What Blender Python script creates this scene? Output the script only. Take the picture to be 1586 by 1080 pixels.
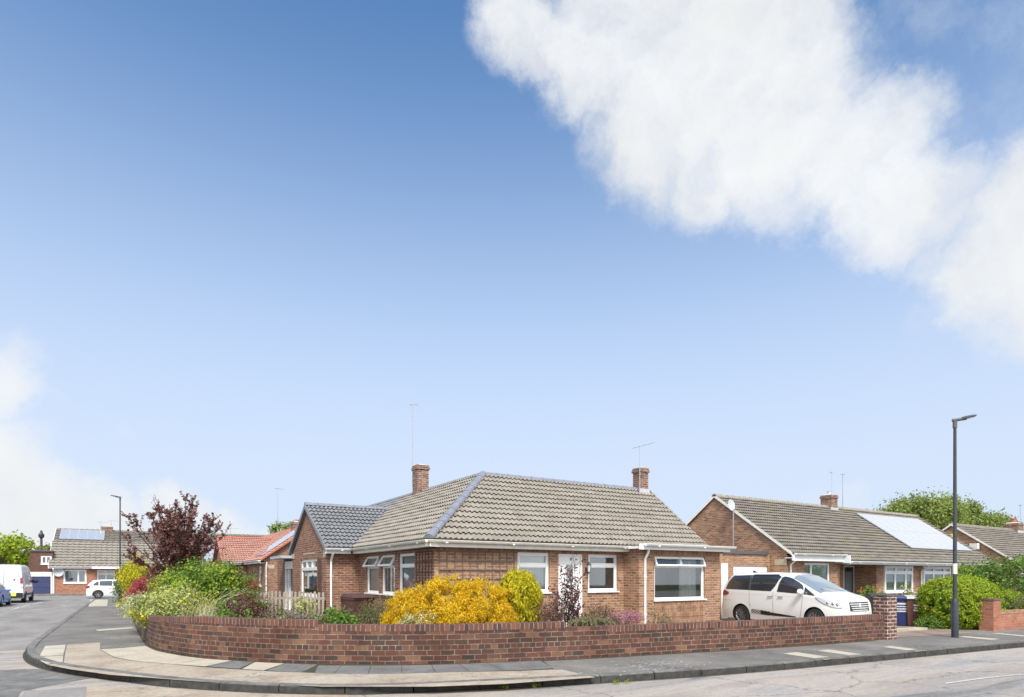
import bpy, bmesh, math, random
import numpy as np
from mathutils import Vector, Matrix
R = math.radians
for o in list(bpy.data.objects): bpy.data.objects.remove(o)
scene = bpy.context.scene
COL = scene.collection

# ------------------------------------------------------------------ camera
# world axes: +x runs along the right-hand street, +y along the left-hand street
EYE = 1.75; TH = 0.555; FPX = 955.0; CU = 793.0; HV = 892.0
cs, sn = math.cos(TH), math.sin(TH)
cam = bpy.data.objects.new('camera', bpy.data.cameras.new('camera')); COL.objects.link(cam)
cam.location = (0, 0, EYE); cam.rotation_euler = (R(90), 0, -TH)
cam.data.sensor_width = 36; cam.data.lens = FPX / 1586 * 36
cam.data.shift_x = 0; cam.data.shift_y = (HV - 540) / 1586
cam.data.clip_start = .1; cam.data.clip_end = 3000
scene.camera = cam
# ------------------------------------------------------------------ world
SUN_EL, SUN_AZ = 50.0, 205.0        # azimuth from +y clockwise: the sun stands behind the camera, to the right
scene.view_settings.view_transform = 'Standard'; scene.view_settings.look = 'None'
scene.view_settings.gamma = 1; scene.view_settings.exposure = EXPOSURE = 0.92
w = bpy.data.worlds.new('World'); scene.world = w; w.use_nodes = True
nt = w.node_tree; nt.nodes.clear()
def N_(t, **k):
    n = nt.nodes.new(t)
    for a, b in k.items(): setattr(n, a, b)
    return n
out = N_('ShaderNodeOutputWorld'); bg = N_('ShaderNodeBackground'); bg.inputs[1].default_value = 0.107
sky = N_('ShaderNodeTexSky', sky_type='NISHITA'); sky.sun_disc = False
sky.sun_elevation = R(SUN_EL); sky.sun_rotation = R(SUN_AZ); sky.altitude = 50
sky.air_density = 1.0; sky.dust_density = 0.6; sky.ozone_density = 1.6
tc = N_('ShaderNodeTexCoord')
def vmath(op, a, b=None, s=None):
    n = N_('ShaderNodeVectorMath', operation=op)
    for i, x in ((0, a), (1, b)):
        if x is None: continue
        if isinstance(x, (tuple, list)): n.inputs[i].default_value = x
        else: nt.links.new(x, n.inputs[i])
    if s is not None: n.inputs['Scale'].default_value = s
    return n
def fmath(op, a, b=0.0, clamp=False):
    n = N_('ShaderNodeMath', operation=op); n.use_clamp = clamp
    for i, x in ((0, a), (1, b)):
        if isinstance(x, (int, float)): n.inputs[i].default_value = x
        else: nt.links.new(x, n.inputs[i])
    return n.outputs[0]
def noise(scale, detail, rough, vec, dist=0.0):
    n = N_('ShaderNodeTexNoise'); n.inputs['Scale'].default_value = scale; n.inputs['Detail'].default_value = detail
    n.inputs['Roughness'].default_value = rough; n.inputs['Distortion'].default_value = dist
    nt.links.new(vec, n.inputs['Vector']); return n
D0 = tc.outputs['Generated']
nA = noise(4.5, 9, .66, D0)
off = vmath('SCALE', vmath('SUBTRACT', nA.outputs['Color'], (.5, .5, .5)).outputs[0], s=.17).outputs[0]
DW = vmath('ADD', D0, off).outputs[0]
def dirn(u, v):
    X = (u - CU) / FPX; Z = (HV - v) / FPX
    d = Vector((X * cs + sn, -X * sn + cs, Z)); return tuple(d.normalized())
# cloud masses: where each stands in the sky (a direction), its angular radius and its weight
BLOBS = [(820, 45, 80, 1), (905, 85, 85, 1), (980, 50, 120, 1), (1000, 205, 100, 1), (960, 265, 55, .6), (1110, 110, 150, 1.1), (1100, 265, 80, .95), (1200, 60, 105, 1),
         (1210, 190, 130, 1.1), (1235, 300, 70, .8), (1320, 250, 105, 1), (1370, 330, 85, 1), (1440, 310, 75, .85), (1440, 385, 50, .65), (1520, 300, 60, .65),
         (1590, 300, 85, 1), (1560, 400, 85, 1), (1690, 390, 140, 1.0), (1585, 455, 40, .6), (1520, 420, 45, .45), (1480, 110, 230, .26), (1570, 15, 55, .34), (1390, 20, 45, .30),
         (1430, 545, 45, .22), (1440, 485, 40, .30), (0, 600, 62, .95), (-60, 640, 70, 1), (-50, 770, 130, 1.1), (70, 800, 90, 1), (150, 800, 75, .95), (270, 795, 65, .95),
         (350, 815, 55, .85), (250, 870, 95, 1), (410, 850, 60, .7), (500, 880, 70, .4), (190, 665, 22, .3), (1255, 780, 40, .35), (1330, 785, 40, .5), (1410, 800, 40, .3)]
acc = None
for (u, v, r, wt) in BLOBS:
    d = vmath('DISTANCE', DW, dirn(u, v)).outputs['Value']
    mr = N_('ShaderNodeMapRange', interpolation_type='SMOOTHSTEP'); r = r / 955 * .78; mr.inputs['From Min'].default_value = r * 1.5
    mr.inputs['From Max'].default_value = r * .45; mr.inputs['To Min'].default_value = 0; mr.inputs['To Max'].default_value = wt
    nt.links.new(d, mr.inputs['Value'])
    acc = mr.outputs[0] if acc is None else fmath('MAXIMUM', acc, mr.outputs[0])
# unseen clouds added behind the camera and overhead so that the light stays soft from every side
nB = noise(1.7, 3, .5, D0)
beh = vmath('DOT_PRODUCT', D0, (-sn, -cs, .1)).outputs['Value']
mrb = N_('ShaderNodeMapRange', interpolation_type='SMOOTHSTEP'); mrb.inputs['From Min'].default_value = -.15; mrb.inputs['From Max'].default_value = .35
nt.links.new(beh, mrb.inputs['Value'])
back = fmath('MULTIPLY', mrb.outputs[0], fmath('ADD', nB.outputs[0], .35, True))
acc = fmath('MAXIMUM', acc, back)
nC = noise(13.0, 10, .64, DW)
edge = fmath('ADD', acc, fmath('MULTIPLY', fmath('SUBTRACT', nC.outputs[0], .5), .85))
mre = N_('ShaderNodeMapRange', interpolation_type='SMOOTHSTEP'); mre.inputs['From Min'].default_value = .12; mre.inputs['From Max'].default_value = 1.22
nt.links.new(edge, mre.inputs['Value'])
sep = N_('ShaderNodeSeparateXYZ'); nt.links.new(D0, sep.inputs[0])
hz = N_('ShaderNodeMapRange', interpolation_type='SMOOTHSTEP'); hz.inputs['From Min'].default_value = .76; hz.inputs['From Max'].default_value = .10
hz.inputs['To Min'].default_value = 0; hz.inputs['To Max'].default_value = .95
nt.links.new(sep.outputs['Z'], hz.inputs['Value'])
tint = N_('ShaderNodeMixRGB', blend_type='MULTIPLY'); tint.inputs[0].default_value = 1; tint.inputs[2].default_value = (.52, .83, 1.02, 1); nt.links.new(sky.outputs[0], tint.inputs[1])
mixh = N_('ShaderNodeMixRGB'); nt.links.new(hz.outputs[0], mixh.inputs[0]); nt.links.new(tint.outputs[0], mixh.inputs[1])
mixh.inputs[2].default_value = (3.42, 3.90, 4.74, 1)          # thin high haze that whitens the sky low down
mixc = N_('ShaderNodeMixRGB'); nt.links.new(mre.outputs[0], mixc.inputs[0]); nt.links.new(mixh.outputs[0], mixc.inputs[1])
cc = N_('ShaderNodeMapRange'); cc.inputs['From Min'].default_value = .35; cc.inputs['From Max'].default_value = .65
cc.inputs['To Min'].default_value = 4.3; cc.inputs['To Max'].default_value = 4.8
nt.links.new(nA.outputs[0], cc.inputs['Value'])
comb = N_('ShaderNodeCombineXYZ')
ccv = fmath('ADD', cc.outputs[0], fmath('MULTIPLY', back, 5.8))   # unseen clouds behind the camera are brightened to add fill light
nt.links.new(fmath('MULTIPLY', ccv, .965), comb.inputs[0]); nt.links.new(fmath('MULTIPLY', ccv, .985), comb.inputs[1]); nt.links.new(ccv, comb.inputs[2])
nt.links.new(comb.outputs[0], mixc.inputs[2])
nt.links.new(mixc.outputs[0], bg.inputs[0]); nt.links.new(bg.outputs[0], out.inputs[0])
# ------------------------------------------------------------------ sun (thin cloud in front of it: soft)
sl = bpy.data.lights.new('sun', 'SUN'); sl.energy = 2.5; sl.angle = R(16); sl.color = (1, .955, .88)
so = bpy.data.objects.new('sun', sl); COL.objects.link(so)
az = R(SUN_AZ); el = R(SUN_EL)
sd = Vector((math.sin(az) * math.cos(el), math.cos(az) * math.cos(el), math.sin(el)))
so.rotation_euler = sd.to_track_quat('Z', 'Y').to_euler()
scene.cycles.max_bounces = 6; scene.cycles.transparent_max_bounces = 12
try: scene.cycles.use_denoising = True
except Exception: pass

# ------------------------------------------------------------------ survey helpers (pixel of the 1586x1080 photo -> metres)
def G(u, v, z=0.0):
    Y = FPX * (EYE - z) / (v - HV); X = (u - CU) / FPX * Y
    return (X * cs + Y * sn, -X * sn + Y * cs)
def S(u, Y):
    X = (u - CU) / FPX * Y; return (X * cs + Y * sn, -X * sn + Y * cs)
def ux(u, y):
    t = (u - CU) / FPX; Y = y / (cs - t * sn); return Y * (t * cs + sn)
def uy(u, x):
    t = (u - CU) / FPX; Y = x / (t * cs + sn); return Y * (cs - t * sn)
def vz(v, x, y):
    return EYE + (HV - v) * (x * sn + y * cs) / FPX

# ------------------------------------------------------------------ materials
MATS = {}
def mat_base(name):
    m = bpy.data.materials.new(name); m.use_nodes = True; t = m.node_tree
    b = t.nodes['Principled BSDF']; MATS[name] = m; return m, t, b
def lk(t, a, b): t.links.new(a, b)
def nz(t, scale, detail=4, rough=.55, vec=None, dist=0):
    n = t.nodes.new('ShaderNodeTexNoise'); n.inputs['Scale'].default_value = scale; n.inputs['Detail'].default_value = detail
    n.inputs['Roughness'].default_value = rough; n.inputs['Distortion'].default_value = dist
    if vec is not None: lk(t, vec, n.inputs['Vector'])
    return n
def ramp(t, fac, stops, interp='LINEAR'):
    n = t.nodes.new('ShaderNodeValToRGB'); n.color_ramp.interpolation = interp
    e = n.color_ramp.elements
    while len(e) > 1: e.remove(e[0])
    e[0].position = stops[0][0]; e[0].color = (*stops[0][1], 1)
    for p, c in stops[1:]:
        x = e.new(p); x.color = (*c, 1)
    if fac is not None: lk(t, fac, n.inputs[0])
    return n
def mix(t, fac, a, b, mode='MIX'):
    n = t.nodes.new('ShaderNodeMixRGB'); n.blend_type = mode
    for i, x in ((0, fac), (1, a), (2, b)):
        if isinstance(x, (int, float)): n.inputs[i].default_value = x
        elif isinstance(x, (tuple, list)): n.inputs[i].default_value = (*x, 1)
        else: lk(t, x, n.inputs[i])
    return n.outputs[0]
def bump(t, b, h, strength=.3, dist=.01):
    n = t.nodes.new('ShaderNodeBump'); n.inputs['Strength'].default_value = strength; n.inputs['Distance'].default_value = dist
    lk(t, h, n.inputs['Height']); lk(t, n.outputs[0], b.inputs['Normal'])
def simple(name, col, rough=.6, var=.12, scale=6, metal=0, spec=.5, coat=0):
    m, t, b = mat_base(name); g = t.nodes.new('ShaderNodeTexCoord')
    n = nz(t, scale, 5, .6, g.outputs['Object'])
    lo = tuple(c * (1 - var) for c in col); hi = tuple(min(1, c * (1 + var)) for c in col)
    r = ramp(t, n.outputs[0], [(.3, lo), (.7, hi)]); lk(t, r.outputs[0], b.inputs['Base Color'])
    b.inputs['Roughness'].default_value = rough; b.inputs['Metallic'].default_value = metal
    b.inputs['Specular IOR Level'].default_value = spec; b.inputs['Coat Weight'].default_value = coat
    return m
def brick(name, cols, mortar, bw=.225, bh=.075, ms=.010, offs=.5, stain=(.6, .6, .6), stain_amt=.35, rough=.85, mvar=None, sq=1.0):
    m, t, b = mat_base(name); uv = t.nodes.new('ShaderNodeUVMap'); uv.uv_map = 'UVMap'
    g = t.nodes.new('ShaderNodeTexCoord')
    wob = nz(t, 9, 2, .5, uv.outputs[0])
    sc = t.nodes.new('ShaderNodeVectorMath'); sc.operation = 'SUBTRACT'; lk(t, wob.outputs['Color'], sc.inputs[0]); sc.inputs[1].default_value = (.5, .5, .5)
    s2 = t.nodes.new('ShaderNodeVectorMath'); s2.operation = 'SCALE'; lk(t, sc.outputs[0], s2.inputs[0]); s2.inputs['Scale'].default_value = min(bh, .11) * .17
    s3 = t.nodes.new('ShaderNodeVectorMath'); s3.operation = 'ADD'; lk(t, uv.outputs[0], s3.inputs[0]); lk(t, s2.outputs[0], s3.inputs[1])
    br = t.nodes.new('ShaderNodeTexBrick'); lk(t, s3.outputs[0], br.inputs['Vector'])
    br.inputs['Scale'].default_value = 1; br.inputs['Brick Width'].default_value = bw; br.inputs['Row Height'].default_value = bh
    br.inputs['Mortar Size'].default_value = ms; br.inputs['Mortar Smooth'].default_value = .35; br.offset = offs; br.offset_frequency = 2; br.squash = sq; br.squash_frequency = 4
    br.inputs['Color1'].default_value = (0, 0, 0, 1); br.inputs['Color2'].default_value = (1, 1, 1, 1); br.inputs['Mortar'].default_value = (.5, .5, .5, 1)
    k = len(cols); rp = ramp(t, br.outputs['Color'], [(i / (k - 1) if k > 1 else 0, c) for i, c in enumerate(cols)])
    n1 = nz(t, 60, 4, .7, uv.outputs[0]); n2 = nz(t, 1.3, 5, .6, g.outputs['Object'])
    c = mix(t, .35, rp.outputs[0], ramp(t, n1.outputs[0], [(.3, (.35, .35, .35)), (.7, (1, 1, 1))]).outputs[0], 'MULTIPLY')
    n3 = nz(t, 5, 3, .6, uv.outputs[0])
    mo = ramp(t, n3.outputs[0], [(.35, tuple(x * .55 for x in mortar)), (.65, mortar)]).outputs[0]
    mk = t.nodes.new('ShaderNodeMath'); mk.operation = 'MULTIPLY'; lk(t, br.outputs['Fac'], mk.inputs[0]); lk(t, ramp(t, nz(t, 7, 4, .7, uv.outputs[0]).outputs[0], [(.36, (.35,) * 3), (.6, (1, 1, 1))]).outputs[0], mk.inputs[1])
    c = mix(t, mk.outputs[0], c, mo)
    c = mix(t, stain_amt, c, ramp(t, n2.outputs[0], [(.35, stain), (.65, (1, 1, 1))]).outputs[0], 'MULTIPLY')
    lk(t, c, b.inputs['Base Color']); b.inputs['Roughness'].default_value = rough; b.inputs['Specular IOR Level'].default_value = .25
    inv = t.nodes.new('ShaderNodeMath'); inv.operation = 'SUBTRACT'; inv.inputs[0].default_value = 1; lk(t, br.outputs['Fac'], inv.inputs[1])
    bump(t, b, inv.outputs[0], .6, .008)
    return m
BR_HOUSE = [(0.187, 0.099, 0.061), (0.374, 0.185, 0.103), (0.312, 0.142, 0.080), (0.482, 0.267, 0.153), (0.402, 0.203, 0.111), (0.241, 0.116, 0.069), (0.446, 0.241, 0.137)]
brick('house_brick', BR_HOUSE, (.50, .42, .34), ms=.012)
brick('shaded_brick', [(0.171, 0.070, 0.046), (0.285, 0.119, 0.071), (0.237, 0.092, 0.057), (0.361, 0.172, 0.101), (0.304, 0.128, 0.076)], (.50, .43, .35), ms=.012)  # darker copy of the house brick with shade painted into its colours
brick('house_soldier', BR_HOUSE, (.42, .34, .27), .075, .215, .009, 0)
brick('wall_brick', [(0.099, 0.052, 0.042), (0.147, 0.064, 0.045), (0.078, 0.052, 0.040), (0.173, 0.071, 0.047), (0.130, 0.055, 0.039), (0.065, 0.047, 0.040), (0.147, 0.075, 0.051), (0.242, 0.127, 0.076), (0.112, 0.047, 0.036)], (.33, .275, .23), .252, .0955, .0090, .5, (.42, .38, .36), .7, sq=.5)
brick('coping_brick', [(0.115, 0.060, 0.050), (0.197, 0.082, 0.059), (0.082, 0.047, 0.042), (0.156, 0.069, 0.050), (0.230, 0.103, 0.067), (0.098, 0.060, 0.050)], (.36, .30, .25), .090, .5, .010, 0, (.5, .45, .42), .4)
brick('pier_brick', [(.10, .05, .045), (.15, .065, .055), (.17, .075, .06), (.08, .05, .05)], (.62, .54, .46), .24, .092, .018)
brick('red_brick', [(0.389, 0.143, 0.084), (0.454, 0.182, 0.112), (0.346, 0.130, 0.084), (0.486, 0.221, 0.140)], (.45, .32, .25), .225, .08, .008)
brick('orange_brick', [(.42, .17, .09), (.48, .20, .11), (.38, .15, .08), (.33, .11, .07), (.52, .24, .14)], (.55, .45, .36))
brick('brown_brick', [(.13, .06, .045), (.17, .075, .055), (.11, .05, .04), (.20, .09, .065)], (.22, .17, .14))
brick('chimney_brick', [(0.136, 0.070, 0.054), (0.238, 0.114, 0.077), (0.187, 0.079, 0.054), (0.306, 0.176, 0.117), (0.102, 0.062, 0.054)], (.50, .43, .36), .225, .075, .013)

def tiles(name, cols, lichen=None, lich_amt=.0, rough=.8, dark=(.12, .11, .10)):
    m, t, b = mat_base(name); uv = t.nodes.new('ShaderNodeUVMap'); uv.uv_map = 'UVMap'; g = t.nodes.new('ShaderNodeTexCoord')
    br = t.nodes.new('ShaderNodeTexBrick'); lk(t, uv.outputs[0], br.inputs['Vector'])
    br.inputs['Scale'].default_value = 1; br.inputs['Brick Width'].default_value = .30; br.inputs['Row Height'].default_value = .255
    br.inputs['Mortar Size'].default_value = 0.002; br.offset = 0
    br.inputs['Color1'].default_value = (0, 0, 0, 1); br.inputs['Color2'].default_value = (1, 1, 1, 1); br.inputs['Mortar'].default_value = (.3, .3, .3, 1)
    k = len(cols); rp = ramp(t, br.outputs['Color'], [(i / (k - 1), c) for i, c in enumerate(cols)]).outputs[0]
    n1 = nz(t, 40, 5, .75, g.outputs['Object']); n2 = nz(t, 1.1, 5, .65, g.outputs['Object'], .5); n4 = nz(t, 7, 5, .7, g.outputs['Object'])
    c = mix(t, .5, rp, ramp(t, n1.outputs[0], [(.35, (.45, .44, .42)), (.6, (1, 1, 1))]).outputs[0], 'MULTIPLY')
    c = mix(t, .45, c, ramp(t, n4.outputs[0], [(.35, (.5, .48, .45)), (.6, (1, 1, 1))]).outputs[0], 'MULTIPLY')
    if lichen: c = mix(t, ramp(t, n2.outputs[0], [(.48, (0, 0, 0)), (.66, (lich_amt,) * 3)]).outputs[0], c, lichen)
    # dirt gathers under each tile's lower edge
    lk(t, c, b.inputs['Base Color']); b.inputs['Roughness'].default_value = rough
    bump(t, b, n1.outputs[0], .25, .006)
    return m
tiles('tan_tiles', [(0.296, 0.260, 0.221), (0.345, 0.307, 0.262), (0.265, 0.233, 0.199), (0.320, 0.288, 0.251)], (.24, .225, .185), .5)
tiles('slate_tiles', [(0.243, 0.246, 0.257), (0.269, 0.273, 0.282), (0.256, 0.260, 0.270)], rough=.36)
tiles('brown_tiles', [(0.211, 0.187, 0.162), (0.249, 0.221, 0.195), (0.181, 0.162, 0.141), (0.275, 0.246, 0.220)], (.22, .20, .10), .35)
tiles('red_tiles', [(0.475, 0.240, 0.190), (0.528, 0.280, 0.225), (0.440, 0.210, 0.165)])
tiles('beige_tiles', [(0.292, 0.264, 0.224), (0.327, 0.293, 0.253), (0.258, 0.230, 0.199)], (.2, .18, .14), .4)
simple('ridge_grey', (.20, .21, .245), .45, .15, 9)
simple('ridge_tan', (.28, .25, .20), .8, .3, 12)
simple('ridge_red', (.42, .13, .09), .8, .2, 9)
simple('lead', (.42, .44, .47), .5, .15, 14)
simple('upvc_white', (.80, .80, .79), .32, .04, 3)
simple('cream_board', (.72, .70, .64), .5, .10, 8)
simple('dull_white', (.66, .65, .62), .6, .12, 10)
simple('mortar_light', (.55, .52, .47), .9, .15, 20)
simple('stone_block', (.42, .37, .26), .9, .15, 20)
simple('galvanised', (.45, .46, .48), .4, .15, 10, .7)
simple('black_plastic', (.018, .018, .02), .45, .2, 10)
simple('dark_metal', (.035, .038, .045), .42, .25, 14)
simple('lamp_grey', (.09, .09, .10), .5, .2, 14)
simple('post_black', (.028, .033, .045), .38, .2, 8)
simple('trellis_brown', (.085, .05, .035), .85, .3, 20)
simple('trellis_grey', (.17, .125, .10), .85, .3, 20)
simple('picket_wood', (.34, .29, .24), .9, .35, 14)
simple('bark', (.13, .095, .07), .9, .35, 18)
simple('twig', (.17, .12, .095), .9, .35, 30)
simple('purple_bark', (.07, .045, .04), .9, .3, 25)
simple('bin_blue', (.018, .030, .115), .42, .15, 6)
simple('bin_brown', (.10, .040, .028), .5, .2, 6)
simple('bin_lid_pale', (.50, .50, .50), .5, .1, 6)
simple('bin_dark_brown', (.085, .035, .028), .55, .25, 5)
simple('print_white', (.75, .76, .78), .6, .05, 3)
simple('garage_blue', (.035, .045, .12), .45, .15, 4)
simple('door_navy', (.025, .03, .045), .35, .2, 8)
simple('terracotta', (.40, .12, .07), .85, .15, 12)
simple('slate_cap', (.12, .10, .09), .8, .3, 14)
simple('wood_pole', (.09, .065, .05), .9, .2, 14)
simple('road_paint', (.46, .45, .43), .9, .3, 22)
simple('sticker_white', (.78, .78, .76), .5, .05, 3)

def ground_mat(name, cols, scale=1.2, fine=120, speck=None, rough=.9, bumpd=.006, stretch=None, crack=0):
    m, t, b = mat_base(name); g = t.nodes.new('ShaderNodeTexCoord'); vec = g.outputs['Object']
    if stretch:
        mp = t.nodes.new('ShaderNodeMapping'); mp.inputs['Scale'].default_value = stretch; lk(t, vec, mp.inputs[0]); vec2 = mp.outputs[0]
    else: vec2 = vec
    a = nz(t, scale, 6, .62, vec2, .6); k = len(cols)
    c = ramp(t, a.outputs[0], [(.32 + .36 * i / (k - 1), x) for i, x in enumerate(cols)]).outputs[0]
    f = nz(t, fine, 3, .8, vec); c = mix(t, .6, c, ramp(t, f.outputs[0], [(.32, (.42, .41, .40)), (.62, (1, 1, 1))]).outputs[0], 'MULTIPLY')
    f2 = nz(t, fine * .22, 4, .7, vec); c = mix(t, .35, c, ramp(t, f2.outputs[0], [(.35, (.5, .5, .5)), (.6, (1, 1, 1))]).outputs[0], 'MULTIPLY')
    if speck:
        s = nz(t, 14, 5, .75, vec); s2_ = nz(t, .55, 2, .5, vec)
        mm = t.nodes.new('ShaderNodeMath'); mm.operation = 'MULTIPLY'
        lk(t, ramp(t, s.outputs[0], [(.60, (0, 0, 0)), (.66, (1, 1, 1))]).outputs[0], mm.inputs[0])
        lk(t, ramp(t, s2_.outputs[0], [(.5, (0, 0, 0)), (.62, (1, 1, 1))]).outputs[0], mm.inputs[1])
        c = mix(t, mm.outputs[0], c, speck)
    if crack:
        wv = nz(t, 2.5, 5, .7, vec); sc = t.nodes.new('ShaderNodeVectorMath'); sc.operation = 'SCALE'; sc.inputs['Scale'].default_value = .55; lk(t, wv.outputs['Color'], sc.inputs[0])
        ad = t.nodes.new('ShaderNodeVectorMath'); ad.operation = 'ADD'; lk(t, vec, ad.inputs[0]); lk(t, sc.outputs[0], ad.inputs[1])
        vo = t.nodes.new('ShaderNodeTexVoronoi'); vo.feature = 'DISTANCE_TO_EDGE'; vo.inputs['Scale'].default_value = crack; lk(t, ad.outputs[0], vo.inputs['Vector'])
        c = mix(t, ramp(t, vo.outputs['Distance'], [(.0, (.75,) * 3), (.004 + crack * .006, (0, 0, 0))]).outputs[0], c, (.07, .068, .062))
    lk(t, c, b.inputs['Base Color']); b.inputs['Roughness'].default_value = rough; b.inputs['Specular IOR Level'].default_value = .3
    bump(t, b, f.outputs[0], .5, bumpd)
    return m
ground_mat('road_mat', [(.20, .195, .19), (.33, .31, .295), (.38, .335, .295), (.46, .40, .35), (.36, .345, .34), (.30, .27, .245)], .45, 55, (.55, .53, .50), stretch=(.5, 1.8, 1), crack=.28)
ground_mat('side_road_mat', [(0.228, 0.216, 0.203), (0.297, 0.278, 0.260), (0.360, 0.335, 0.310)], .6, 60, stretch=(1.8, .5, 1), crack=.22)
ground_mat('path_mat', [(0.158, 0.149, 0.137), (0.210, 0.197, 0.180), (0.262, 0.244, 0.222)], .8, 90, (.46, .45, .43), crack=.5)
ground_mat('tan_mat', [(0.359, 0.288, 0.220), (0.452, 0.376, 0.292), (0.499, 0.440, 0.352)], 1.3, 60, crack=.6)
ground_mat('flag_pale', [(0.437, 0.389, 0.304), (0.538, 0.484, 0.384), (0.588, 0.533, 0.440)], 1.5, 70)
ground_mat('flag_dark', [(0.138, 0.134, 0.133), (0.194, 0.189, 0.185), (0.237, 0.232, 0.224)], 1.6, 90)
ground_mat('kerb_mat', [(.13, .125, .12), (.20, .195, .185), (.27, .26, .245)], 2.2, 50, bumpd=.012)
ground_mat('soil_mat', [(.06, .045, .032), (.10, .08, .055), (.05, .075, .025)], 3, 30)
ground_mat('drive_mat', [(.24, .17, .13), (.31, .23, .18), (.35, .28, .22)], 1.6, 70)
ground_mat('grass_mat', [(.05, .08, .025), (.08, .11, .04), (.11, .12, .05)], 2, 30)
ground_mat('joint_mat', [(.05, .045, .04), (.08, .07, .055), (.06, .08, .03)], 4, 40)

# glass that reflects the sky and lets one see in
def glass(name, tint, refl=.28, alpha=.55):
    m, t, b = mat_base(name); t.nodes.remove(b); o = t.nodes['Material Output']
    tr = t.nodes.new('ShaderNodeBsdfTransparent'); tr.inputs[0].default_value = (*tint, 1)
    gl = t.nodes.new('ShaderNodeBsdfGlossy'); gl.inputs['Roughness'].default_value = .02; gl.inputs[0].default_value = (.9, .93, .95, 1)
    fr = t.nodes.new('ShaderNodeFresnel'); fr.inputs[0].default_value = 1.5
    ad = t.nodes.new('ShaderNodeMath'); ad.operation = 'MULTIPLY_ADD'; ad.use_clamp = True; ad.inputs[1].default_value = 1.15; ad.inputs[2].default_value = refl - .08
    lk(t, fr.outputs[0], ad.inputs[0])
    mx = t.nodes.new('ShaderNodeMixShader'); lk(t, ad.outputs[0], mx.inputs[0]); lk(t, tr.outputs[0], mx.inputs[1]); lk(t, gl.outputs[0], mx.inputs[2])
    lk(t, mx.outputs[0], o.inputs[0]); return m
glass('glass', (.84, .89, .88), .20)
def gloss(name, col, rough=.06, spec=.8, coat=1.0, metal=0):
    m, t, b = mat_base(name); b.inputs['Base Color'].default_value = (*col, 1); b.inputs['Roughness'].default_value = rough
    b.inputs['Specular IOR Level'].default_value = spec; b.inputs['Coat Weight'].default_value = coat; b.inputs['Coat Roughness'].default_value = .03; b.inputs['Metallic'].default_value = metal
    n = nz(t, 2.5, 2, .5, t.nodes.new('ShaderNodeTexCoord').outputs['Object']); bump(t, b, n.outputs[0], .02, .01)
    return m
gloss('car_glass', (.03, .032, .036), .03)
gloss('screen_glass', (.20, .235, .26), .05)
gloss('paint_pearl', (.76, .755, .73), .28)
gloss('paint_white', (.74, .75, .77), .28)
gloss('paint_blue', (.015, .24, .72), .35, .4, .3)
gloss('van_white', (.70, .71, .74), .35, coat=.5)
gloss('lamp_glass', (.55, .57, .60), .08)
gloss('tail_red', (.24, .01, .012), .12)
gloss('amber', (.5, .18, .02), .15)
gloss('chrome', (.62, .63, .65), .14, metal=1)
gloss('alloy', (.42, .43, .45), .25, metal=.8)
gloss('plate_yellow', (.70, .55, .05), .4, coat=.2)
gloss('plate_white', (.75, .75, .72), .4, coat=.2)
gloss('hi_vis', (.62, .80, .05), .6, coat=0)
simple('tyre', (.02, .02, .02), .8, .2, 20)
m, t, b = mat_base('panel_glare')   # photovoltaic panel; sky glare painted in as a pale base colour
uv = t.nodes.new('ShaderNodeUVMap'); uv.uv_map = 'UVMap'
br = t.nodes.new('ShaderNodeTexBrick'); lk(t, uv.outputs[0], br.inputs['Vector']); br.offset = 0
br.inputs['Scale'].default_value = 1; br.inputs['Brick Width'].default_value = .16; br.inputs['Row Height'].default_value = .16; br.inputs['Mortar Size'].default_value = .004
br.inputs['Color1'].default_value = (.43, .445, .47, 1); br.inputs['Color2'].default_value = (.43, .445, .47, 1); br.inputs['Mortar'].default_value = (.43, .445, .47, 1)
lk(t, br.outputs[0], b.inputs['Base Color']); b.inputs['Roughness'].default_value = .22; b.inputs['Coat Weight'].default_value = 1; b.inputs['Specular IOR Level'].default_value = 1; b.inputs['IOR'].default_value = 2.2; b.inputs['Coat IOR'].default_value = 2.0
def blind_mat(name, col, period, axis=0, depth=.35):
    m, t, b = mat_base(name); uv = t.nodes.new('ShaderNodeUVMap'); uv.uv_map = 'UVMap'
    sp = t.nodes.new('ShaderNodeSeparateXYZ'); lk(t, uv.outputs[0], sp.inputs[0])
    wv = t.nodes.new('ShaderNodeMath'); wv.operation = 'PINGPONG'; lk(t, sp.outputs[axis], wv.inputs[0]); wv.inputs[1].default_value = period / 2
    dv = t.nodes.new('ShaderNodeMath'); dv.operation = 'DIVIDE'; lk(t, wv.outputs[0], dv.inputs[0]); dv.inputs[1].default_value = period / 2
    c = ramp(t, dv.outputs[0], [(0, tuple(x * (1 - depth) for x in col)), (.25, col), (1, col)])
    lk(t, c.outputs[0], b.inputs['Base Color']); b.inputs['Roughness'].default_value = .8; return m
blind_mat('blind_vertical', (.50, .52, .53), .09)
blind_mat('blind_green', (.36, .42, .33), .09)
blind_mat('blind_slats', (.30, .31, .32), .035, 1, .6)
blind_mat('net_dark', (.085, .09, .095), .05, 0, .3)
blind_mat('garden_reflection', (.16, .26, .13), .30, 0, .3)  # painted sheet: green garden reflection for the side window
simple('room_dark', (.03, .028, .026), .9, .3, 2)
simple('curtain_white', (.70, .69, .66), .9, .08, 6)

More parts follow.
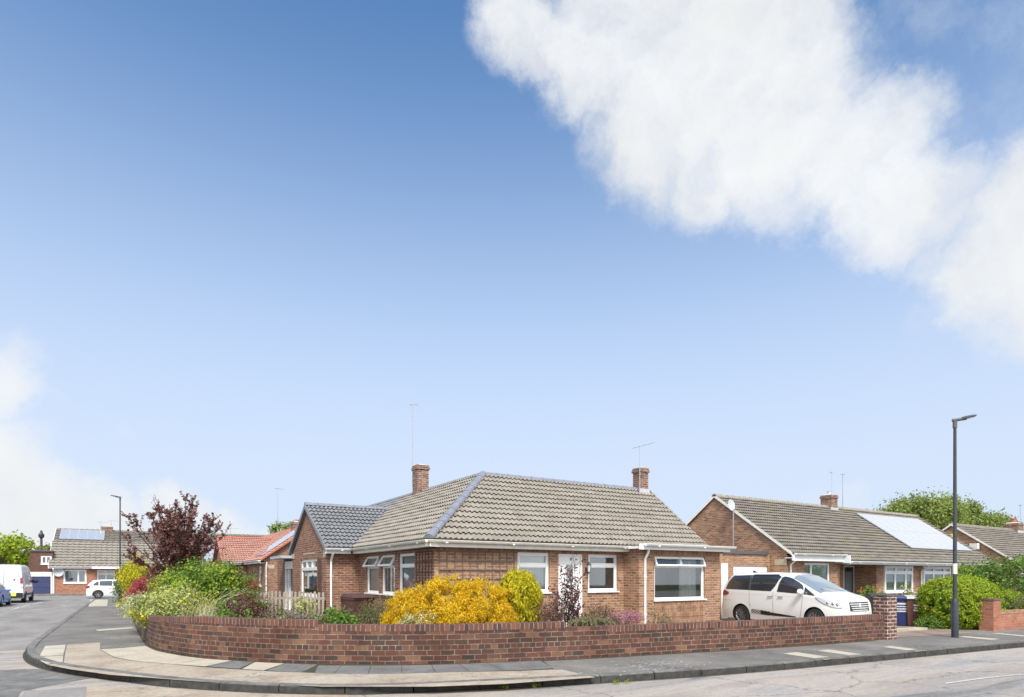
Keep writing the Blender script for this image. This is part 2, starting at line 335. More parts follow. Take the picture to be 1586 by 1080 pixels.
def leafmat(name, cols, trans=.35, rough=.55, weights=None):
    m, t, b = mat_base(name); g = t.nodes.new('ShaderNodeNewGeometry'); k = len(cols)
    pos = weights or [i / max(1, k - 1) for i in range(k)]
    rp = ramp(t, g.outputs['Random Per Island'], list(zip(pos, cols)))
    tcn = t.nodes.new('ShaderNodeTexCoord'); n = nz(t, 2.2, 3, .5, tcn.outputs['Object'])
    c = mix(t, .25, rp.outputs[0], ramp(t, n.outputs[0], [(.35, (.55, .6, .55)), (.65, (1, 1, 1))]).outputs[0], 'MULTIPLY')
    lk(t, c, b.inputs['Base Color']); b.inputs['Roughness'].default_value = rough; b.inputs['Specular IOR Level'].default_value = .3
    tl = t.nodes.new('ShaderNodeBsdfTranslucent'); lk(t, c, tl.inputs[0])
    mx = t.nodes.new('ShaderNodeMixShader'); mx.inputs[0].default_value = trans
    o = t.nodes['Material Output']; lk(t, b.outputs[0], mx.inputs[1]); lk(t, tl.outputs[0], mx.inputs[2]); lk(t, mx.outputs[0], o.inputs[0])
    return m
leafmat('gold_leaf', [(0.660, 0.410, 0.012), (0.840, 0.555, 0.015), (0.930, 0.664, 0.030), (0.860, 0.582, 0.020), (0.520, 0.364, 0.020), (0.940, 0.710, 0.080)], .45)
leafmat('lime_gold_leaf', [(0.504, 0.422, 0.020), (0.684, 0.595, 0.020), (0.756, 0.691, 0.030), (0.378, 0.365, 0.030), (0.774, 0.710, 0.060)], .45)
leafmat('yellow_green_leaf', [(.48, .44, .02), (.66, .58, .02), (.38, .40, .03), (.74, .64, .04)])
leafmat('bright_green_leaf', [(.16, .24, .015), (.28, .37, .02), (.38, .46, .03), (.22, .32, .02), (.50, .56, .06)])
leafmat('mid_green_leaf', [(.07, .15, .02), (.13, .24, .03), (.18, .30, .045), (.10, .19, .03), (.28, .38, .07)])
leafmat('dark_green_leaf', [(.05, .09, .02), (.09, .15, .035), (.14, .21, .05), (.20, .26, .08)])
leafmat('tree_leaf', [(.14, .19, .04), (.22, .29, .06), (.32, .38, .09), (.17, .23, .05), (.42, .46, .14)])
leafmat('pale_leaf', [(.34, .40, .10), (.48, .53, .17), (.60, .63, .28), (.30, .37, .07)])
leafmat('variegated_leaf', [(.62, .64, .42), (.72, .72, .52), (.30, .36, .14), (.55, .58, .30)])
leafmat('purple_leaf', [(0.138, 0.060, 0.057), (0.207, 0.090, 0.078), (0.265, 0.120, 0.098), (0.172, 0.072, 0.069), (0.345, 0.192, 0.149)], .25)
leafmat('purple_red_leaf', [(.07, .025, .025), (.14, .04, .04), (.10, .04, .035), (.24, .07, .06), (.06, .03, .03)], .25)
leafmat('pink_flower', [(.55, .22, .32), (.42, .12, .22), (.68, .42, .48), (.30, .10, .14)])
leafmat('mauve_flower', [(.30, .18, .26), (.42, .28, .36), (.20, .10, .14), (.55, .40, .45)])
leafmat('red_leaf', [(.42, .04, .06), (.55, .09, .12), (.30, .05, .05), (.62, .20, .22)])
leafmat('olive_leaf', [(.13, .15, .05), (.20, .22, .08), (.27, .28, .12), (.16, .13, .07)])
leafmat('russet_leaf', [(.17, .09, .06), (.26, .15, .10), (.30, .24, .14), (.20, .10, .08), (.34, .32, .16)])
leafmat('straw_blade', [(.62, .54, .36), (.74, .66, .48), (.50, .46, .26), (.42, .44, .18)])
leafmat('orange_flower', [(.75, .25, .05), (.80, .50, .10), (.70, .62, .20)])
simple('kerb_face_shaded', (.045, .043, .040), .95, .45, 9)  # road side of the kerb, its shade and dirt put into the colour
simple('grille_shine', (.68, .69, .71), .2, .05, 6, 0, .8, 1)  # not metal: the bright reflection of chrome is painted as pale colour
simple('panel_frame', (.45, .46, .48), .4, .05, 6)
simple('dish_grey', (.50, .53, .57), .5, .05, 6)
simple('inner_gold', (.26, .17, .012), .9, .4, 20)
M = MATS
# ------------------------------------------------------------------ mesh helpers
def V(*a): return Vector(a)
class MB:
    def __init__(s): s.v = []; s.f = []; s.uv = []; s.mi = []
    def face(s, pts, uv=None, mi=0):
        b = len(s.v); s.v += [tuple(p) for p in pts]; s.f.append(list(range(b, b + len(pts)))); s.mi.append(mi)
        if uv is None:
            n = (Vector(pts[1]) - Vector(pts[0])).cross(Vector(pts[2]) - Vector(pts[0]))
            ax = max(range(3), key=lambda i: abs(n[i]))
            uv = [((p[1], p[2]) if ax == 0 else (p[0], p[2]) if ax == 1 else (p[0], p[1])) for p in pts]
        s.uv += [tuple(q) for q in uv]
    def obox(s, P, D, Nn, a0, a1, n0, n1, z0, z1, mi=0, uvrot=False):
        P = Vector(P); D = Vector(D); Nn = Vector(Nn); Z = V(0, 0, 1)
        c = lambda a, n, z: P + D * a + Nn * n + Z * z
        def q(pp, uv): s.face(pp, [(b, a) for a, b in uv] if uvrot else uv, mi)
        q([c(a0, n1, z0), c(a1, n1, z0), c(a1, n1, z1), c(a0, n1, z1)], [(a0, z0), (a1, z0), (a1, z1), (a0, z1)])
        q([c(a1, n0, z0), c(a0, n0, z0), c(a0, n0, z1), c(a1, n0, z1)], [(a1, z0), (a0, z0), (a0, z1), (a1, z1)])
        q([c(a0, n0, z0), c(a0, n1, z0), c(a0, n1, z1), c(a0, n0, z1)], [(n0, z0), (n1, z0), (n1, z1), (n0, z1)])
        q([c(a1, n1, z0), c(a1, n0, z0), c(a1, n0, z1), c(a1, n1, z1)], [(n1, z0), (n0, z0), (n0, z1), (n1, z1)])
        q([c(a0, n1, z1), c(a1, n1, z1), c(a1, n0, z1), c(a0, n0, z1)], [(a0, n1), (a1, n1), (a1, n0), (a0, n0)])
        q([c(a0, n0, z0), c(a1, n0, z0), c(a1, n1, z0), c(a0, n1, z0)], [(a0, n0), (a1, n0), (a1, n1), (a0, n1)])
    def box(s, x0, x1, y0, y1, z0, z1, mi=0): s.obox((0, 0, 0), (1, 0, 0), (0, 1, 0), x0, x1, y0, y1, z0, z1, mi)
    def hexa(s, b4, t4, mi=0):
        for i in range(4):
            j = (i + 1) % 4; s.face([b4[i], b4[j], t4[j], t4[i]], mi=mi)
        s.face(list(reversed(b4)), mi=mi); s.face(t4, mi=mi)
    def tube(s, pts, rad, n=8, caps=True, mi=0):
        pts = [Vector(p) for p in pts]; rad = rad if isinstance(rad, (list, tuple)) else [rad] * len(pts)
        rings = []; prev = None
        for i, p in enumerate(pts):
            d = (pts[min(i + 1, len(pts) - 1)] - pts[max(i - 1, 0)]).normalized()
            if prev is None: a = d.orthogonal().normalized()
            else: a = (prev - d * prev.dot(d)).normalized()
            prev = a; b = d.cross(a)
            rings.append([p + (a * math.cos(2 * math.pi * k / n) + b * math.sin(2 * math.pi * k / n)) * rad[i] for k in range(n)])
        base = len(s.v)
        for r in rings: s.v += [tuple(q) for q in r]
        for i in range(len(rings) - 1):
            for k in range(n):
                k2 = (k + 1) % n
                s.f.append([base + i * n + k, base + i * n + k2, base + (i + 1) * n + k2, base + (i + 1) * n + k]); s.mi.append(mi)
                s.uv += [(k / n, i), (k2 / n, i), (k2 / n, i + 1), (k / n, i + 1)]
        if caps:
            s.f.append([base + k for k in reversed(range(n))]); s.mi.append(mi); s.uv += [(0, 0)] * n
            s.f.append([base + (len(rings) - 1) * n + k for k in range(n)]); s.mi.append(mi); s.uv += [(0, 0)] * n
    def lathe(s, prof, n=24, axis='z', c=(0, 0, 0), mi=0):
        base = len(s.v); c = Vector(c)
        for (r, h) in prof:
            for k in range(n):
                a = 2 * math.pi * k / n; x, y = r * math.cos(a), r * math.sin(a)
                p = V(x, y, h) if axis == 'z' else (V(x, h, y) if axis == 'y' else V(h, x, y)); s.v.append(tuple(c + p))
        for i in range(len(prof) - 1):
            for k in range(n):
                k2 = (k + 1) % n; q = [base + i * n + k, base + i * n + k2, base + (i + 1) * n + k2, base + (i + 1) * n + k]
                s.f.append(q if axis != 'y' else q[::-1]); s.mi.append(mi); s.uv += [(0, 0)] * 4
    def build(s, name, mat, parent=None, smooth=False, world=True, bevel=0, loc=None, merge=False):
        me = bpy.data.meshes.new(name); o = bpy.data.objects.new(name, me); COL.objects.link(o)
        off = Vector((0, 0, 0))
        if parent is not None:
            o.parent = parent
            if world: off = Vector(WLOC(parent))
        elif loc is not None: o.location = loc; off = Vector(loc)
        me.from_pydata([tuple(Vector(p) - off) for p in s.v], [], s.f)
        uvl = me.uv_layers.new(name='UVMap'); uvl.data.foreach_set('uv', [c for q in s.uv for c in q])
        ms = mat if isinstance(mat, (list, tuple)) else [mat]
        for m_ in ms: me.materials.append(M[m_] if isinstance(m_, str) else m_)
        me.polygons.foreach_set('material_index', s.mi)
        if merge or smooth:
            bm = bmesh.new(); bm.from_mesh(me); bmesh.ops.remove_doubles(bm, verts=bm.verts, dist=1e-5); bm.to_mesh(me); bm.free()
        if smooth:
            me.polygons.foreach_set('use_smooth', [True] * len(me.polygons))
            try: me.set_sharp_from_angle(angle=R(35))
            except Exception: pass
        if bevel:
            md = o.modifiers.new('bevel', 'BEVEL'); md.width = bevel; md.segments = 2; md.limit_method = 'ANGLE'
        me.update(); return o
def WLOC(o):
    p = Vector((0, 0, 0))
    while o is not None: p = p + o.location; o = o.parent
    return p
def thing(name, label, cat, loc=(0, 0, 0), rz=0, group=None):
    o = bpy.data.objects.new(name, None); COL.objects.link(o); o.empty_display_size = .3
    o.location = loc; o.rotation_euler = (0, 0, rz); o['label'] = label; o['category'] = cat
    if group: o['group'] = group
    return o
def tag(o, label, cat, group=None):
    o['label'] = label; o['category'] = cat
    if group: o['group'] = group
    return o
def struct(o, kind='structure'): o['kind'] = kind; return o
def children(o): return [c for c in bpy.data.objects if c.parent == o]
def copy_tree(o, parent=None):
    c = o.copy(); COL.objects.link(c); c.parent = parent
    for ch in children(o): copy_tree(ch, c)
    return c
def catmull(pts, step=.15):
    P = [Vector(p) for p in pts]; P = [P[0] * 2 - P[1]] + P + [P[-1] * 2 - P[-2]]; out_ = []
    for i in range(1, len(P) - 2):
        n = max(2, int((P[i + 1] - P[i]).length / step))
        for k in range(n):
            t_ = k / n; a, b_, c_, d = P[i - 1], P[i], P[i + 1], P[i + 2]
            out_.append(.5 * ((2 * b_) + (c_ - a) * t_ + (2 * a - 5 * b_ + 4 * c_ - d) * t_ ** 2 + (3 * b_ - a - 3 * c_ + d) * t_ ** 3))
    out_.append(P[-2]); return out_
def sweep(mb, path, off0, off1, z0, z1, uvo=0, mi=0, uvscale=1.0, caps=True):
    """box section swept along a 2-D path; off0/off1 sideways offsets (left positive); z0/z1 numbers or functions of arc length"""
    n = len(path); L = [0]
    for i in range(1, n): L.append(L[-1] + (path[i] - path[i - 1]).length)
    pts = []
    for i, p in enumerate(path):
        d = (path[min(i + 1, n - 1)] - path[max(i - 1, 0)]); d = Vector((d[0], d[1])).normalized(); nn = Vector((-d[1], d[0]))
        a = z0(L[i]) if callable(z0) else z0; b = z1(L[i]) if callable(z1) else z1
        q0 = Vector((p[0], p[1])) + nn * off0; q1 = Vector((p[0], p[1])) + nn * off1
        pts.append((V(*q0, a), V(*q1, a), V(*q1, b), V(*q0, b)))
    for i in range(n - 1):
        A, B = pts[i], pts[i + 1]; l0, l1 = L[i] * uvscale, L[i + 1] * uvscale
        def q(i0, i1, f0, f1, g0, g1):
            mb.face([A[i0], B[i0], B[i1], A[i1]], [(l0, f0), (l1, g0), (l1, g1), (l0, f1)], mi)
        mb.face([B[0], A[0], A[3], B[3]], [(l1, B[0].z), (l0, A[0].z), (l0, A[3].z), (l1, B[3].z)], mi)
        mb.face([A[1], B[1], B[2], A[2]], [(l0, A[1].z), (l1, B[1].z), (l1, B[2].z), (l0, A[2].z)], mi)
        mb.face([A[3], A[2], B[2], B[3]], [(l0, off0), (l0, off1), (l1, off1), (l1, off0)], mi)
    if caps:
        for P_, rev in ((pts[0], 0), (pts[-1], 1)):
            f = [P_[0], P_[1], P_[2], P_[3]]; uvv = [(off0, P_[0].z), (off1, P_[1].z), (off1, P_[2].z), (off0, P_[3].z)]
            if rev: f = f[::-1]; uvv = uvv[::-1]
            mb.face(f, uvv, mi)
def poly(name, pts, z, mat, kind='structure', thick=0):
    bm = bmesh.new(); vs = [bm.verts.new((p[0], p[1], z)) for p in pts]; f = bm.faces.new(vs)
    if f.normal.z < 0 or (f.normal_update() or f.normal.z < 0): f.normal_flip()
    bmesh.ops.triangulate(bm, faces=bm.faces[:])
    me = bpy.data.meshes.new(name); bm.to_mesh(me); bm.free(); me.materials.append(M[mat])
    o = bpy.data.objects.new(name, me); COL.objects.link(o)
    if kind: o['kind'] = kind
    return o

# ------------------------------------------------------------------ building helpers
def wallface(mb, P, D, Nn, L, z0, z1, ops=(), depth=.12, mi=0, uv0=0, gable=None):
    """brick face from P along D with openings (a0,a1,z0,z1) and reveals; gable = list of (a,z) points closing the top"""
    P = Vector(P); D = Vector(D); Nn = Vector(Nn)
    c = lambda a, n, z: P + D * a + Nn * n + V(0, 0, z)
    xs = sorted({0, L, *[o[0] for o in ops], *[o[1] for o in ops]}); zs = sorted({z0, z1, *[o[2] for o in ops], *[o[3] for o in ops]})
    for i in range(len(xs) - 1):
        for j in range(len(zs) - 1):
            a0, a1, b0, b1 = xs[i], xs[i + 1], zs[j], zs[j + 1]; am, bm_ = (a0 + a1) / 2, (b0 + b1) / 2
            if any(o[0] < am < o[1] and o[2] < bm_ < o[3] for o in ops): continue
            mb.face([c(a0, 0, b0), c(a1, 0, b0), c(a1, 0, b1), c(a0, 0, b1)], [(uv0 + a0, b0), (uv0 + a1, b0), (uv0 + a1, b1), (uv0 + a0, b1)], mi)
    for (a0, a1, b0, b1) in ops:
        for (p, q) in (((a0, b0), (a0, b1)), ((a0, b1), (a1, b1)), ((a1, b1), (a1, b0)), ((a1, b0), (a0, b0))):
            mb.face([c(p[0], 0, p[1]), c(q[0], 0, q[1]), c(q[0], -depth, q[1]), c(p[0], -depth, p[1])],
                    [(0, p[0] + p[1]), (0, q[0] + q[1]), (depth, q[0] + q[1]), (depth, p[0] + p[1])], mi)
    if gable:
        mb.face([c(a, 0, z) for a, z in gable], [(uv0 + a, z) for a, z in gable], mi)
def ring(mb, P, D, Nn, a0, a1, z0, z1, w, n0, n1, mi=0, tilt=0):
    """rectangular frame; tilt swings the bottom outwards about the top edge"""
    P = Vector(P); D = Vector(D); Nn = Vector(Nn)
    if tilt:
        P = P + V(0, 0, z1) + Nn * n1; Zt = V(0, 0, 1) * math.cos(tilt) - Nn * math.sin(tilt); Nt = Nn * math.cos(tilt) + V(0, 0, 1) * math.sin(tilt)
        H = z1 - z0; t_ = n1 - n0
        def bx(a, b, h0, h1, w0=0):
            cc = lambda x, n, h: P + D * x + Nt * n + Zt * h
            lo = [cc(a, -t_, h0), cc(b, -t_, h0), cc(b, 0, h0), cc(a, 0, h0)]; hi = [cc(a, -t_, h1), cc(b, -t_, h1), cc(b, 0, h1), cc(a, 0, h1)]
            mb.hexa(lo, hi, mi)
        bx(a0, a1, -w, 0); bx(a0, a1, -H, -H + w); bx(a0, a0 + w, -H + w, -w); bx(a1 - w, a1, -H + w, -w)
        return [P + D * x + Nt * (-t_ / 2) + Zt * h for x, h in ((a0 + w, -H + w), (a1 - w, -H + w), (a1 - w, -w), (a0 + w, -w))]
    mb.obox(P, D, Nn, a0, a1, n0, n1, z1 - w, z1, mi); mb.obox(P, D, Nn, a0, a1, n0, n1, z0, z0 + w, mi)
    mb.obox(P, D, Nn, a0, a0 + w, n0, n1, z0 + w, z1 - w, mi); mb.obox(P, D, Nn, a1 - w, a1, n0, n1, z0 + w, z1 - w, mi)
    m_ = (n0 + n1) / 2
    return [P + D * x + Nn * m_ + V(0, 0, z) for x, z in ((a0 + w, z0 + w), (a1 - w, z0 + w), (a1 - w, z1 - w), (a0 + w, z1 - w))]
def window(house, P, D, Nn, op, cols=(1,), top=0.0, openers=(), back='blind_vertical', label=None, sill=True, w=.055, cas=.035, rec=.05, curtain=None, topcols=None, tilt=.62, n_out=0.0, part='window'):
    a0, a1, z0, z1 = op; mb = MB(); panes = []
    n1 = -rec + n_out; n0 = n1 - .07
    ring(mb, P, D, Nn, a0, a1, z0, z1, w, n0, n1)
    tot = sum(cols); A = a0 + w; W_ = a1 - a0 - 2 * w; zt = z1 - top * (z1 - z0)
    if top: mb.obox(P, D, Nn, a0 + w, a1 - w, n0 + .001, n1 + .004, zt - .03, zt + .03)
    x = A; xs = [x]
    for cidx, cw in enumerate(cols): x += W_ * cw / tot; xs.append(x)
    for xx in xs[1:-1]: mb.obox(P, D, Nn, xx - .028, xx + .028, n0 + .002, n1 + .002, z0 + w, (zt - .03 if (top and topcols) else z1 - w))
    for i in range(len(cols)):
        p = ring(mb, P, D, Nn, xs[i] + (.02 if i else 0), xs[i + 1] - (.02 if i < len(cols) - 1 else 0), z0 + w - .004, (zt - .028 if top else z1 - w + .004), cas, n0 + .012, n1 - .008); panes.append(p)
    if top:
        tcs = topcols or cols; tt = sum(tcs); x = A; ts = [x]
        for cw in tcs: x += W_ * cw / tt; ts.append(x)
        if topcols:
            for xx in ts[1:-1]: mb.obox(P, D, Nn, xx - .028, xx + .028, n0 + .002, n1 + .002, zt + .03, z1 - w)
        for i in range(len(tcs)):
            if i in openers:
                p = ring(mb, P, D, Nn, ts[i] - .03, ts[i + 1] + .03, zt - .02, z1 - w * .4, .05, n1 - .02, n1 + .03, 0, tilt)
            else:
                p = ring(mb, P, D, Nn, ts[i] + (.02 if i else 0), ts[i + 1] - (.02 if i < len(tcs) - 1 else 0), zt + .028, z1 - w + .004, cas + .008, n0 + .012, n1 + .010)
            panes.append(p)
    wd = mb.build(part, 'upvc_white', house)
    if label: wd['label'] = label
    pm = MB()
    for p in panes:
        nv_ = (p[1] - p[0]).cross(p[2] - p[0]); pm.face(p if nv_.dot(Vector(Nn)) > 0 else p[::-1])   # glass faces outwards
    pm.build('pane', 'glass', wd)
    P_ = Vector(P)
    if back:
        bm_ = MB(); d_ = n0 - .02; cc = lambda a, z: P_ + Vector(D) * a + Vector(Nn) * d_ + V(0, 0, z)
        bm_.face([cc(a0, z0), cc(a1, z0), cc(a1, z1), cc(a0, z1)], [(a0, z0), (a1, z0), (a1, z1), (a0, z1)])
        bm_.build('blind', back, wd)
    if curtain:
        for (f0, f1) in curtain:
            bm_ = MB(); x0 = a0 + (a1 - a0) * f0; x1 = a0 + (a1 - a0) * f1; n = 36; d_ = n0 - .18
            pr = None
            for i in range(n + 1):
                a = x0 + (x1 - x0) * i / n; dd = d_ + .03 * math.sin(i * 1.9) + .012 * math.sin(i * .7)
                q = (P_ + Vector(D) * a + Vector(Nn) * dd)
                if pr is not None: bm_.face([pr + V(0, 0, z0), q + V(0, 0, z0), q + V(0, 0, z1), pr + V(0, 0, z1)])
                pr = q
            bm_.build('curtain', 'curtain_white', wd)
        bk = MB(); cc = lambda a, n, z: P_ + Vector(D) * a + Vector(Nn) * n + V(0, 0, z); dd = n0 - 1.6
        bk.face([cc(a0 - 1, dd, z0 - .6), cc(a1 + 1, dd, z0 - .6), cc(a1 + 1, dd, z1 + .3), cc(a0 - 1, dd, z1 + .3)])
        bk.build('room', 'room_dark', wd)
    if sill:
        sm = MB(); sm.obox(P, D, Nn, a0 - .04, a1 + .04, n0, .055 + n_out, z0 - .035, z0 + .004); sm.build('sill', 'upvc_white', wd, bevel=.006)
    return wd
def roof_slope(house, name, P0, Du, Dv, poly2, mat, course=.255, roll=.15, amp=.040, lap=.050, seg=6, profile='roll', vis=True):
    """tiles laid on the plane P0 + u*Du + v*Dv (unit vectors), cut to the convex polygon poly2 [(u,v)...]"""
    P0 = Vector(P0); Du = Vector(Du); Dv = Vector(Dv); Nr = Du.cross(Dv).normalized()
    if Nr.z < 0: Nr = -Nr
    us = [p[0] for p in poly2]; vs = [p[1] for p in poly2]; u0, u1 = min(us), max(us); v0, v1 = min(vs), max(vs)
    k0, k1 = math.floor(u0 / roll), math.ceil(u1 / roll)
    pf = [0, .0, .15, .8, 1.0, .8]
    rnd = random.Random(5); nu = (k1 - k0) * seg + 1
    verts = []; faces = []
    nc = math.ceil((v1 - v0) / course)
    U = [k0 * roll + roll * i / seg for i in range(nu)]
    H = [amp * pf[i % seg] for i in range(nu)]
    for j in range(nc):
        va = v0 + j * course; vb = va + course + .02; b = len(verts)
        jit = rnd.uniform(-.004, .004)
        for i in range(nu):
            tj = jit + .003 * math.sin(i * .13 + j * 2.1)
            verts.append(P0 + Du * U[i] + Dv * (va + .05) + Nr * (-.02)); verts.append(P0 + Du * U[i] + Dv * (va + .045) + Nr * (lap + H[i] + tj - .018)); verts.append(P0 + Du * U[i] + Dv * (va) + Nr * (lap + H[i] + tj)); verts.append(P0 + Du * U[i] + Dv * vb + Nr * (.004 + H[i] + tj))
        for i in range(nu - 1):
            a = b + i * 4; c_ = a + 4
            faces.append((a, c_, c_ + 1, a + 1)); faces.append((a + 1, c_ + 1, c_ + 2, a + 2)); faces.append((a + 2, c_ + 2, c_ + 3, a + 3))
    me = bpy.data.meshes.new(name); me.from_pydata([tuple(v) for v in verts], [], faces)
    bm = bmesh.new(); bm.from_mesh(me)
    # underlay
    uv_ = [P0 + Du * p[0] + Dv * p[1] - Nr * .03 for p in poly2]
    bm.faces.new([bm.verts.new(q) for q in uv_])
    cu = sum(us) / len(us); cv = sum(vs) / len(vs); cen = P0 + Du * cu + Dv * cv
    n = len(poly2)
    for i in range(n):
        A = P0 + Du * poly2[i][0] + Dv * poly2[i][1]; B = P0 + Du * poly2[(i + 1) % n][0] + Dv * poly2[(i + 1) % n][1]
        e = (B - A).normalized(); pn = e.cross(Nr)
        if pn.dot(cen - A) > 0: pn = -pn
        bmesh.ops.bisect_plane(bm, geom=bm.verts[:] + bm.edges[:] + bm.faces[:], plane_co=A + pn * .004, plane_no=pn, clear_outer=True)
    bm.normal_update(); uvl = bm.loops.layers.uv.new('UVMap')
    for f in bm.faces:
        for l in f.loops:
            q = l.vert.co - P0; l[uvl].uv = (q.dot(Du), q.dot(Dv) - v0)
    off = Vector(WLOC(house))
    for v_ in bm.verts: v_.co -= off
    bm.to_mesh(me); bm.free()
    me.materials.append(M[mat]); o = bpy.data.objects.new(name, me); COL.objects.link(o); o.parent = house
    return o
def ridge(parent, A, B, r=.12, mat='ridge_grey', seglen=.45, name='ridge_tiles'):
    A = Vector(A); B = Vector(B); L = (B - A).length; d = (B - A) / L; side = d.cross(V(0, 0, 1)).normalized(); up = side.cross(d)
    n = max(1, round(L / seglen)); mb = MB()
    for i in range(n):
        a = A + d * (L * i / n); b = A + d * (L * (i + 1) / n - .006); r0 = r * 1.06; r1 = r * .97
        k = 8; ra = []; rb = []
        for j in range(k + 1):
            th_ = math.pi * (-.05 + 1.1 * j / k); ra.append(a + side * (-math.cos(th_) * r0) + up * (math.sin(th_) * r0 * .8 - .02)); rb.append(b + side * (-math.cos(th_) * r1) + up * (math.sin(th_) * r1 * .8 - .02))
        for j in range(k): mb.face([ra[j], rb[j], rb[j + 1], ra[j + 1]])
        mb.face(ra); mb.face(rb[::-1])
    return mb.build(name, mat, parent, smooth=True)
def gutter(house, A, B, nrm, fascia=.17, mat='upvc_white', soffit=.22, fmat='upvc_white', ext=(0, 0)):
    """half-round gutter with fascia board and soffit along the eave line A->B; nrm = outward"""
    A = Vector(A); B = Vector(B); d = (B - A).normalized(); Nn = Vector(nrm); A = A - d * ext[0]; B = B + d * ext[1]; L = (B - A).length
    mb = MB(); r = .062; k = 8; c0 = A + Nn * .03 + V(0, 0, -.015); prev = None
    for t0, t1 in ((0, L),):
        pts0 = []; pts1 = []
        for j in range(k + 1):
            th_ = math.pi * j / k; o_ = Nn * (r * (1 - math.cos(th_))) + V(0, 0, -r * math.sin(th_) * 1.05)
            pts0.append(c0 + d * t0 + o_); pts1.append(c0 + d * t1 + o_)
        for j in range(k): mb.face([pts0[j], pts0[j + 1], pts1[j + 1], pts1[j]])
        mb.face(pts0); mb.face(pts1[::-1])
    # lip and brackets
    mb.obox(c0, d, Nn, 0, L, 2 * r - .006, 2 * r + .008, -.006, .008)
    q = .5
    while q < L: mb.obox(c0, d, Nn, q - .03, q + .03, -.005, 2 * r + .004, -r * 1.05 - .004, -r * .8); q += 1.9
    g = mb.build('gutter', mat, house)
    fb = MB(); fb.obox(A, d, Nn, 0, L, -.0, .022, -fascia, 0.0); fb.obox(A, d, Nn, 0, L, -soffit, -.002, -fascia, -fascia + .012); fb.build('fascia', fmat, house)
    return g
def pipe(house, P, z0, z1, Nn, mat='upvc_white', r=.036, swan=.22, name='downpipe'):
    P = Vector(P); Nn = Vector(Nn); mb = MB()
    base = P + Nn * .06
    pts = [base + V(0, 0, z0), base + V(0, 0, z1 - .32), base + Nn * swan + V(0, 0, z1 - .12), base + Nn * swan + V(0, 0, z1)] if swan else [base + V(0, 0, z0), base + V(0, 0, z1)]
    mb.tube(pts, r, 10)
    z = z0 + .4
    while z < z1 - .4: mb.tube([base + V(0, 0, z), base + V(0, 0, z + .06)], r * 1.25, 10); z += 1.1
    return mb.build(name, mat, house, smooth=True)
def chimney(roof, cx, cy, w, d, z0, z1, mat='chimney_brick', pots=0, capmat='mortar_light', flash=True, potmat='terracotta', potr=.11, poth=.28):
    mb = MB(); mb.box(cx - w / 2, cx + w / 2, cy - d / 2, cy + d / 2, z0, z1 - .16)
    mb.box(cx - w / 2 - .035, cx + w / 2 + .035, cy - d / 2 - .035, cy + d / 2 + .035, z1 - .16, z1 - .08)
    mb.box(cx - w / 2 - .015, cx + w / 2 + .015, cy - d / 2 - .015, cy + d / 2 + .015, z1 - .08, z1)
    ch = mb.build('chimney', mat, roof)
    fl = MB(); fl.hexa([V(cx + a * (w / 2 - .04), cy + b_ * (d / 2 - .04), z1) for a, b_ in ((-1, -1), (1, -1), (1, 1), (-1, 1))],
                       [V(cx + a * (w / 2 - .16), cy + b_ * (d / 2 - .16), z1 + .06) for a, b_ in ((-1, -1), (1, -1), (1, 1), (-1, 1))]); FL = [fl]
    mb2 = fl
    for i in range(pots):
        px = cx + (i - (pots - 1) / 2) * w * .5; mb2.lathe([(potr * .9, z1), (potr, z1 + .05), (potr * .85, z1 + .1), (potr * .82, z1 + poth - .05), (potr, z1 + poth - .03), (potr, z1 + poth), (potr * .7, z1 + poth), (potr * .7, z1 + poth - .1)], 14, 'z', (px, cy, 0), mi=1)
    mb2.build('chimney_cap', [capmat, potmat], roof)
    if flash:
        f2 = MB(); zz = z0 + .35
        f2.obox((cx, cy - d / 2, 0), (1, 0, 0), (0, -1, 0), -w / 2 - .06, w / 2 + .06, .0, .012, flash[1] - (flash[1] - flash[0]) * .6, flash[1]); f2.build('flashing', 'lead', roof)
    return ch
def aerial(roof, x, y, z0, z1, arms=((1, 0, 0),), boom=.5, rods=5, tilt=0, name='aerial', mat='galvanised', r=.012, clamps=None, rz=0.6):
    mb = MB(); mb.tube([(x, y, z0), (x, y, z1)], r, 6); dx, dy = math.cos(rz), math.sin(rz)
    if boom:
        a = V(x - dx * boom * .3, y - dy * boom * .3, z1 - .05 - tilt * .3); b_ = V(x + dx * boom * .7, y + dy * boom * .7, z1 - .05 + tilt * .7); mb.tube([a, b_], .011, 6)
        for i in range(rods):
            c = a.lerp(b_, i / (rods - 1)); h = .11 - .05 * i / rods; mb.tube([c + V(-dy * h, dx * h, 0), c + V(dy * h, -dx * h, 0)], .006, 5)
    if clamps:
        for z, (cx_, cy_) in clamps: mb.tube([(x, y, z), (cx_, cy_, z)], .014, 6)
    return mb.build(name, mat, roof)

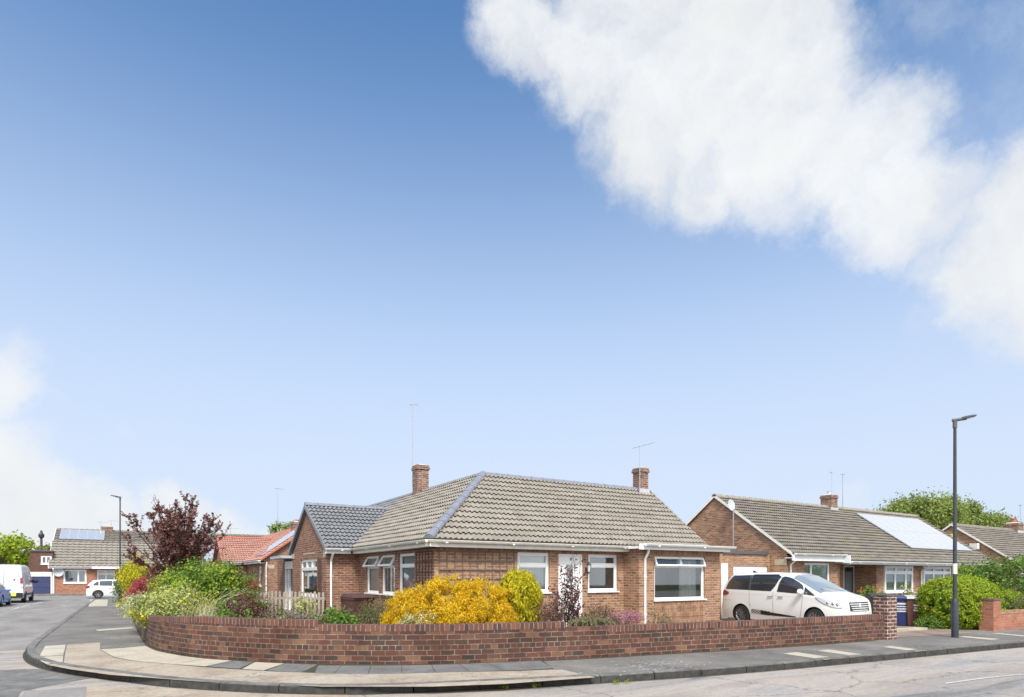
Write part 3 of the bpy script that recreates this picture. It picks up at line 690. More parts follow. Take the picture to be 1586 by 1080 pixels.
# ------------------------------------------------------------------ foliage helpers
def leaf_mesh(name, pts, nrm, size, aspect, mat, parent, seed=0, droop=0, updir=None, jit=.9, sizevar=.45):
    """pts (n,3) numpy world points, nrm outward directions; one little folded leaf at each"""
    rg = np.random.default_rng(seed); n = len(pts)
    nv = nrm + rg.normal(0, jit, (n, 3)); nv /= np.linalg.norm(nv, axis=1)[:, None] + 1e-9
    ref = rg.normal(0, 1, (n, 3))
    if updir is not None: ref = ref * .45 + np.array(updir)
    a = ref - nv * (ref * nv).sum(1)[:, None]; a /= np.linalg.norm(a, axis=1)[:, None] + 1e-9
    b_ = np.cross(nv, a); s = size * (1 + rg.uniform(-sizevar, sizevar, n))[:, None]
    L = a * s; Wd = b_ * s * aspect * .5
    v = np.empty((n, 4, 3)); v[:, 0] = pts - L * .5; v[:, 1] = pts + Wd + nv * s * .10; v[:, 2] = pts + L * .5; v[:, 3] = pts - Wd + nv * s * .10
    off = np.array(WLOC(parent)) if parent is not None else 0
    v = (v - off).reshape(-1, 3).astype(np.float32)
    me = bpy.data.meshes.new(name); me.vertices.add(n * 4); me.vertices.foreach_set('co', v.ravel())
    me.loops.add(n * 4); me.loops.foreach_set('vertex_index', np.arange(n * 4, dtype=np.int32))
    me.polygons.add(n); me.polygons.foreach_set('loop_start', np.arange(n, dtype=np.int32) * 4); me.polygons.foreach_set('loop_total', np.full(n, 4, np.int32))
    me.update(calc_edges=True); me.materials.append(M[mat])
    o = bpy.data.objects.new(name, me); COL.objects.link(o); o.parent = parent; return o
def clump_pts(rg, c, r, n, nclump, cr, shell=.55, bottom=-.9, flat=1.0, sq=1.0, bumpy=.10):
    """leaf positions in clumps spread over an ellipsoid (c, r)"""
    d = rg.normal(0, 1, (nclump * 3, 3)); d /= np.linalg.norm(d, axis=1)[:, None]; d = d[d[:, 2] > bottom][:nclump]
    if sq != 1.0:   # squarer outline
        d = np.sign(d) * np.abs(d) ** sq; d /= np.maximum(1, np.abs(d).max(1))[:, None] ** .5
    rad = shell + (1 - shell) * rg.uniform(0, 1, (len(d), 1)) ** .6
    bumpy = 1 + bumpy * rg.normal(0, 1, (len(d), 1)); cc = np.array(c) + d * np.array(r) * rad * bumpy
    k = rg.integers(0, len(d), n); g = rg.normal(0, 1, (n, 3)) * cr * np.array([1, 1, flat])
    p = cc[k] + g; nr = (p - np.array(c)) / np.array(r); nr = nr * .8 + g / cr * .35; nr /= np.linalg.norm(nr, axis=1)[:, None] + 1e-9
    return p, nr
def stems(parent, c, r, z0, n, rad, mat, seed, spread=.8, name='stem'):
    rn = random.Random(seed); mb = MB()
    for i in range(n):
        a = rn.uniform(0, 6.28); q = math.sqrt(rn.random()) * spread; b0 = V(c[0] + .12 * r[0] * math.cos(a), c[1] + .12 * r[1] * math.sin(a), z0)
        tip = V(c[0] + r[0] * q * math.cos(a), c[1] + r[1] * q * math.sin(a), c[2] + r[2] * rn.uniform(.1, .85) * math.sqrt(1 - q * q * .8))
        m_ = b0.lerp(tip, .5) + V(rn.uniform(-.1, .1) * r[0], rn.uniform(-.1, .1) * r[1], .12 * r[2])
        mb.tube([b0, m_, tip], [rad, rad * .6, rad * .2], 5, False)
    return mb.build(name, mat, parent)
def bush(name, label, cat, x, y, z0, r, mat, n=4000, size=.05, aspect=.5, nclump=60, cr=.12, shell=.5, group=None, stem='bark', nst=9, updir=None, jit=.8, seed=0, extra=None, core=None, srad=.018, cz=None, bottom=-.75, sq=1.0, flat=1.0, bumpy=.10):
    t_ = thing(name, label, cat, (x, y, z0), 0, group); rg = np.random.default_rng(seed + 11)
    c = (x, y, z0 + r[2] * .92 if cz is None else cz); rr = (r[0], r[1], r[2])
    p, nr = clump_pts(rg, c, rr, n, nclump, cr, shell, bottom, flat, sq, bumpy); keep = p[:, 2] > z0 + .01; p, nr = p[keep], nr[keep]
    leaf_mesh('foliage', p, nr, size, aspect, mat, t_, seed, updir=updir, jit=jit)
    if extra:
        for k, (nm, m2, n2, s2, zlo) in enumerate(extra):
            p2, nr2 = clump_pts(rg, c, tuple(q * 1.03 for q in rr), n2, max(6, nclump // 2), cr * .8, .85, zlo, flat)
            p2k = p2[:, 2] > z0; leaf_mesh(nm, p2[p2k], nr2[p2k], s2, .8, m2, t_, seed + 5 + k, jit=.5)['kind'] = 'stuff'
    if nst: stems(t_, c, rr, z0 - .03, nst, srad, stem, seed)
    if core:
        bm = bmesh.new(); bmesh.ops.create_icosphere(bm, subdivisions=4, radius=1); rn = random.Random(seed)
        for v_ in bm.verts:
            from mathutils import noise as mn
            q = v_.co.copy(); f = .80 + .10 * mn.noise(q * 3 + V(seed, 0, 0)); q2 = V(q.x * r[0] * f, q.y * r[1] * f, q.z * r[2] * f) + V(0, 0, c[2] - z0); q2.z = max(q2.z, 0); v_.co = q2
        me = bpy.data.meshes.new('inner_growth'); bm.to_mesh(me); bm.free(); me.materials.append(M[core]); o = bpy.data.objects.new('inner_growth', me); COL.objects.link(o); o.parent = t_
    return t_
def grow(mb, leaves, rn, p, d, L, rad, depth, up, spread, nleaf, lr):
    """recursive branch; appends tubes and leaf anchor points"""
    pts = [p]; q = p.copy(); dd = d.copy(); k = 4
    for i in range(k):
        dd = (dd + V(rn.gauss(0, .10), rn.gauss(0, .10), rn.gauss(0, .06) + up * .10)).normalized(); q = q + dd * (L / k); pts.append(q.copy())
    mb.tube(pts, [rad * (1 - .18 * i) for i in range(k + 1)], 6 if rad > .02 else 4, False)
    if depth <= 1:
        for i in range(nleaf):
            f = rn.random() ** .8 * k; i0 = min(k - 1, int(f)); c = pts[i0].lerp(pts[i0 + 1], f - i0)
            leaves.append(c + V(rn.gauss(0, lr), rn.gauss(0, lr), rn.gauss(0, lr)))
    if depth > 0:
        for i in range(rn.choice((2, 3, 3))):
            f = rn.uniform(.35, 1.0) * k; i0 = min(k - 1, int(f)); c = pts[i0].lerp(pts[i0 + 1], f - i0)
            ax = V(rn.gauss(0, 1), rn.gauss(0, 1), rn.gauss(0, .5)).normalized(); nd = (dd + ax * spread).normalized()
            grow(mb, leaves, rn, c, nd, L * rn.uniform(.5, .75), rad * .55, depth - 1, up, spread, nleaf, lr)
def tree(name, label, x, y, z0, trunk_h, limb_n, limb_l, trunk_r, mat, nleaf, lr, size, seed, group=None, elev=(25, 85), depth=2, up=.5, spread=.6, bark='bark', aspect=.6, cat='tree', fill=None):
    t_ = thing(name, label, cat, (x, y, z0), 0, group); rn = random.Random(seed); mb = MB(); leaves = []
    top = V(x, y, z0 + trunk_h); tr = MB(); tr.tube([V(x, y, z0 - .1), V(x + .03, y, z0 + trunk_h * .5), top], [trunk_r * 1.3, trunk_r, trunk_r * .8], 10, True); tr.build('trunk', bark, t_, smooth=True)
    for i in range(limb_n):
        a = 2 * math.pi * (i * .618) + rn.uniform(-.3, .3); e = R(rn.uniform(*elev)); d = V(math.cos(a) * math.cos(e), math.sin(a) * math.cos(e), math.sin(e))
        grow(mb, leaves, rn, top - V(0, 0, rn.uniform(0, trunk_h * .35)), d, limb_l * rn.uniform(.75, 1.15), trunk_r * .5, depth, up, spread, nleaf, lr)
    mb.build('branches', bark, t_)
    P_ = np.array([tuple(l) for l in leaves]); cen = P_.mean(0); nr = P_ - cen; nr /= np.linalg.norm(nr, axis=1)[:, None] + 1e-9
    leaf_mesh('crown', P_, nr, size, aspect, mat, t_, seed, jit=.9)
    return t_
X_, Y_, Z_ = V(1, 0, 0), V(0, 1, 0), V(0, 0, 1)
# ================================================================== GROUND, ROADS, PAVEMENTS
PZ = .12
poly('ground', [(-500, -60), (600, -60), (600, 700), (-500, 700)], -.03, 'grass_mat')
poly('road', [(-8.2, -25), (95, -25), (95, 30), (-8.2, 30)], 0, 'road_mat')
poly('side_street', [(-8.2, 18.5), (-1.5, 18.5), (-1.5, 30), (-1.5, 66.4), (-60, 66.4), (-60, 57.5), (-8.2, 57.5)], .004, 'side_road_mat')
poly('cross_street', [(-1.5, 56), (60, 56), (60, 66.4), (-1.5, 66.4)], .006, 'side_road_mat')
kp = [(45, 3.6, 0), (30, 5.0, 0), (18.5, 6.3, 0), (13, 6.85, 0), (9.8, 7.2, 0), (7.2, 7.65, 0), (4.9, 8.25, 0), (2.7, 9.05, 0), (.95, 10.6, 0), (-.3, 12.5, 0), (-1.3, 14.4, 0), (-1.85, 16.6, 0), (-2.03, 19.5, 0), (-2.06, 26, 0), (-2.1, 40, 0), (-2.1, 52, 0)]
kpath = catmull(kp, .3)
end_arc = [V(-2.1 + 3.4 * (1 - math.cos(R(a))), 52 + 3.4 * math.sin(R(a)), 0) for a in range(10, 91, 10)] + [V(20, 55.4, 0), V(50, 55.4, 0)]
kfull = kpath + end_arc
pav = poly('pavement', [(p.x, p.y) for p in kfull] + [(70, 55.4), (95, 55.4), (95, 3.0)], PZ, 'path_mat')
kb = MB(); i = 0; seg = 3
rn = random.Random(3)
while i < len(kfull) - 1:
    ch = kfull[i:i + seg + 1]
    if len(ch) > 1:
        dz = rn.uniform(-.004, .004)
        d = (ch[-1] - ch[-2]); ch = ch[:-1] + [ch[-1] - d.normalized() * .02]
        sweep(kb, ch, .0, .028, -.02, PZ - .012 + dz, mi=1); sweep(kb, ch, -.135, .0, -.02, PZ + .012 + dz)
    i += seg
struct(kb.build('kerb', ['kerb_mat', 'kerb_face_shaded']))
kd = MB(); sweep(kd, kpath, .03, .075, -.01, .0075); struct(kd.build('gutter_dirt', 'joint_mat'))
# far pavement and left pavement
poly('far_pavement', [(-60, 66.4), (60, 66.4), (60, 130), (-60, 130)], PZ, 'path_mat')
k2 = MB(); sweep(k2, [V(-60, 66.4, 0), V(60, 66.4, 0)], -.14, 0.0, -.02, PZ + .012); sweep(k2, [V(-8.2, -20, 0), V(-8.2, 57.5, 0)], 0, .14, -.02, PZ + .012); struct(k2.build('far_kerb', 'kerb_mat'))
poly('left_pavement', [(-8.2, -25), (-8.2, 57.5), (-40, 57.5), (-40, -25)], PZ, 'path_mat')
def R1(x, y): return (x / 2.937, 900 + y / 2.937)
def R2(x, y): return (500 + x / 2.937, 900 + y / 2.937)
def R3(x, y): return (1040 + x / 2.905, 900 + y / 2.905)
def gp(pts, z=PZ): return [G(u, v, z) for u, v in pts]
tan = [R1(*p) for p in ((305, 290), (455, 280), (455, 315), (520, 350), (600, 365), (780, 380), (930, 394), (1210, 412), (1586, 425))] + [R2(*p) for p in ((400, 420), (830, 412), (1090, 405), (1240, 440), (820, 470), (500, 482), (0, 482))] + [R1(*p) for p in ((1300, 474), (900, 458), (500, 428), (320, 403), (210, 382), (290, 372))]
poly('tan_tarmac_strip', gp(tan), PZ + .005, 'tan_mat')
def flags(name, quads, mat, z=PZ + .009, gap=.012):
    mb = MB()
    for q in quads:
        P_ = [Vector((*G(u, v, PZ), 0)) for u, v in q]; c = sum(P_, V(0, 0, 0)) / len(P_)
        P_ = [p + (c - p).normalized() * gap + V(0, 0, z) for p in P_]
        n = (P_[1] - P_[0]).cross(P_[2] - P_[0])
        if n.z < 0: P_ = P_[::-1]
        mb.face(P_)
        for a, b_ in zip(P_, P_[1:] + P_[:1]): mb.face([b_, a, a - V(0, 0, .004), b_ - V(0, 0, .004)])
    return struct(mb.build(name, mat))
poly('flag_bed', gp([R1(*p) for p in ((450, 312), (662, 296), (760, 322), (900, 342), (1080, 360), (1300, 374), (1586, 384))] + [R2(*p) for p in ((300, 384), (620, 380), (900, 368), (1000, 362), (1050, 400), (830, 414), (400, 424), (0, 428))] + [R1(*p) for p in ((1210, 414), (930, 394), (780, 382), (600, 367), (520, 352))]), PZ + .0045, 'joint_mat')
flags('pale_paving_flags', [[R1(*p) for p in q] for q in (
    ((455, 313), (560, 306), (640, 330), (520, 348)), ((560, 306), (660, 297), (760, 323), (640, 330)),
    ((520, 348), (640, 330), (740, 350), (610, 365)), ((640, 330), (760, 323), (880, 341), (740, 350)),
    ((610, 365), (740, 350), (880, 341), (960, 350), (790, 380)), ((960, 350), (1070, 361), (935, 390), (790, 380)),
    ((1165, 368), (1295, 377), (1200, 409), (1100, 402)))], 'flag_pale')
flags('dark_paving_flags', [[R1(*p) for p in q] for q in (((1080, 361), (1160, 368), (1090, 401), (940, 390)), ((1300, 377), (1420, 381), (1345, 416), (1210, 410)), ((1420, 381), (1445, 382), (1375, 417), (1345, 416)))]
      + [[R2(*p) for p in q] for q in (((-20, 386), (85, 387), (50, 424), (-40, 423)), ((85, 387), (220, 387), (205, 426), (50, 424)), ((220, 387), (360, 386), (358, 424), (205, 426)), ((360, 386), (495, 384), (512, 420), (358, 424)), ((495, 384), (620, 380), (665, 414), (512, 420)), ((620, 380), (745, 375), (825, 410), (665, 414)), ((745, 375), (870, 369), (965, 404), (825, 410)), ((870, 369), (985, 362), (1050, 398), (965, 404)))], 'flag_dark')
flags('corner_flags', [[R1(*p) for p in q] for q in (((205, 297), (300, 291), (288, 340), (178, 345)), ((178, 347), (288, 342), (288, 370), (212, 380), (182, 366)))], 'flag_pale')
def strip(name, q, mat='flag_pale', z=PZ + .006): return poly(name, gp(q, PZ), z, mat)
strip('pale_paving_strip', [R3(*p) for p in ((500, 328), (560, 321), (745, 348), (690, 356))])
strip('pale_paving_strip', [R3(*p) for p in ((655, 315), (705, 309), (890, 335), (840, 341))])
strip('pale_paving_strip', [R3(*p) for p in ((950, 298), (990, 294), (1150, 314), (1100, 319))])
strip('pale_paving_strip', [R3(*p) for p in ((1288, 252), (1320, 249), (1480, 262), (1440, 267))])
strip('pale_paving_strip', [R3(*p) for p in ((1440, 237), (1470, 235), (1586, 246), (1586, 251))])
strip('pale_paving_strip', [R1(*p) for p in ((435, 222), (600, 210), (612, 216), (445, 229))])
strip('pale_far_patch', [(140, 929), (167, 929), (166, 939), (137, 940)])
def rstrip(name, q, mat='road_paint', z=.008): return poly(name, [G(u, v, 0) for u, v in q], z, mat)
rstrip('parking_dash', [(11, 948), (14, 947), (31, 941.2), (29, 940.6)]); rstrip('parking_dash', [(32, 940), (34, 940.5), (47, 937), (45, 936.5)]); rstrip('parking_dash', [(50, 936), (52, 936.3), (66, 933.4), (63, 933)])
rstrip('worn_road_line', [R3(*p) for p in ((1228, 461), (1234, 465), (1420, 439.5), (1586, 422.5), (1586, 420), (1400, 437))])
rstrip('road_repair', [R1(*p) for p in ((0, 405), (330, 398), (480, 430), (100, 500), (60, 560), (-80, 560))], 'kerb_mat', .004)
rstrip('concrete_gutter', [R1(*p) for p in ((395, 478), (700, 486), (1586, 520), (1586, 640), (380, 640))], 'tan_mat', .0045)
rstrip('dark_road_patch', [R1(*p) for p in ((110, 505), (392, 482), (380, 640), (60, 640))], 'side_road_mat', .005)
poly('driveway', [(16.35, 8.6), (20.6, 7.95), (20.6, 8.6), (21.6, 9.0), (22.0, 15.7), (16.0, 15.7)], PZ + .006, 'drive_mat')
drv = MB(); drv.obox((17.6, 9.4, 0), V(.98, -.08, 0).normalized(), V(.08, .98, 0).normalized(), 0, 2.8, 0, .3, PZ, PZ + .07); struct(drv.build('driveway_edge', 'flag_pale'))
# pale scuffs on the footpath
rs = random.Random(77); mb = MB()
for i in range(190):
    u_ = rs.gauss(1005, 34); v_ = 1034 - (u_ - 960) * .055 + rs.gauss(0, 5.5)
    if v_ > 1050 or v_ < 1017: continue
    q = V(*G(u_, v_, PZ), PZ + .005); a = rs.uniform(0, 6.28); l_ = rs.uniform(.012, .055); w_ = l_ * rs.uniform(.2, .6); e1 = V(math.cos(a), math.sin(a), 0); e2 = V(-e1.y, e1.x, 0)
    mb.face([q - e1 * l_, q - e2 * w_ * .6 - e1 * l_ * .2, q + e1 * l_ * .7 - e2 * w_ * .3, q + e1 * l_, q + e2 * w_])
o = mb.build('pavement_scuffs', 'road_paint'); o['kind'] = 'stuff'
# garden soil
wall_px = [(238, 1005.5), (272, 1014), (310, 1019.5), (361, 1023.5), (420, 1027), (477, 1029), (540, 1030), (602, 1030.5), (704, 1029), (806, 1025), (909, 1020.5), (1040, 1013), (1178, 1005), (1280, 998), (1353, 992.3)]
wp = [V(.02, 46, 0), V(.05, 38, 0), V(.1, 31, 0), V(.18, 24, 0), V(.31, 18.1, 0)] + [V(*G(u, v, PZ), 0) for u, v in wall_px]
wpath = catmull(wp, .18)
soil = [(p.x + .1, p.y + .12) for p in wpath[::4]] + [(15.9, 9.0), (15.9, 14.2), (6.4, 14.2), (6.4, 50), (.3, 50)]
poly('garden_soil', soil, .30, 'soil_mat')

# ================================================================== GARDEN WALL
WL = [0]
for i in range(1, len(wpath)): WL.append(WL[-1] + (wpath[i] - wpath[i - 1]).length)
def arc_at(u, v):
    q = V(*G(u, v, PZ), 0); i = min(range(len(wpath)), key=lambda k: (wpath[k] - q).length); return WL[i]
s_a = arc_at(238, 1005.5); s_b = arc_at(489, 1029); s_c = arc_at(876, 1022); s_d = arc_at(942, 1018.7); s_e = WL[-1]
def ztop(s):
    if s < s_a: return .84 + .01 * math.sin(s)
    if s < s_b: return .845 + .09 * min(1, (s - s_a) / 2.2)
    if s < s_c: return .853
    if s < s_d: return .745
    return .745 + .02 * (s - s_d) / (s_e - s_d)
gw = thing('garden_wall', 'low curved dark red brick garden wall with soldier-course coping round the corner plot', 'wall', (wpath[len(wpath) // 2].x, wpath[len(wpath) // 2].y, PZ))
def subpath(a, b): return [p for p, l in zip(wpath, WL) if a - 1e-6 <= l <= b + 1e-6]
def wsweep(mb, a, b, o0, o1, z0, z1, uvo=0):
    pp = subpath(a, b)
    if len(pp) > 1: sweep(mb, pp, o0, o1, z0, z1)
CH = .120
mb = MB()
for a, b_ in ((0, s_b), (s_b, s_c), (s_c, s_d), (s_d, s_e)):
    pp = subpath(a - .09, b_ + .09); l0 = WL[wpath.index(pp[0])]
    sweep(mb, pp, 0, .22, PZ - .1, (lambda l, l0=l0, a=a, b_=b_: ztop(min(max(l + l0, a + 1e-4), b_ - 1e-4)) - (CH if not (s_c <= a < s_d) else .0)))
mb.build('brickwork', 'wall_brick', gw)
mb = MB()
for a, b_ in ((0, s_b), (s_b, s_c), (s_d, s_e)):
    pp = subpath(a, b_); l0 = WL[wpath.index(pp[0])]
    zt = lambda l, l0=l0, a=a, b_=b_: ztop(min(max(l + l0, a + 1e-4), b_ - 1e-4))
    sweep(mb, pp, -.004, .225, lambda l: zt(l) - CH, zt)
mb.build('coping', 'coping_brick', gw)
mb = MB(); sweep(mb, wpath, -.045, .01, PZ - .02, PZ + .014); struct(mb.build('wall_foot_moss', 'joint_mat'))
e = wpath[-1]; dd = (wpath[-1] - wpath[-4]).normalized(); nn = V(-dd.y, dd.x, 0)
mb = MB(); mb.obox((e.x, e.y, 0), dd, -nn, 0, .5, -.22, -.001, PZ - .1, ztop(s_e) - CH); mb.build('brickwork', 'wall_brick', gw)
mb = MB(); mb.obox((e.x, e.y, 0), dd, -nn, 0, .5, -.225, .004, ztop(s_e) - CH, ztop(s_e)); mb.build('coping', 'coping_brick', gw)
mb = MB(); mb.obox((e.x, e.y, 0) , dd, -nn, .46, .88, -.30, .06, PZ - .1, 1.235); pr = mb.build('pier', 'pier_brick', gw)
mb = MB(); mb.obox((e.x, e.y, 0), dd, -nn, .445, .895, -.315, .075, 1.235, 1.27); mb.build('pier_cap', 'slate_cap', pr)
# right-hand neighbour's wall with red pier
rw = thing('boundary_wall', 'low faded red brick wall with a taller red brick pier at the right-hand edge', 'wall', (20.9, 7.75, PZ))
px0 = V(*G(1513, 980, PZ), 0); d2 = V(.997, -.08, 0).normalized(); n2 = V(-.08, -.997, 0).normalized()
mb = MB(); mb.obox(px0, d2, n2, .9, 1.3, -.38, 0, PZ - .1, 1.03); p2 = mb.build('pier', 'red_brick', rw)
mb = MB(); mb.obox(px0, d2, n2, .88, 1.32, -.40, .02, 1.03, 1.075); mb.build('pier_cap', 'slate_cap', p2)
mb = MB(); mb.obox(px0 + V(0, .1, 0), d2, n2, 1.3, 16, -.22, 0, PZ - .1, .60); mb.build('brickwork', 'red_brick', rw)
mb = MB(); mb.obox(px0 + V(0, .1, 0), d2, n2, 1.3, 16, -.225, .006, .60, .70); mb.build('coping', 'house_soldier', rw)

# ================================================================== MAIN BUNGALOW
EX, EY, EZ = 6.09, 13.58, 2.62; RZ = 4.82; RX = 9.09; RY = 16.315; XE = 15.92
house = thing('bungalow', 'corner brick bungalow with hipped tan tile roof and small dark tiled side wing', 'house', (9, 17, PZ))
mb = MB(); W0 = PZ - .05; WT = 2.56
sx = lambda u: ux(u, 13.83) - 6.34
wS1 = (sx(801.5), sx(851), 1.30, 2.38); dS = (sx(865), sx(902.5), .32, 2.36); wS2 = (sx(911), sx(956.5), 1.30, 2.37)
wallface(mb, (6.34, 13.83, 0), X_, -Y_, 12.48 - 6.34, W0, WT, [wS1, dS, wS2])
# extension
x2 = 12.48; LX = 15.97 - x2
bx = lambda u: ux(u, 13.2) - x2
wS3 = (bx(1013.5), bx(1091.5), 1.03, 2.33)
wallface(mb, (x2, 13.83, 0), -Y_, -X_, .63, W0, WT)
wallface(mb, (x2, 13.2, 0), X_, -Y_, LX, W0, WT, [wS3])
wallface(mb, (15.97, 13.2, 0), Y_, X_, 5.85, W0, WT)
mb.obox((x2, 13.2, 0), X_, -Y_, -.003, .20, -.1, .035, W0 + .001, WT - .001)
wallface(mb, (12, 19.05, 0), X_, Y_, 3.97, W0, WT); wallface(mb, (12, 19.05, 0), Y_, X_, 8.95, W0, WT); wallface(mb, (5.3, 28, 0), X_, Y_, 6.7, W0, WT)
wal = mb.build('wall', 'house_brick', house)
mb = MB(); ow = lambda u: uy(u, 6.34) - 13.83
wW = [(ow(642), ow(617), 1.22, 2.36), (ow(611.5), ow(590.5), 1.22, 2.36), (ow(586.5), ow(567), 1.22, 2.36)]
wallface(mb, (6.34, 13.83, 0), Y_, -X_, 19.7 - 13.83, W0, WT, wW)
wallface(mb, (5.3, 19.7, 0), X_, -Y_, 1.04, W0, WT)
gy = lambda u: uy(u, 5.3) - 19.7
wG = (gy(491), gy(465), 1.05, 2.33)
wallface(mb, (5.3, 19.7, 0), Y_, -X_, 4.8, W0, WT, [wG], gable=[(0, WT), (4.8, WT), (2.4, 4.14)])
pD = (.12, 1.75, .3, 2.32)
wallface(mb, (5.42, 24.5, 0), Y_, -X_, 3.5, W0, WT, [pD])
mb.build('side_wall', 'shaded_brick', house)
# soldier courses and panels, a few millimetres proud
mb = MB()
mb.obox((6.34, 13.83, 0), X_, -Y_, .02, 12.47 - 6.34, -.05, .004, 2.385, 2.55); mb.obox((x2, 13.2, 0), X_, -Y_, .21, LX, -.05, .004, 2.345, 2.555)
for r_ in range(3): mb.obox((x2, 13.2, 0), X_, -Y_, wS3[0] + .0, wS3[1] + .0, -.05, .012, .27 + r_ * .245, .27 + r_ * .245 + .228)
mb.build('soldier_course', 'house_soldier', house)
for a_, b_, n_, z0_, z1_ in ((1.45, 3.1, .006, 2.5, 2.54), (.05, .35, .02, 2.34, 2.58), (4.5, 4.78, .02, 2.40, 2.58)):
    mb = MB(); mb.obox((5.3, 19.7, 0), Y_, -X_, a_, b_, -.05, n_, z0_, z1_); mb.build('stone_dressing', 'stone_block', house)
mb = MB(); mb.obox((5.3, 19.7, 0), Y_, -X_, gy(498.5), gy(492), -.05, .008, .9, 2.33); mb.build('dark_brick_panel', 'brown_brick', house)
# windows
window(house, (6.34, 13.83, 0), X_, -Y_, wS1, (1,), .32, (), 'blind_vertical', cas=.03, label='white framed window with pale blinds left of the front door')
window(house, (6.34, 13.83, 0), X_, -Y_, wS2, (1,), .30, (), 'net_dark', cas=.03, label='white framed window with dark glass right of the front door')
window(house, (x2, 13.2, 0), X_, -Y_, wS3, (1,), .22, (0, 1), None, topcols=(1, 1), curtain=((.62, .98), (.0, .07)), tilt=.38, cas=.02, label='wide front window with two tilted top lights and a white curtain')
for i, op in enumerate(wW): window(house, (6.34, 13.83, 0), Y_, -X_, op, (1,), .30, () if i == 0 else (0,), 'blind_vertical' if i != 1 else 'blind_slats', cas=.02, tilt=.5)
window(house, (5.3, 19.7, 0), Y_, -X_, wG, (1,), .27, (), 'garden_reflection', topcols=(1, 1, 1), cas=.03, label='side window with three small top lights and a painted green garden reflection')
# front door
dm = MB(); P_ = (6.34, 13.83, 0)
ring(dm, P_, X_, -Y_, dS[0], dS[1], dS[2], dS[3], .06, -.10, -.02); dm.obox(P_, X_, -Y_, dS[0] + .06, dS[1] - .06, -.08, -.045, dS[2] + .06, dS[3] - .06)
dw_ = dS[1] - dS[0]
for a, b_, c_, d_ in ((.14, .86, .58, .93), (.14, .46, .10, .50), (.54, .86, .10, .50)):
    ring(dm, P_, X_, -Y_, dS[0] + dw_ * a, dS[0] + dw_ * b_, dS[2] + 2.04 * c_, dS[2] + 2.04 * d_, .025, -.046, -.036)
dr = dm.build('door', 'upvc_white', house)
dp = MB(); dp.obox(P_, X_, -Y_, dS[0] + dw_ * .38, dS[0] + dw_ * .62, -.05, -.040, dS[2] + 1.15, dS[2] + 1.75); dp.build('pane', 'screen_glass', dr)
hm = MB(); hm.tube([(6.34 + dS[0] + .13, 13.83, 1.33), (6.34 + dS[0] + .13, 13.80, 1.33), (6.34 + dS[0] + .24, 13.80, 1.33)], .011, 6); hm.build('handle', 'chrome', dr)
st = MB(); st.obox(P_, X_, -Y_, dS[0] - .1, dS[1] + .1, .0, .5, .2, .32); st.build('door_step', 'flag_pale', house)
# porch door on the side
dm = MB(); P_ = (5.42, 24.5, 0); ring(dm, P_, Y_, -X_, pD[0], pD[1], pD[2], pD[3], .09, -.10, .04); dm.obox(P_, Y_, -X_, pD[0], pD[1], -.09, .045, pD[3] - .30, pD[3])
dm.obox(P_, Y_, -X_, 1.05, 1.15, -.10, .03, pD[2], pD[3] - .3); d_ = dm.build('porch_frame', 'upvc_white', house)
pm = MB(); pm.obox(P_, Y_, -X_, pD[0] + .09, 1.05, -.08, -.05, pD[2], pD[3] - .3); pm.build('porch_door', 'door_navy', d_)
pm = MB(); pm.face([V(5.46, 24.5 + 1.15, .4), V(5.46, 24.5 + pD[1] - .09, .4), V(5.46, 24.5 + pD[1] - .09, 2.0), V(5.46, 24.5 + 1.15, 2.0)]); pm.build('pane', 'screen_glass', d_)
cn = MB(); cn.obox(P_, Y_, -X_, -.02, 2.1, -.1, .55, 2.42, 2.52); cn.build('porch_canopy', 'lead', house)
# roof
sl_ = math.hypot(2.735, 2.2); wl_ = math.hypot(3.0, 2.2)
DvS = V(0, 2.735, 2.2) / sl_; DvW = V(3.0, 0, 2.2) / wl_
roof = roof_slope(house, 'roof', (EX, EY, EZ), X_, DvS, [(0, 0), (XE - EX, 0), (XE - EX, sl_), (3.0, sl_)], 'tan_tiles')
roof['label'] = 'front roof slope of weathered tan interlocking tiles'
r2 = roof_slope(house, 'roof', (EX, EY, EZ), Y_, DvW, [(0, 0), (5.87, 0), (8.52, wl_ * 1.59 / 2.2), (8.52, wl_), (2.735, wl_)], 'tan_tiles')
r3 = roof_slope(house, 'roof', (EX, EY, EZ), Y_, DvW, [(8.52, wl_ * 1.59 / 2.2), (11.17, 0), (14.6, 0), (14.6, wl_), (8.52, wl_)], 'slate_tiles')
wn_ = math.hypot(2.65, 1.59)
rw_ = roof_slope(house, 'wing_roof', (5.21, 19.45, EZ), X_, V(0, 2.65, 1.59) / wn_, [(0, 0), (.88, 0), (3.05, wn_), (0, wn_)], 'slate_tiles')
rw_['label'] = 'dark grey glazed tiles on the small side gable'
roof_slope(house, 'wing_roof', (5.21, 24.75, EZ), X_, V(0, -2.65, 1.59) / wn_, [(0, 0), (.88, 0), (3.05, wn_), (0, wn_)], 'slate_tiles')
mb = MB()
mb.face([V(RX, RY, RZ - .02), V(XE, RY, RZ - .02), V(XE, 19.05, EZ), V(12.09, 19.05, EZ)]); mb.face([V(RX, RY, RZ - .02), V(12.09, 19.05, EZ), V(12.09, 28.1, EZ), V(RX, 28.1, RZ - .02)])
mb.face([V(15.9, 13.7, 2.55), V(15.9, 19.0, 2.55), V(15.9, RY, RZ - .06)]); mb.build('rear_roof', 'tan_tiles', house)
rg_ = ridge(roof, (RX, RY, RZ), (XE - .02, RY, RZ), .12, 'ridge_grey', .42)
ridge(roof, (EX - .02, EY - .02, EZ + .06), (RX, RY, RZ + .04), .118, 'ridge_grey', .42, 'hip_tiles')
ridge(r2, (RX, RY, RZ), (RX, 28, RZ), .12, 'ridge_grey')
ridge(rw_, (5.19, 22.1, 4.25), (8.2, 22.1, 4.25), .11, 'ridge_grey')
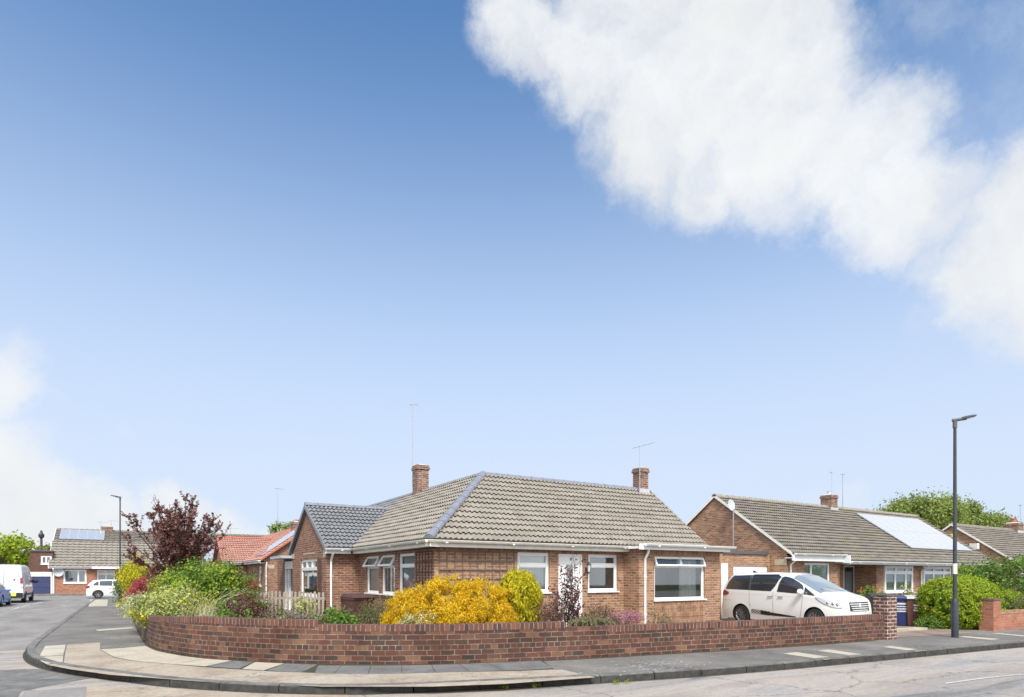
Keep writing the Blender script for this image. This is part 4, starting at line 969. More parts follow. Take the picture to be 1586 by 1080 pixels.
mb = MB()   # valleys in lead, bargeboards
vd = (V(8.26, 22.1, 4.21) - V(6.09, 19.45, EZ)); vn = V(vd.y, -vd.x, 0).normalized(); a = V(6.06, 19.42, EZ + .045); b_ = V(8.26, 22.1, 4.255)
mb.face([a - vn * .07, a + vn * .07, b_ + vn * .07, b_ - vn * .07]); mb.build('valley', 'ridge_grey', rw_)
def barge(house, A, B, out, mat, h=.17, t_=.03, name='bargeboard'):
    A = Vector(A); B = Vector(B); o = Vector(out); mb = MB(); lo = [A - Z_ * h, A - Z_ * h + o * t_, A + o * t_, A]; hi = [B - Z_ * h, B - Z_ * h + o * t_, B + o * t_, B]
    mb.hexa([lo[0], lo[1], lo[2], lo[3]], [hi[0], hi[1], hi[2], hi[3]]); return mb.build(name, mat, house)
barge(house, (5.21, 19.42, EZ + .05), (5.21, 22.1, 4.26), -X_, 'ridge_grey', .16); barge(house, (5.21, 24.78, EZ + .05), (5.21, 22.1, 4.26), -X_, 'ridge_grey', .16)
sf = MB(); sf.face([V(5.21, 19.45, EZ - .1), V(5.3, 19.45, EZ - .1), V(5.3, 22.1, 4.1), V(5.21, 22.1, 4.1)]); sf.face([V(5.21, 24.75, EZ - .1), V(5.3, 24.75, EZ - .1), V(5.3, 22.1, 4.1), V(5.21, 22.1, 4.1)]); sf.build('soffit', 'ridge_grey', house)
# gutters
gutter(house, (EX, EY, EZ - .0), (12.5, EY, EZ - .0), -Y_, mat='cream_board', fmat='cream_board', ext=(.1, 0))
gutter(house, (EX, EY, EZ), (EX, 19.5, EZ), -X_, mat='cream_board', fmat='cream_board', ext=(.1, 0))
gutter(house, (5.19, 19.45, EZ), (6.0, 19.45, EZ), -Y_)
mb = MB(); mb.box(12.3, 16.15, 12.97, 14.2, 2.53, 2.60); mb.box(12.28, 16.17, 12.94, 12.97, 2.50, 2.66); mb.box(16.15, 16.18, 12.94, 15.5, 2.50, 2.66); er = mb.build('extension_roof', 'upvc_white', house)
gutter(house, (12.42, 12.94, 2.67), (16.25, 12.94, 2.67), -Y_, fascia=.05, soffit=.01)
pipe(house, (5.43, 19.7, 0), .2, 2.55, -Y_, swan=.18); pipe(house, (ux(997, 13.2), 13.2, 0), .2, 2.56, -Y_, swan=.14)
# chimneys
cx = ux(991.5, RY); chimney(roof, cx, RY - .02, .38, .38, 4.3, vz(727, cx, RY) + .02, flash=(4.55, 4.84))
aerial(roof, ux(989, RY - .3), RY - .36, 4.7, vz(694, cx, RY), boom=.75, tilt=.22, rz=-.3, clamps=[(5.35, (cx, RY - .2))], r=.014)
cy = 20.9; chimney(r2, RX - .06, cy, .44, .46, 4.2, 5.76, mat='chimney_brick', flash=(4.3, 4.7))
ax, ay = S(639, 22.9); zt = 1.75 + (892 - 625) * 22.9 / 955
aerial(r2, ax, ay, 5.05, zt, boom=.25, rods=2, rz=-.6, clamps=[(5.1, (RX - .3, cy)), (5.3, (RX - .3, cy)), (5.55, (RX - .3, cy))], r=.013)
# trellises
def trellis(x0, x1, z0, z1, P, D, Nn, nv, nh, mat, wd=.022, dp=.014):
    t_ = MB()
    for i in range(nv + 1):
        a = x0 + (x1 - x0) * i / nv; t_.obox(P, D, Nn, a - wd / 2, a + wd / 2, .006, .006 + dp, z0, z1)
    for j in range(nh + 1):
        z = z0 + (z1 - z0) * j / nh; t_.obox(P, D, Nn, x0 - .02, x1 + .02, .007 + dp, .007 + dp * 2, z - wd / 2, z + wd / 2)
    return t_.build('trellis', mat, house)
trellis(sx(680), sx(796), .55, 2.36, (6.34, 13.83, 0), X_, -Y_, 10, 8, 'trellis_grey', .03)
trellis(ow(669.5), ow(645), .55, 2.36, (6.34, 13.83, 0), Y_, -X_, 5, 7, 'trellis_brown', .03, .008)
# lantern by the front door
lx = ux(907.5, 13.83); lm = MB(); lm.tube([(lx, 13.83, 1.86), (lx, 13.72, 1.80), (lx, 13.70, 2.12)], .012, 6); lm.obox((lx, 13.83, 0), X_, -Y_, -.03, .03, 0, .02, 1.82, 1.98)
lm.lathe([(.0, 2.16), (.03, 2.12), (.075, 2.06), (.07, 2.05)], 8, 'z', (lx, 13.70, 0)); lm.lathe([(.05, 1.86), (.052, 1.84), (.0, 1.82)], 8, 'z', (lx, 13.70, 0))
for k in range(4): a = k * math.pi / 2 + .4; lm.tube([(lx + .05 * math.cos(a), 13.70 + .05 * math.sin(a), 1.85), (lx + .068 * math.cos(a), 13.70 + .068 * math.sin(a), 2.06)], .006, 4)
ln_ = lm.build('wall_lantern', 'dark_metal', house); lg = MB(); lg.lathe([(.04, 1.86), (.058, 2.05)], 8, 'z', (lx, 13.70, 0)); lg.build('lantern_glass', 'lamp_glass', ln_)

# ================================================================== GARAGE between the houses
gar = thing('garage', 'flat roofed brick garage with a white door behind the white people carrier', 'garage', (19, 16, PZ))
GY = 15.75; gx = lambda u: ux(u, GY) - 16.0
mb = MB(); gd = (gx(1136), gx(1189.5), .12, 2.14); nd = (gx(1116.5), gx(1126.5), .12, 2.22)
wallface(mb, (16.0, GY, 0), X_, -Y_, 6.08, W0, 2.60, [nd, gd]); mb.build('wall', 'house_brick', gar)
mb = MB(); mb.obox((16, GY, 0), X_, -Y_, gd[0], gd[1], -.1, -.05, .12, 2.14)
for k in range(7): mb.obox((16, GY, 0), X_, -Y_, gd[0] + .02, gd[1] - .02, -.05, -.042, .16 + k * .28, .16 + k * .28 + .26)
mb.build('garage_door', 'upvc_white', gar)
mb = MB(); mb.obox((16, GY, 0), X_, -Y_, nd[0], nd[1], -.1, .03, .12, 2.22); mb.build('side_door', 'upvc_white', gar)
mb = MB(); mb.obox((16, GY, 0), X_, -Y_, 3.2, 5.9, -5, .06, 2.60, 2.72); mb.obox((16, GY, 0), X_, -Y_, 0, 3.2, -5, .02, 2.64, 2.72); mb.build('roof', 'lamp_grey', gar)

# ================================================================== RIGHT-HAND HOUSES
def gable_house(name, label, x0, x1, ye, yr, ze, zr, tiles_, brick_, wy, ends=(True, True), barge_mat='cream_board', split=None, loc=None):
    h = thing(name, label, 'house', loc or ((x0 + x1) / 2, yr, PZ))
    sl2 = math.hypot(yr - ye, zr - ze); Dv = V(0, yr - ye, zr - ze) / sl2; L = x1 - x0
    rf = roof_slope(h, 'roof', (x0, ye, ze), X_, Dv, [(0, 0), (L, 0), (L, sl2), (0, sl2)], tiles_, lap=.066)
    mb = MB(); yb = 2 * yr - ye; mb.face([V(x0, yr, zr), V(x1, yr, zr), V(x1, yb, ze), V(x0, yb, ze)]); mb.build('rear_roof', tiles_, h)
    for xx, o in ((x0, -1), (x1, 1)):
        barge(h, (xx, ye, ze + .045), (xx, yr, zr + .045), V(o, 0, 0), barge_mat, .12, .02); barge(h, (xx, yb, ze + .045), (xx, yr, zr + .045), V(o, 0, 0), barge_mat, .12, .02)
    return h, rf, Dv, sl2
h2, rf2, Dv2, sl2 = gable_house('semi_detached_bungalow', 'long brown roofed brick bungalow pair with pale solar panels right of the driveway', 22.02, 39.6, 14.72, 18.5, 2.62, 5.30, 'brown_tiles', 'house_brick', 15.0)
mb = MB(); W2 = 15.0; hx = lambda u, y=15.0: ux(u, y) - 22.1
w21 = (hx(1246), hx(1286), 1.30, 2.28); xr0 = hx(1301); xr1 = hx(1357.5)
wallface(mb, (22.1, W2, 0), X_, -Y_, xr0, W0, 2.56, [w21])
bwA = (hx(1368.5) - xr1, hx(1412) - xr1, .98, 2.22); bwB = (hx(1428.5) - xr1, hx(1470.5) - xr1, .98, 2.22); bwC = (hx(1484) - xr1, hx(1503) - xr1, 1.1, 2.22)
wallface(mb, (22.1 + xr1, W2, 0), X_, -Y_, 39.5 - 22.1 - xr1, W0, 2.56, [bwA, bwB, bwC])
drx = (ux(1306.5, 16.0) - 22.1 - xr0 + .0, ux(1324.5, 16.0) - 22.1 - xr0, .2, 2.22)
wallface(mb, (22.1 + xr0, 16.0, 0), X_, -Y_, xr1 - xr0, W0, 2.56, [drx])
wallface(mb, (22.1 + xr1, 15.0, 0), Y_, -X_, 1.0, W0, 2.56); wallface(mb, (22.1 + xr0, 15.0, 0), Y_, X_, 1.0, W0, 2.56)
wallface(mb, (22.1, W2, 0), Y_, -X_, 7.0, W0, 2.62, gable=[(-.22, 2.62), (7.2, 2.62), (3.5, 5.24)])
wallface(mb, (39.5, W2, 0), Y_, X_, 7.0, W0, 2.62, gable=[(-.22, 2.62), (7.2, 2.62), (3.5, 5.24)]); wallface(mb, (22.1, 22, 0), X_, Y_, 17.4, W0, 2.56)
mb.build('wall', 'house_brick', h2)
window(h2, (22.1, W2, 0), X_, -Y_, w21, (.4, 1), .0, (), 'blind_green', cas=.03, label='small window with a pale green blind')
for bw_ in (bwA, bwB): window(h2, (22.1 + xr1, W2, 0), X_, -Y_, bw_, (1, 1.15, .7), .26, (), 'blind_green' if bw_ is bwA else 'net_dark', cas=.045, n_out=.12, w=.07)
window(h2, (22.1 + xr1, W2, 0), X_, -Y_, bwC, (1, 1), .3, (), 'net_dark')
dm = MB(); P_ = (22.1 + xr0, 16.0, 0); ring(dm, P_, X_, -Y_, drx[0], drx[1], drx[2], drx[3], .07, -.1, -.0); d_ = dm.build('door_frame', 'upvc_white', h2)
dm = MB(); dm.obox(P_, X_, -Y_, drx[0] + .07, drx[1] - .07, -.09, -.05, drx[2] + .03, drx[3] - .07); dm.build('door', 'door_navy', d_)
dm = MB(); dm.obox(P_, X_, -Y_, drx[0] + .22, drx[1] - .22, -.05, -.044, 1.0, 1.95); dm.build('pane', 'screen_glass', d_)
# lowered porch eave along the right part
xa = 22.1 + xr0 - .35; ra = Dv2
r2b = roof_slope(h2, 'porch_roof', V(xa, 14.72, 2.62) - ra * .44, X_, ra, [(0, 0), (39.6 - xa, 0), (39.6 - xa, .46), (0, .46)], 'brown_tiles')
zE = 2.62 - ra.z * .44; yE = 14.72 - ra.y * .44
gutter(h2, (xa, yE, zE + .0), (39.7, yE, zE + .0), -Y_, fascia=.13, soffit=.3)
mb = MB(); mb.box(22.0, xa, 14.62, 14.72, 2.34, 2.60); mb.box(xa - .03, xa, yE - .02, 15.0, 2.28, 2.6); mb.box(22.0, 39.6, 14.72, 15.02, 2.44, 2.47); mb.build('fascia', 'upvc_white', h2)
gutter(h2, (22.0, 14.62, 2.64), (xa, 14.62, 2.64), -Y_, fascia=.05, soffit=.01)
pipe(h2, (22.25, 15.0, 0), .2, 2.5, -Y_, swan=.25); pipe(h2, (ux(1425, 15), 15.0, 0), .2, 2.3, -Y_, swan=.3)
gl_ = MB(); gx0 = ux(1328.5, 14.9); gl_.lathe([(0, 2.22), (.07, 2.24), (.10, 2.30), (.07, 2.36), (.0, 2.38)], 14, 'z', (gx0, 15.3, 0)); gl_.build('porch_light', 'upvc_white', h2, smooth=True)
mb = MB(); mb.obox((22.1, W2, 0), Y_, -X_, .0, .55, -.05, .015, 2.18, 2.42); mb.build('stone_dressing', 'stone_block', h2)
ridge(rf2, (22.0, 18.5, 5.30), (39.6, 18.5, 5.30), .13, 'ridge_tan', .40)
cx2 = ux(1284, 18.5); chimney(rf2, cx2, 18.5, .56, .58, 4.6, vz(767, cx2, 18.3), pots=1, flash=(4.95, 5.25), potmat='lead', potr=.09, poth=.22)
aerial(rf2, ux(1285.5, 18.5), 18.4, 5.9, vz(730, cx2, 18.5), boom=.35, rods=3, rz=.9, r=.01); aerial(rf2, ux(1299.5, 18.5), 18.3, 5.35, vz(732, cx2, 18.5), boom=.18, rods=2, rz=.2, r=.02)
# satellite dish on a pole on the gable
dyy = uy(1137.5, 22.0); dm = MB(); dm.tube([(21.93, dyy, vz(848, 22, dyy)), (21.93, dyy, vz(786, 22, dyy))], .022, 8)
for zz in (vz(830, 22, dyy), vz(808, 22, dyy)): dm.tube([(21.93, dyy, zz), (22.1, dyy - .35, zz)], .012, 6)
dz = vz(783, 22, dyy); c = V(21.75, dyy - .05, dz); fdir = V(.05, -1, .15).normalized(); s1 = fdir.cross(Z_).normalized(); s2 = s1.cross(fdir)
k = 20; cen = len(dm.v)
for rr_, dep in ((0, -.05), (.10, -.04), (.19, -.015), (.25, .0)):
    for j in range(k): a_ = 2 * math.pi * j / k; dm.v.append(tuple(c + (s1 * math.cos(a_) * .95 + s2 * math.sin(a_)) * rr_ + fdir * dep))
for i_ in range(3):
    for j in range(k): j2 = (j + 1) % k; dm.f.append([cen + i_ * k + j, cen + i_ * k + j2, cen + (i_ + 1) * k + j2, cen + (i_ + 1) * k + j]); dm.mi.append(1); dm.uv += [(0, 0)] * 4
dm.tube([c + s2 * -.25, c + fdir * .32 + s2 * -.12], .012, 5); dm.build('satellite_dish', ['galvanised', 'dish_grey'], h2)
# solar panels
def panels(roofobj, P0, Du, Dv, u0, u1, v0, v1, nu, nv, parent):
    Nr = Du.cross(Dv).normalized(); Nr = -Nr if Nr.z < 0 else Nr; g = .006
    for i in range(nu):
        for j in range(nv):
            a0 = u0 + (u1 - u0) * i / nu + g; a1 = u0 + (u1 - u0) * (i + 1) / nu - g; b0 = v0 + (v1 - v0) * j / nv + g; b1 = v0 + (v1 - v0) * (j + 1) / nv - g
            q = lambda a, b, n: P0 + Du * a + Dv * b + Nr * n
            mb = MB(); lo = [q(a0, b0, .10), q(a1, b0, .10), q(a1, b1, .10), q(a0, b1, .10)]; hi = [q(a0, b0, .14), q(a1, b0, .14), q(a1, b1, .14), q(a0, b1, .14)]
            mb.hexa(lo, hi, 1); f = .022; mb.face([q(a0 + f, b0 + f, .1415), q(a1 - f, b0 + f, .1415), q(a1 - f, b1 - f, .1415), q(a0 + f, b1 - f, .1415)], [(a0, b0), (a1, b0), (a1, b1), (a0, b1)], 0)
            mb.build('solar_panel', ['panel_glare', 'panel_frame'], parent)
P02 = V(22.02, 14.72, 2.62); sv = lambda y: (y - 14.72) / Dv2.y
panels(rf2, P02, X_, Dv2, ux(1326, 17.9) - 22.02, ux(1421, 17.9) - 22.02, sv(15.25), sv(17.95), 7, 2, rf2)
# third house
h3, rf3, Dv3, sl3 = gable_house('end_bungalow', 'farther brick bungalow with brown tiled roof and red chimney pot at the right edge', 43.4, 62, 14.8, 18.2, 2.5, 4.95, 'brown_tiles', 'house_brick', 15.0)
mb = MB(); w31 = (.8, 1.9, 1.2, 2.2); wallface(mb, (43.5, 15, 0), X_, -Y_, 18, W0, 2.5, [w31]); wallface(mb, (43.5, 15, 0), Y_, -X_, 6.4, W0, 2.5, gable=[(-.2, 2.5), (6.6, 2.5), (3.2, 4.88)]); wallface(mb, (61.5, 15, 0), Y_, X_, 6.4, W0, 2.5); mb.build('wall', 'house_brick', h3)
window(h3, (43.5, 15, 0), X_, -Y_, w31, (1, 1), .3, (), 'net_dark'); gutter(h3, (43.4, 14.78, 2.5), (62, 14.78, 2.5), -Y_)
ridge(rf3, (43.4, 18.2, 4.95), (62, 18.2, 4.95), .13, 'ridge_tan'); cx3 = ux(1570, 18.2); chimney(rf3, cx3, 18.2, .9, .8, 4.4, vz(811, cx3, 18.2), pots=1, flash=(4.6, 4.9), potr=.2, poth=.35); aerial(rf3, ux(1575, 18.2), 18.0, 5.8, vz(781, cx3, 18), boom=.5, rods=4, rz=.4, r=.02)
al = MB(); ay3 = uy(1476, 43.4); al.obox((43.4, ay3, 0), Y_, -X_, -.12, .12, 0, .08, 4.05, 4.35); al.build('alarm_box', 'paint_yellow' if 'paint_yellow' in M else 'hi_vis', h3)
al = MB(); ay3 = uy(1511, 43.4); al.tube([(43.3, ay3, 2.9), (43.3, ay3, 3.6)], .03, 6); al.box(43.1, 43.4, ay3 - .2, ay3 + .2, 3.35, 3.7); al.build('gable_box', 'dull_white', h3)

# ================================================================== NEIGHBOURS UP THE LEFT STREET
def red_house(name, label, y0, tile, rmat, x_e=6.09, wy0=5.9, with_panels=True, chim=True, brick_='shaded_brick'):
    h = thing(name, label, 'house', (9, y0 + 6, PZ)); xr = 9.3; zr = 4.9; L = 16
    wl2 = math.hypot(xr - x_e, zr - 2.62); Dw = V(xr - x_e, 0, zr - 2.62) / wl2; zw = 4.25; tw = (zw - 2.62) / (zr - 2.62); xw = x_e + (xr - x_e) * tw
    yw = y0 + wy0; hw = 2.65   # wing: ridge at yw+hw
    a = roof_slope(h, 'roof', (x_e, y0 - .2, 2.62), Y_, Dw, [(0, 0), (wy0 + .2 - .25, 0), (wy0 + .2 + hw - .25, wl2 * tw), (wy0 + .2 + hw - .25, wl2), (0, wl2)], tile)
    b = roof_slope(h, 'roof', (x_e, y0 - .2, 2.62), Y_, Dw, [(wy0 + .2 + hw - .25, wl2 * tw), (wy0 + .2 + 2 * hw - .25, 0), (L, 0), (L, wl2), (wy0 + .2 + hw - .25, wl2)], tile)
    ww = math.hypot(hw, zw - 2.62); yy = yw - .25
    c = roof_slope(h, 'wing_roof', (4.85, yy, 2.62), X_, V(0, hw, zw - 2.62) / ww, [(0, 0), (x_e - 4.85, 0), (xw - 4.85, ww), (0, ww)], tile)
    roof_slope(h, 'wing_roof', (4.85, yy + 2 * hw, 2.62), X_, V(0, -hw, zw - 2.62) / ww, [(0, 0), (x_e - 4.85, 0), (xw - 4.85, ww), (0, ww)], tile)
    ridge(c, (4.85, yy + hw, zw + .04), (xw, yy + hw, zw + .04), .11, rmat); ridge(a, (xr, y0 - .2, zr), (xr, y0 + L, zr), .12, rmat)
    mb = MB(); wA = (1.0, 1.9, 1.15, 2.3); wB = (3.5, 3.9, 1.15, 2.3)
    wallface(mb, (6.34, y0, 0), Y_, -X_, wy0, W0, 2.58, [wA, wB]); wallface(mb, (6.34, y0, 0), X_, -Y_, 6.0, W0, 2.58, gable=[(-.22, 2.58), (6.1, 2.58), (2.96, 4.85)])
    wallface(mb, (5.05, yw, 0), X_, -Y_, 1.29, W0, 2.58); wallface(mb, (5.05, yw, 0), Y_, -X_, 4.8, W0, 2.58, gable=[(-.05, 2.58), (4.85, 2.58), (2.4, 4.18)])
    wallface(mb, (5.05, yw + 4.8, 0), Y_, -X_, 6, W0, 2.58)
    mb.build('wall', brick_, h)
    window(h, (6.34, y0, 0), Y_, -X_, wA, (1,), .3, (), 'blind_vertical', topcols=(1, 1)); window(h, (6.34, y0, 0), Y_, -X_, wB, (1,), .3, (), 'net_dark')
    gutter(h, (x_e, y0 - .2, 2.62), (x_e, yw - .2, 2.62), -X_); gutter(h, (4.85, yy, 2.62), (x_e - .1, yy, 2.62), -Y_); pipe(h, (6.42, y0, 0), .2, 2.5, -Y_, swan=.12)
    barge(h, (x_e, y0 - .2, 2.66), (xr, y0 - .2, zr + .045), -Y_, rmat, .10); barge(h, (xr, y0 - .2, zr + .045), (2 * xr - x_e, y0 - .2, 2.66), -Y_, rmat, .10); barge(h, (4.85, yy, 2.66), (4.85, yy + hw, zw + .045), -X_, rmat, .10); barge(h, (4.85, yy + 2 * hw, 2.66), (4.85, yy + hw, zw + .045), -X_, rmat, .10)
    mb = MB(); mb.face([V(xr, y0 - .2, zr), V(xr, y0 + L, zr), V(2 * xr - x_e, y0 + L, 2.62), V(2 * xr - x_e, y0 - .2, 2.62)]); mb.build('rear_roof', tile, h)
    mb = MB(); mb.obox((6.34, y0, 0), X_, -Y_, .03, .75, -.05, .015, 2.15, 2.36); mb.build('stone_dressing', 'stone_block', h)
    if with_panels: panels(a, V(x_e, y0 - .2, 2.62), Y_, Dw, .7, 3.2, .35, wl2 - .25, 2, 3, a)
    return h, a, c
hr, ra1, rc1 = red_house('red_roofed_bungalow', 'brick bungalow with bright red tiles and solar panels beyond the corner house', 36.2, 'red_tiles', 'ridge_red')
cyN = 41.3; cxN = 9.2; q = S(424.5, (cxN * sn + cyN * cs)); chimney(ra1, cxN, cyN, .62, .7, 4.3, 1.75 + (892 - 809) * (cxN * sn + cyN * cs) / 955, pots=1, flash=None or (4.3, 4.6), potr=.13, poth=.16)
qx, qy = S(430, 42.5); aerial(ra1, qx, qy, 4.6, 1.75 + (892 - 756) * 42.5 / 955, boom=.6, rods=3, rz=.3, r=.012)
hg, ra2, rc2 = red_house('grey_roofed_bungalow', 'brick bungalow with grey roof and pale panels behind the purple tree', 53.0, 'brown_tiles', 'ridge_tan', wy0=.8, with_panels=False)
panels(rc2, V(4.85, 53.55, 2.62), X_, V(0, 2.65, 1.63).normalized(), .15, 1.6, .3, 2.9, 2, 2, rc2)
qx, qy = S(362, 60); chimney(ra2, qx, qy, .9, .7, 4.2, 1.75 + (892 - 834) * 60 / 955, pots=0, flash=(4.3, 4.5)); aerial(ra2, qx - .3, qy, 5.2, 1.75 + (892 - 818) * 60 / 955, boom=1.2, rods=5, rz=-.3, r=.02)

# ================================================================== END HOUSE facing down the street
FY = 69.6; fx = lambda u: ux(u, FY)
he = thing('dormer_bungalow', 'wide brown tiled house with a strip of solar panels facing down the left street', 'house', (0, 73, PZ))
x0 = fx(82); x1 = 16.0; zE2 = 2.62; zm = vz(840, -2, 72.6); zR = vz(822, -2, 75.6)
s1_ = math.hypot(3.3, zm - zE2); D1 = V(0, 3.3, zm - zE2) / s1_
f1 = roof_slope(he, 'roof', (x0 - .3, 69.2, zE2), X_, D1, [(0, 0), (x1 - x0, 0), (x1 - x0, s1_), (0, s1_)], 'beige_tiles', course=.44, roll=.44, lap=.08, amp=.04)
s2_ = math.hypot(2.9, zR - zm); D2 = V(0, 2.9, zR - zm) / s2_; P2 = V(x0 - .2, 72.5, zm - .02)
f2 = roof_slope(he, 'upper_roof', P2, X_, D2, [(0, 0), (x1 - x0, 0), (x1 - x0, s2_), (0, s2_)], 'brown_tiles', course=.44, roll=.44, lap=.08, amp=.04)
ridge(f2, (x0 - .2, 75.4, zR), (x1, 75.4, zR), .13, 'ridge_tan')
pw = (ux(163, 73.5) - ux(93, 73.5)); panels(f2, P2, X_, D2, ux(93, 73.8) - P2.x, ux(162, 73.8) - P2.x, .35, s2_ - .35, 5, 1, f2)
cxe, cye = ux(166, 75.4), 75.4; chimney(f2, cxe, cye, .95, .8, 5, vz(816, cxe, cye), flash=(5.2, 5.6))
for uu, vv in ((156, 808), (172, 806)):
    aerial(f2, ux(uu, 75.6), 75.6, 5.8, vz(vv, ux(uu, 75.6), 75.6), boom=.9, rods=4, rz=.1, r=.022)
mb = MB(); we1 = (fx(98) - x0, fx(134) - x0, 1.05, 2.32); wallface(mb, (x0, FY, 0), X_, -Y_, x1 - x0 - .5, W0, 2.62, [we1, (fx(150) - x0, fx(178) - x0, 1.0, 2.3)]); wallface(mb, (x0, FY, 0), Y_, -X_, 11, W0, 2.6, gable=[(0, 2.6), (5.8, zR - .15), (11, 2.6)]); mb.build('wall', 'orange_brick', he)
window(he, (x0, FY, 0), X_, -Y_, we1, (1.55, .8), 0, (), 'blind_slats', w=.10, cas=.04); window(he, (x0, FY, 0), X_, -Y_, (fx(150) - x0, fx(178) - x0, 1.0, 2.3), (1, 1), .3, (), 'net_dark', w=.08)
gutter(he, (x0 - .3, 69.2, zE2), (x1, 69.2, zE2), -Y_, fascia=.2); pipe(he, (x0 + .05, FY, 0), .15, 2.5, -Y_, swan=.35, r=.07); barge(he, (x0 - .3, 69.2, zE2), (x0 - .3, 72.5, zm + .05), -X_, 'upvc_white', .2); barge(he, (x0 - .22, 72.5, zm), (x0 - .22, 75.4, zR + .05), -X_, 'upvc_white', .2)
cn = MB(); ecx = fx(143); cn.box(ecx, x1, 68.7, 69.3, 2.40, 2.56); cn.build('porch_canopy', 'upvc_white', he)
dm = MB(); ddx = fx(88.5); dm.tube([(ddx, FY - .1, 2.05), (ddx, FY, 2.05)], .03, 6); dm.lathe([(.0, 0), (.25, -.05), (.42, -.12)], 18, 'y', (ddx + .1, FY - .12, 2.1)); dm.build('satellite_dish', 'lead', he)
# brown two-storey part with blue garage door
hb = thing('flat_roofed_annexe', 'dark brown flat roofed annexe with navy garage door left of the brown tiled house', 'house', (fx(62), 71, PZ))
AY = 69.9; xa0 = ux(43, AY); xa1 = x0 - .02; ax_ = lambda u: ux(u, AY) - xa0; zA = vz(854, xa0, AY)
gdo = (ax_(45.5), ax_(78.5), .12, vz(893, xa0, AY) - .0); wup = (ax_(63), ax_(80), vz(874, xa0, AY), vz(860.5, xa0, AY))
mb = MB(); xs_ = ax_(53)
wallface(mb, (xa0, AY, 0), X_, -Y_, xa1 - xa0, W0, vz(880, xa0, AY), [gdo]); wallface(mb, (xa0 + xs_, AY, 0), X_, -Y_, xa1 - xa0 - xs_, vz(880, xa0, AY), zA, [(wup[0] - xs_, wup[1] - xs_, wup[2], wup[3])])
mb.face([V(xa0, AY, vz(880, xa0, AY)), V(xa0 + xs_, AY, vz(880, xa0, AY)), V(xa0 + xs_, AY, zA), V(xa0 + xs_ - .25, AY, zA)])
wallface(mb, (xa0, AY, 0), Y_, -X_, 6, W0, vz(880, xa0, AY)); wallface(mb, (xa0 + xs_ - .25, AY, 0), Y_, -X_, 6, vz(880, xa0, AY), zA)
mb.build('wall', 'brown_brick', hb); mb = MB(); mb.obox((xa0, AY, 0), X_, -Y_, xs_ - .35, xa1 - xa0, -6, .1, zA, zA + .12); mb.build('roof', 'lamp_grey', hb)
mb = MB(); mb.obox((xa0, AY, 0), X_, -Y_, gdo[0] - .1, gdo[1] + .1, -.05, .03, gdo[3], gdo[3] + .40); mb.obox((xa0, AY, 0), X_, -Y_, gdo[1], gdo[1] + .12, -.05, .03, .12, gdo[3]); mb.build('door_surround', 'upvc_white', hb)
mb = MB(); mb.obox((xa0, AY, 0), X_, -Y_, gdo[0], gdo[1], -.1, -.05, .12, gdo[3]); [mb.obox((xa0, AY, 0), X_, -Y_, gdo[0] + .03, gdo[1] - .03, -.05, -.03, .15 + k * .52, .15 + k * .52 + .49) for k in range(3)]; mb.build('garage_door', 'garage_blue', hb)
window(hb, (xa0, AY, 0), X_, -Y_, wup, (1, 1), 0, (), 'net_dark', w=.10, curtain=None)
# little beige house behind it
hh = thing('far_bungalow', 'small far house with beige roof and brown chimney behind the left-hand tree', 'house', (ux(30, 92), 92, PZ))
bx0, bx1 = ux(-8, 92), ux(54, 92); f3 = roof_slope(hh, 'roof', (bx0, 90, vz(882, bx0, 90)), X_, V(0, 3, 2.2).normalized(), [(0, 0), (bx1 - bx0, 0), (bx1 - bx0, 3.7), (0, 3.7)], 'beige_tiles', course=.4, roll=.4)
mb = MB(); wallface(mb, (bx0 + .3, 90.3, 0), X_, -Y_, bx1 - bx0 - .6, W0, vz(882, bx0, 90), [(5, 6.4, 1, 2)]); mb.build('wall', 'orange_brick', hh); window(hh, (bx0 + .3, 90.3, 0), X_, -Y_, (5, 6.4, 1, 2), (1, 1), 0, (), 'net_dark')
chimney(f3, ux(47, 93), 93, 1.0, .9, 3.6, vz(852, ux(47, 93), 93), flash=(4, 4.2))
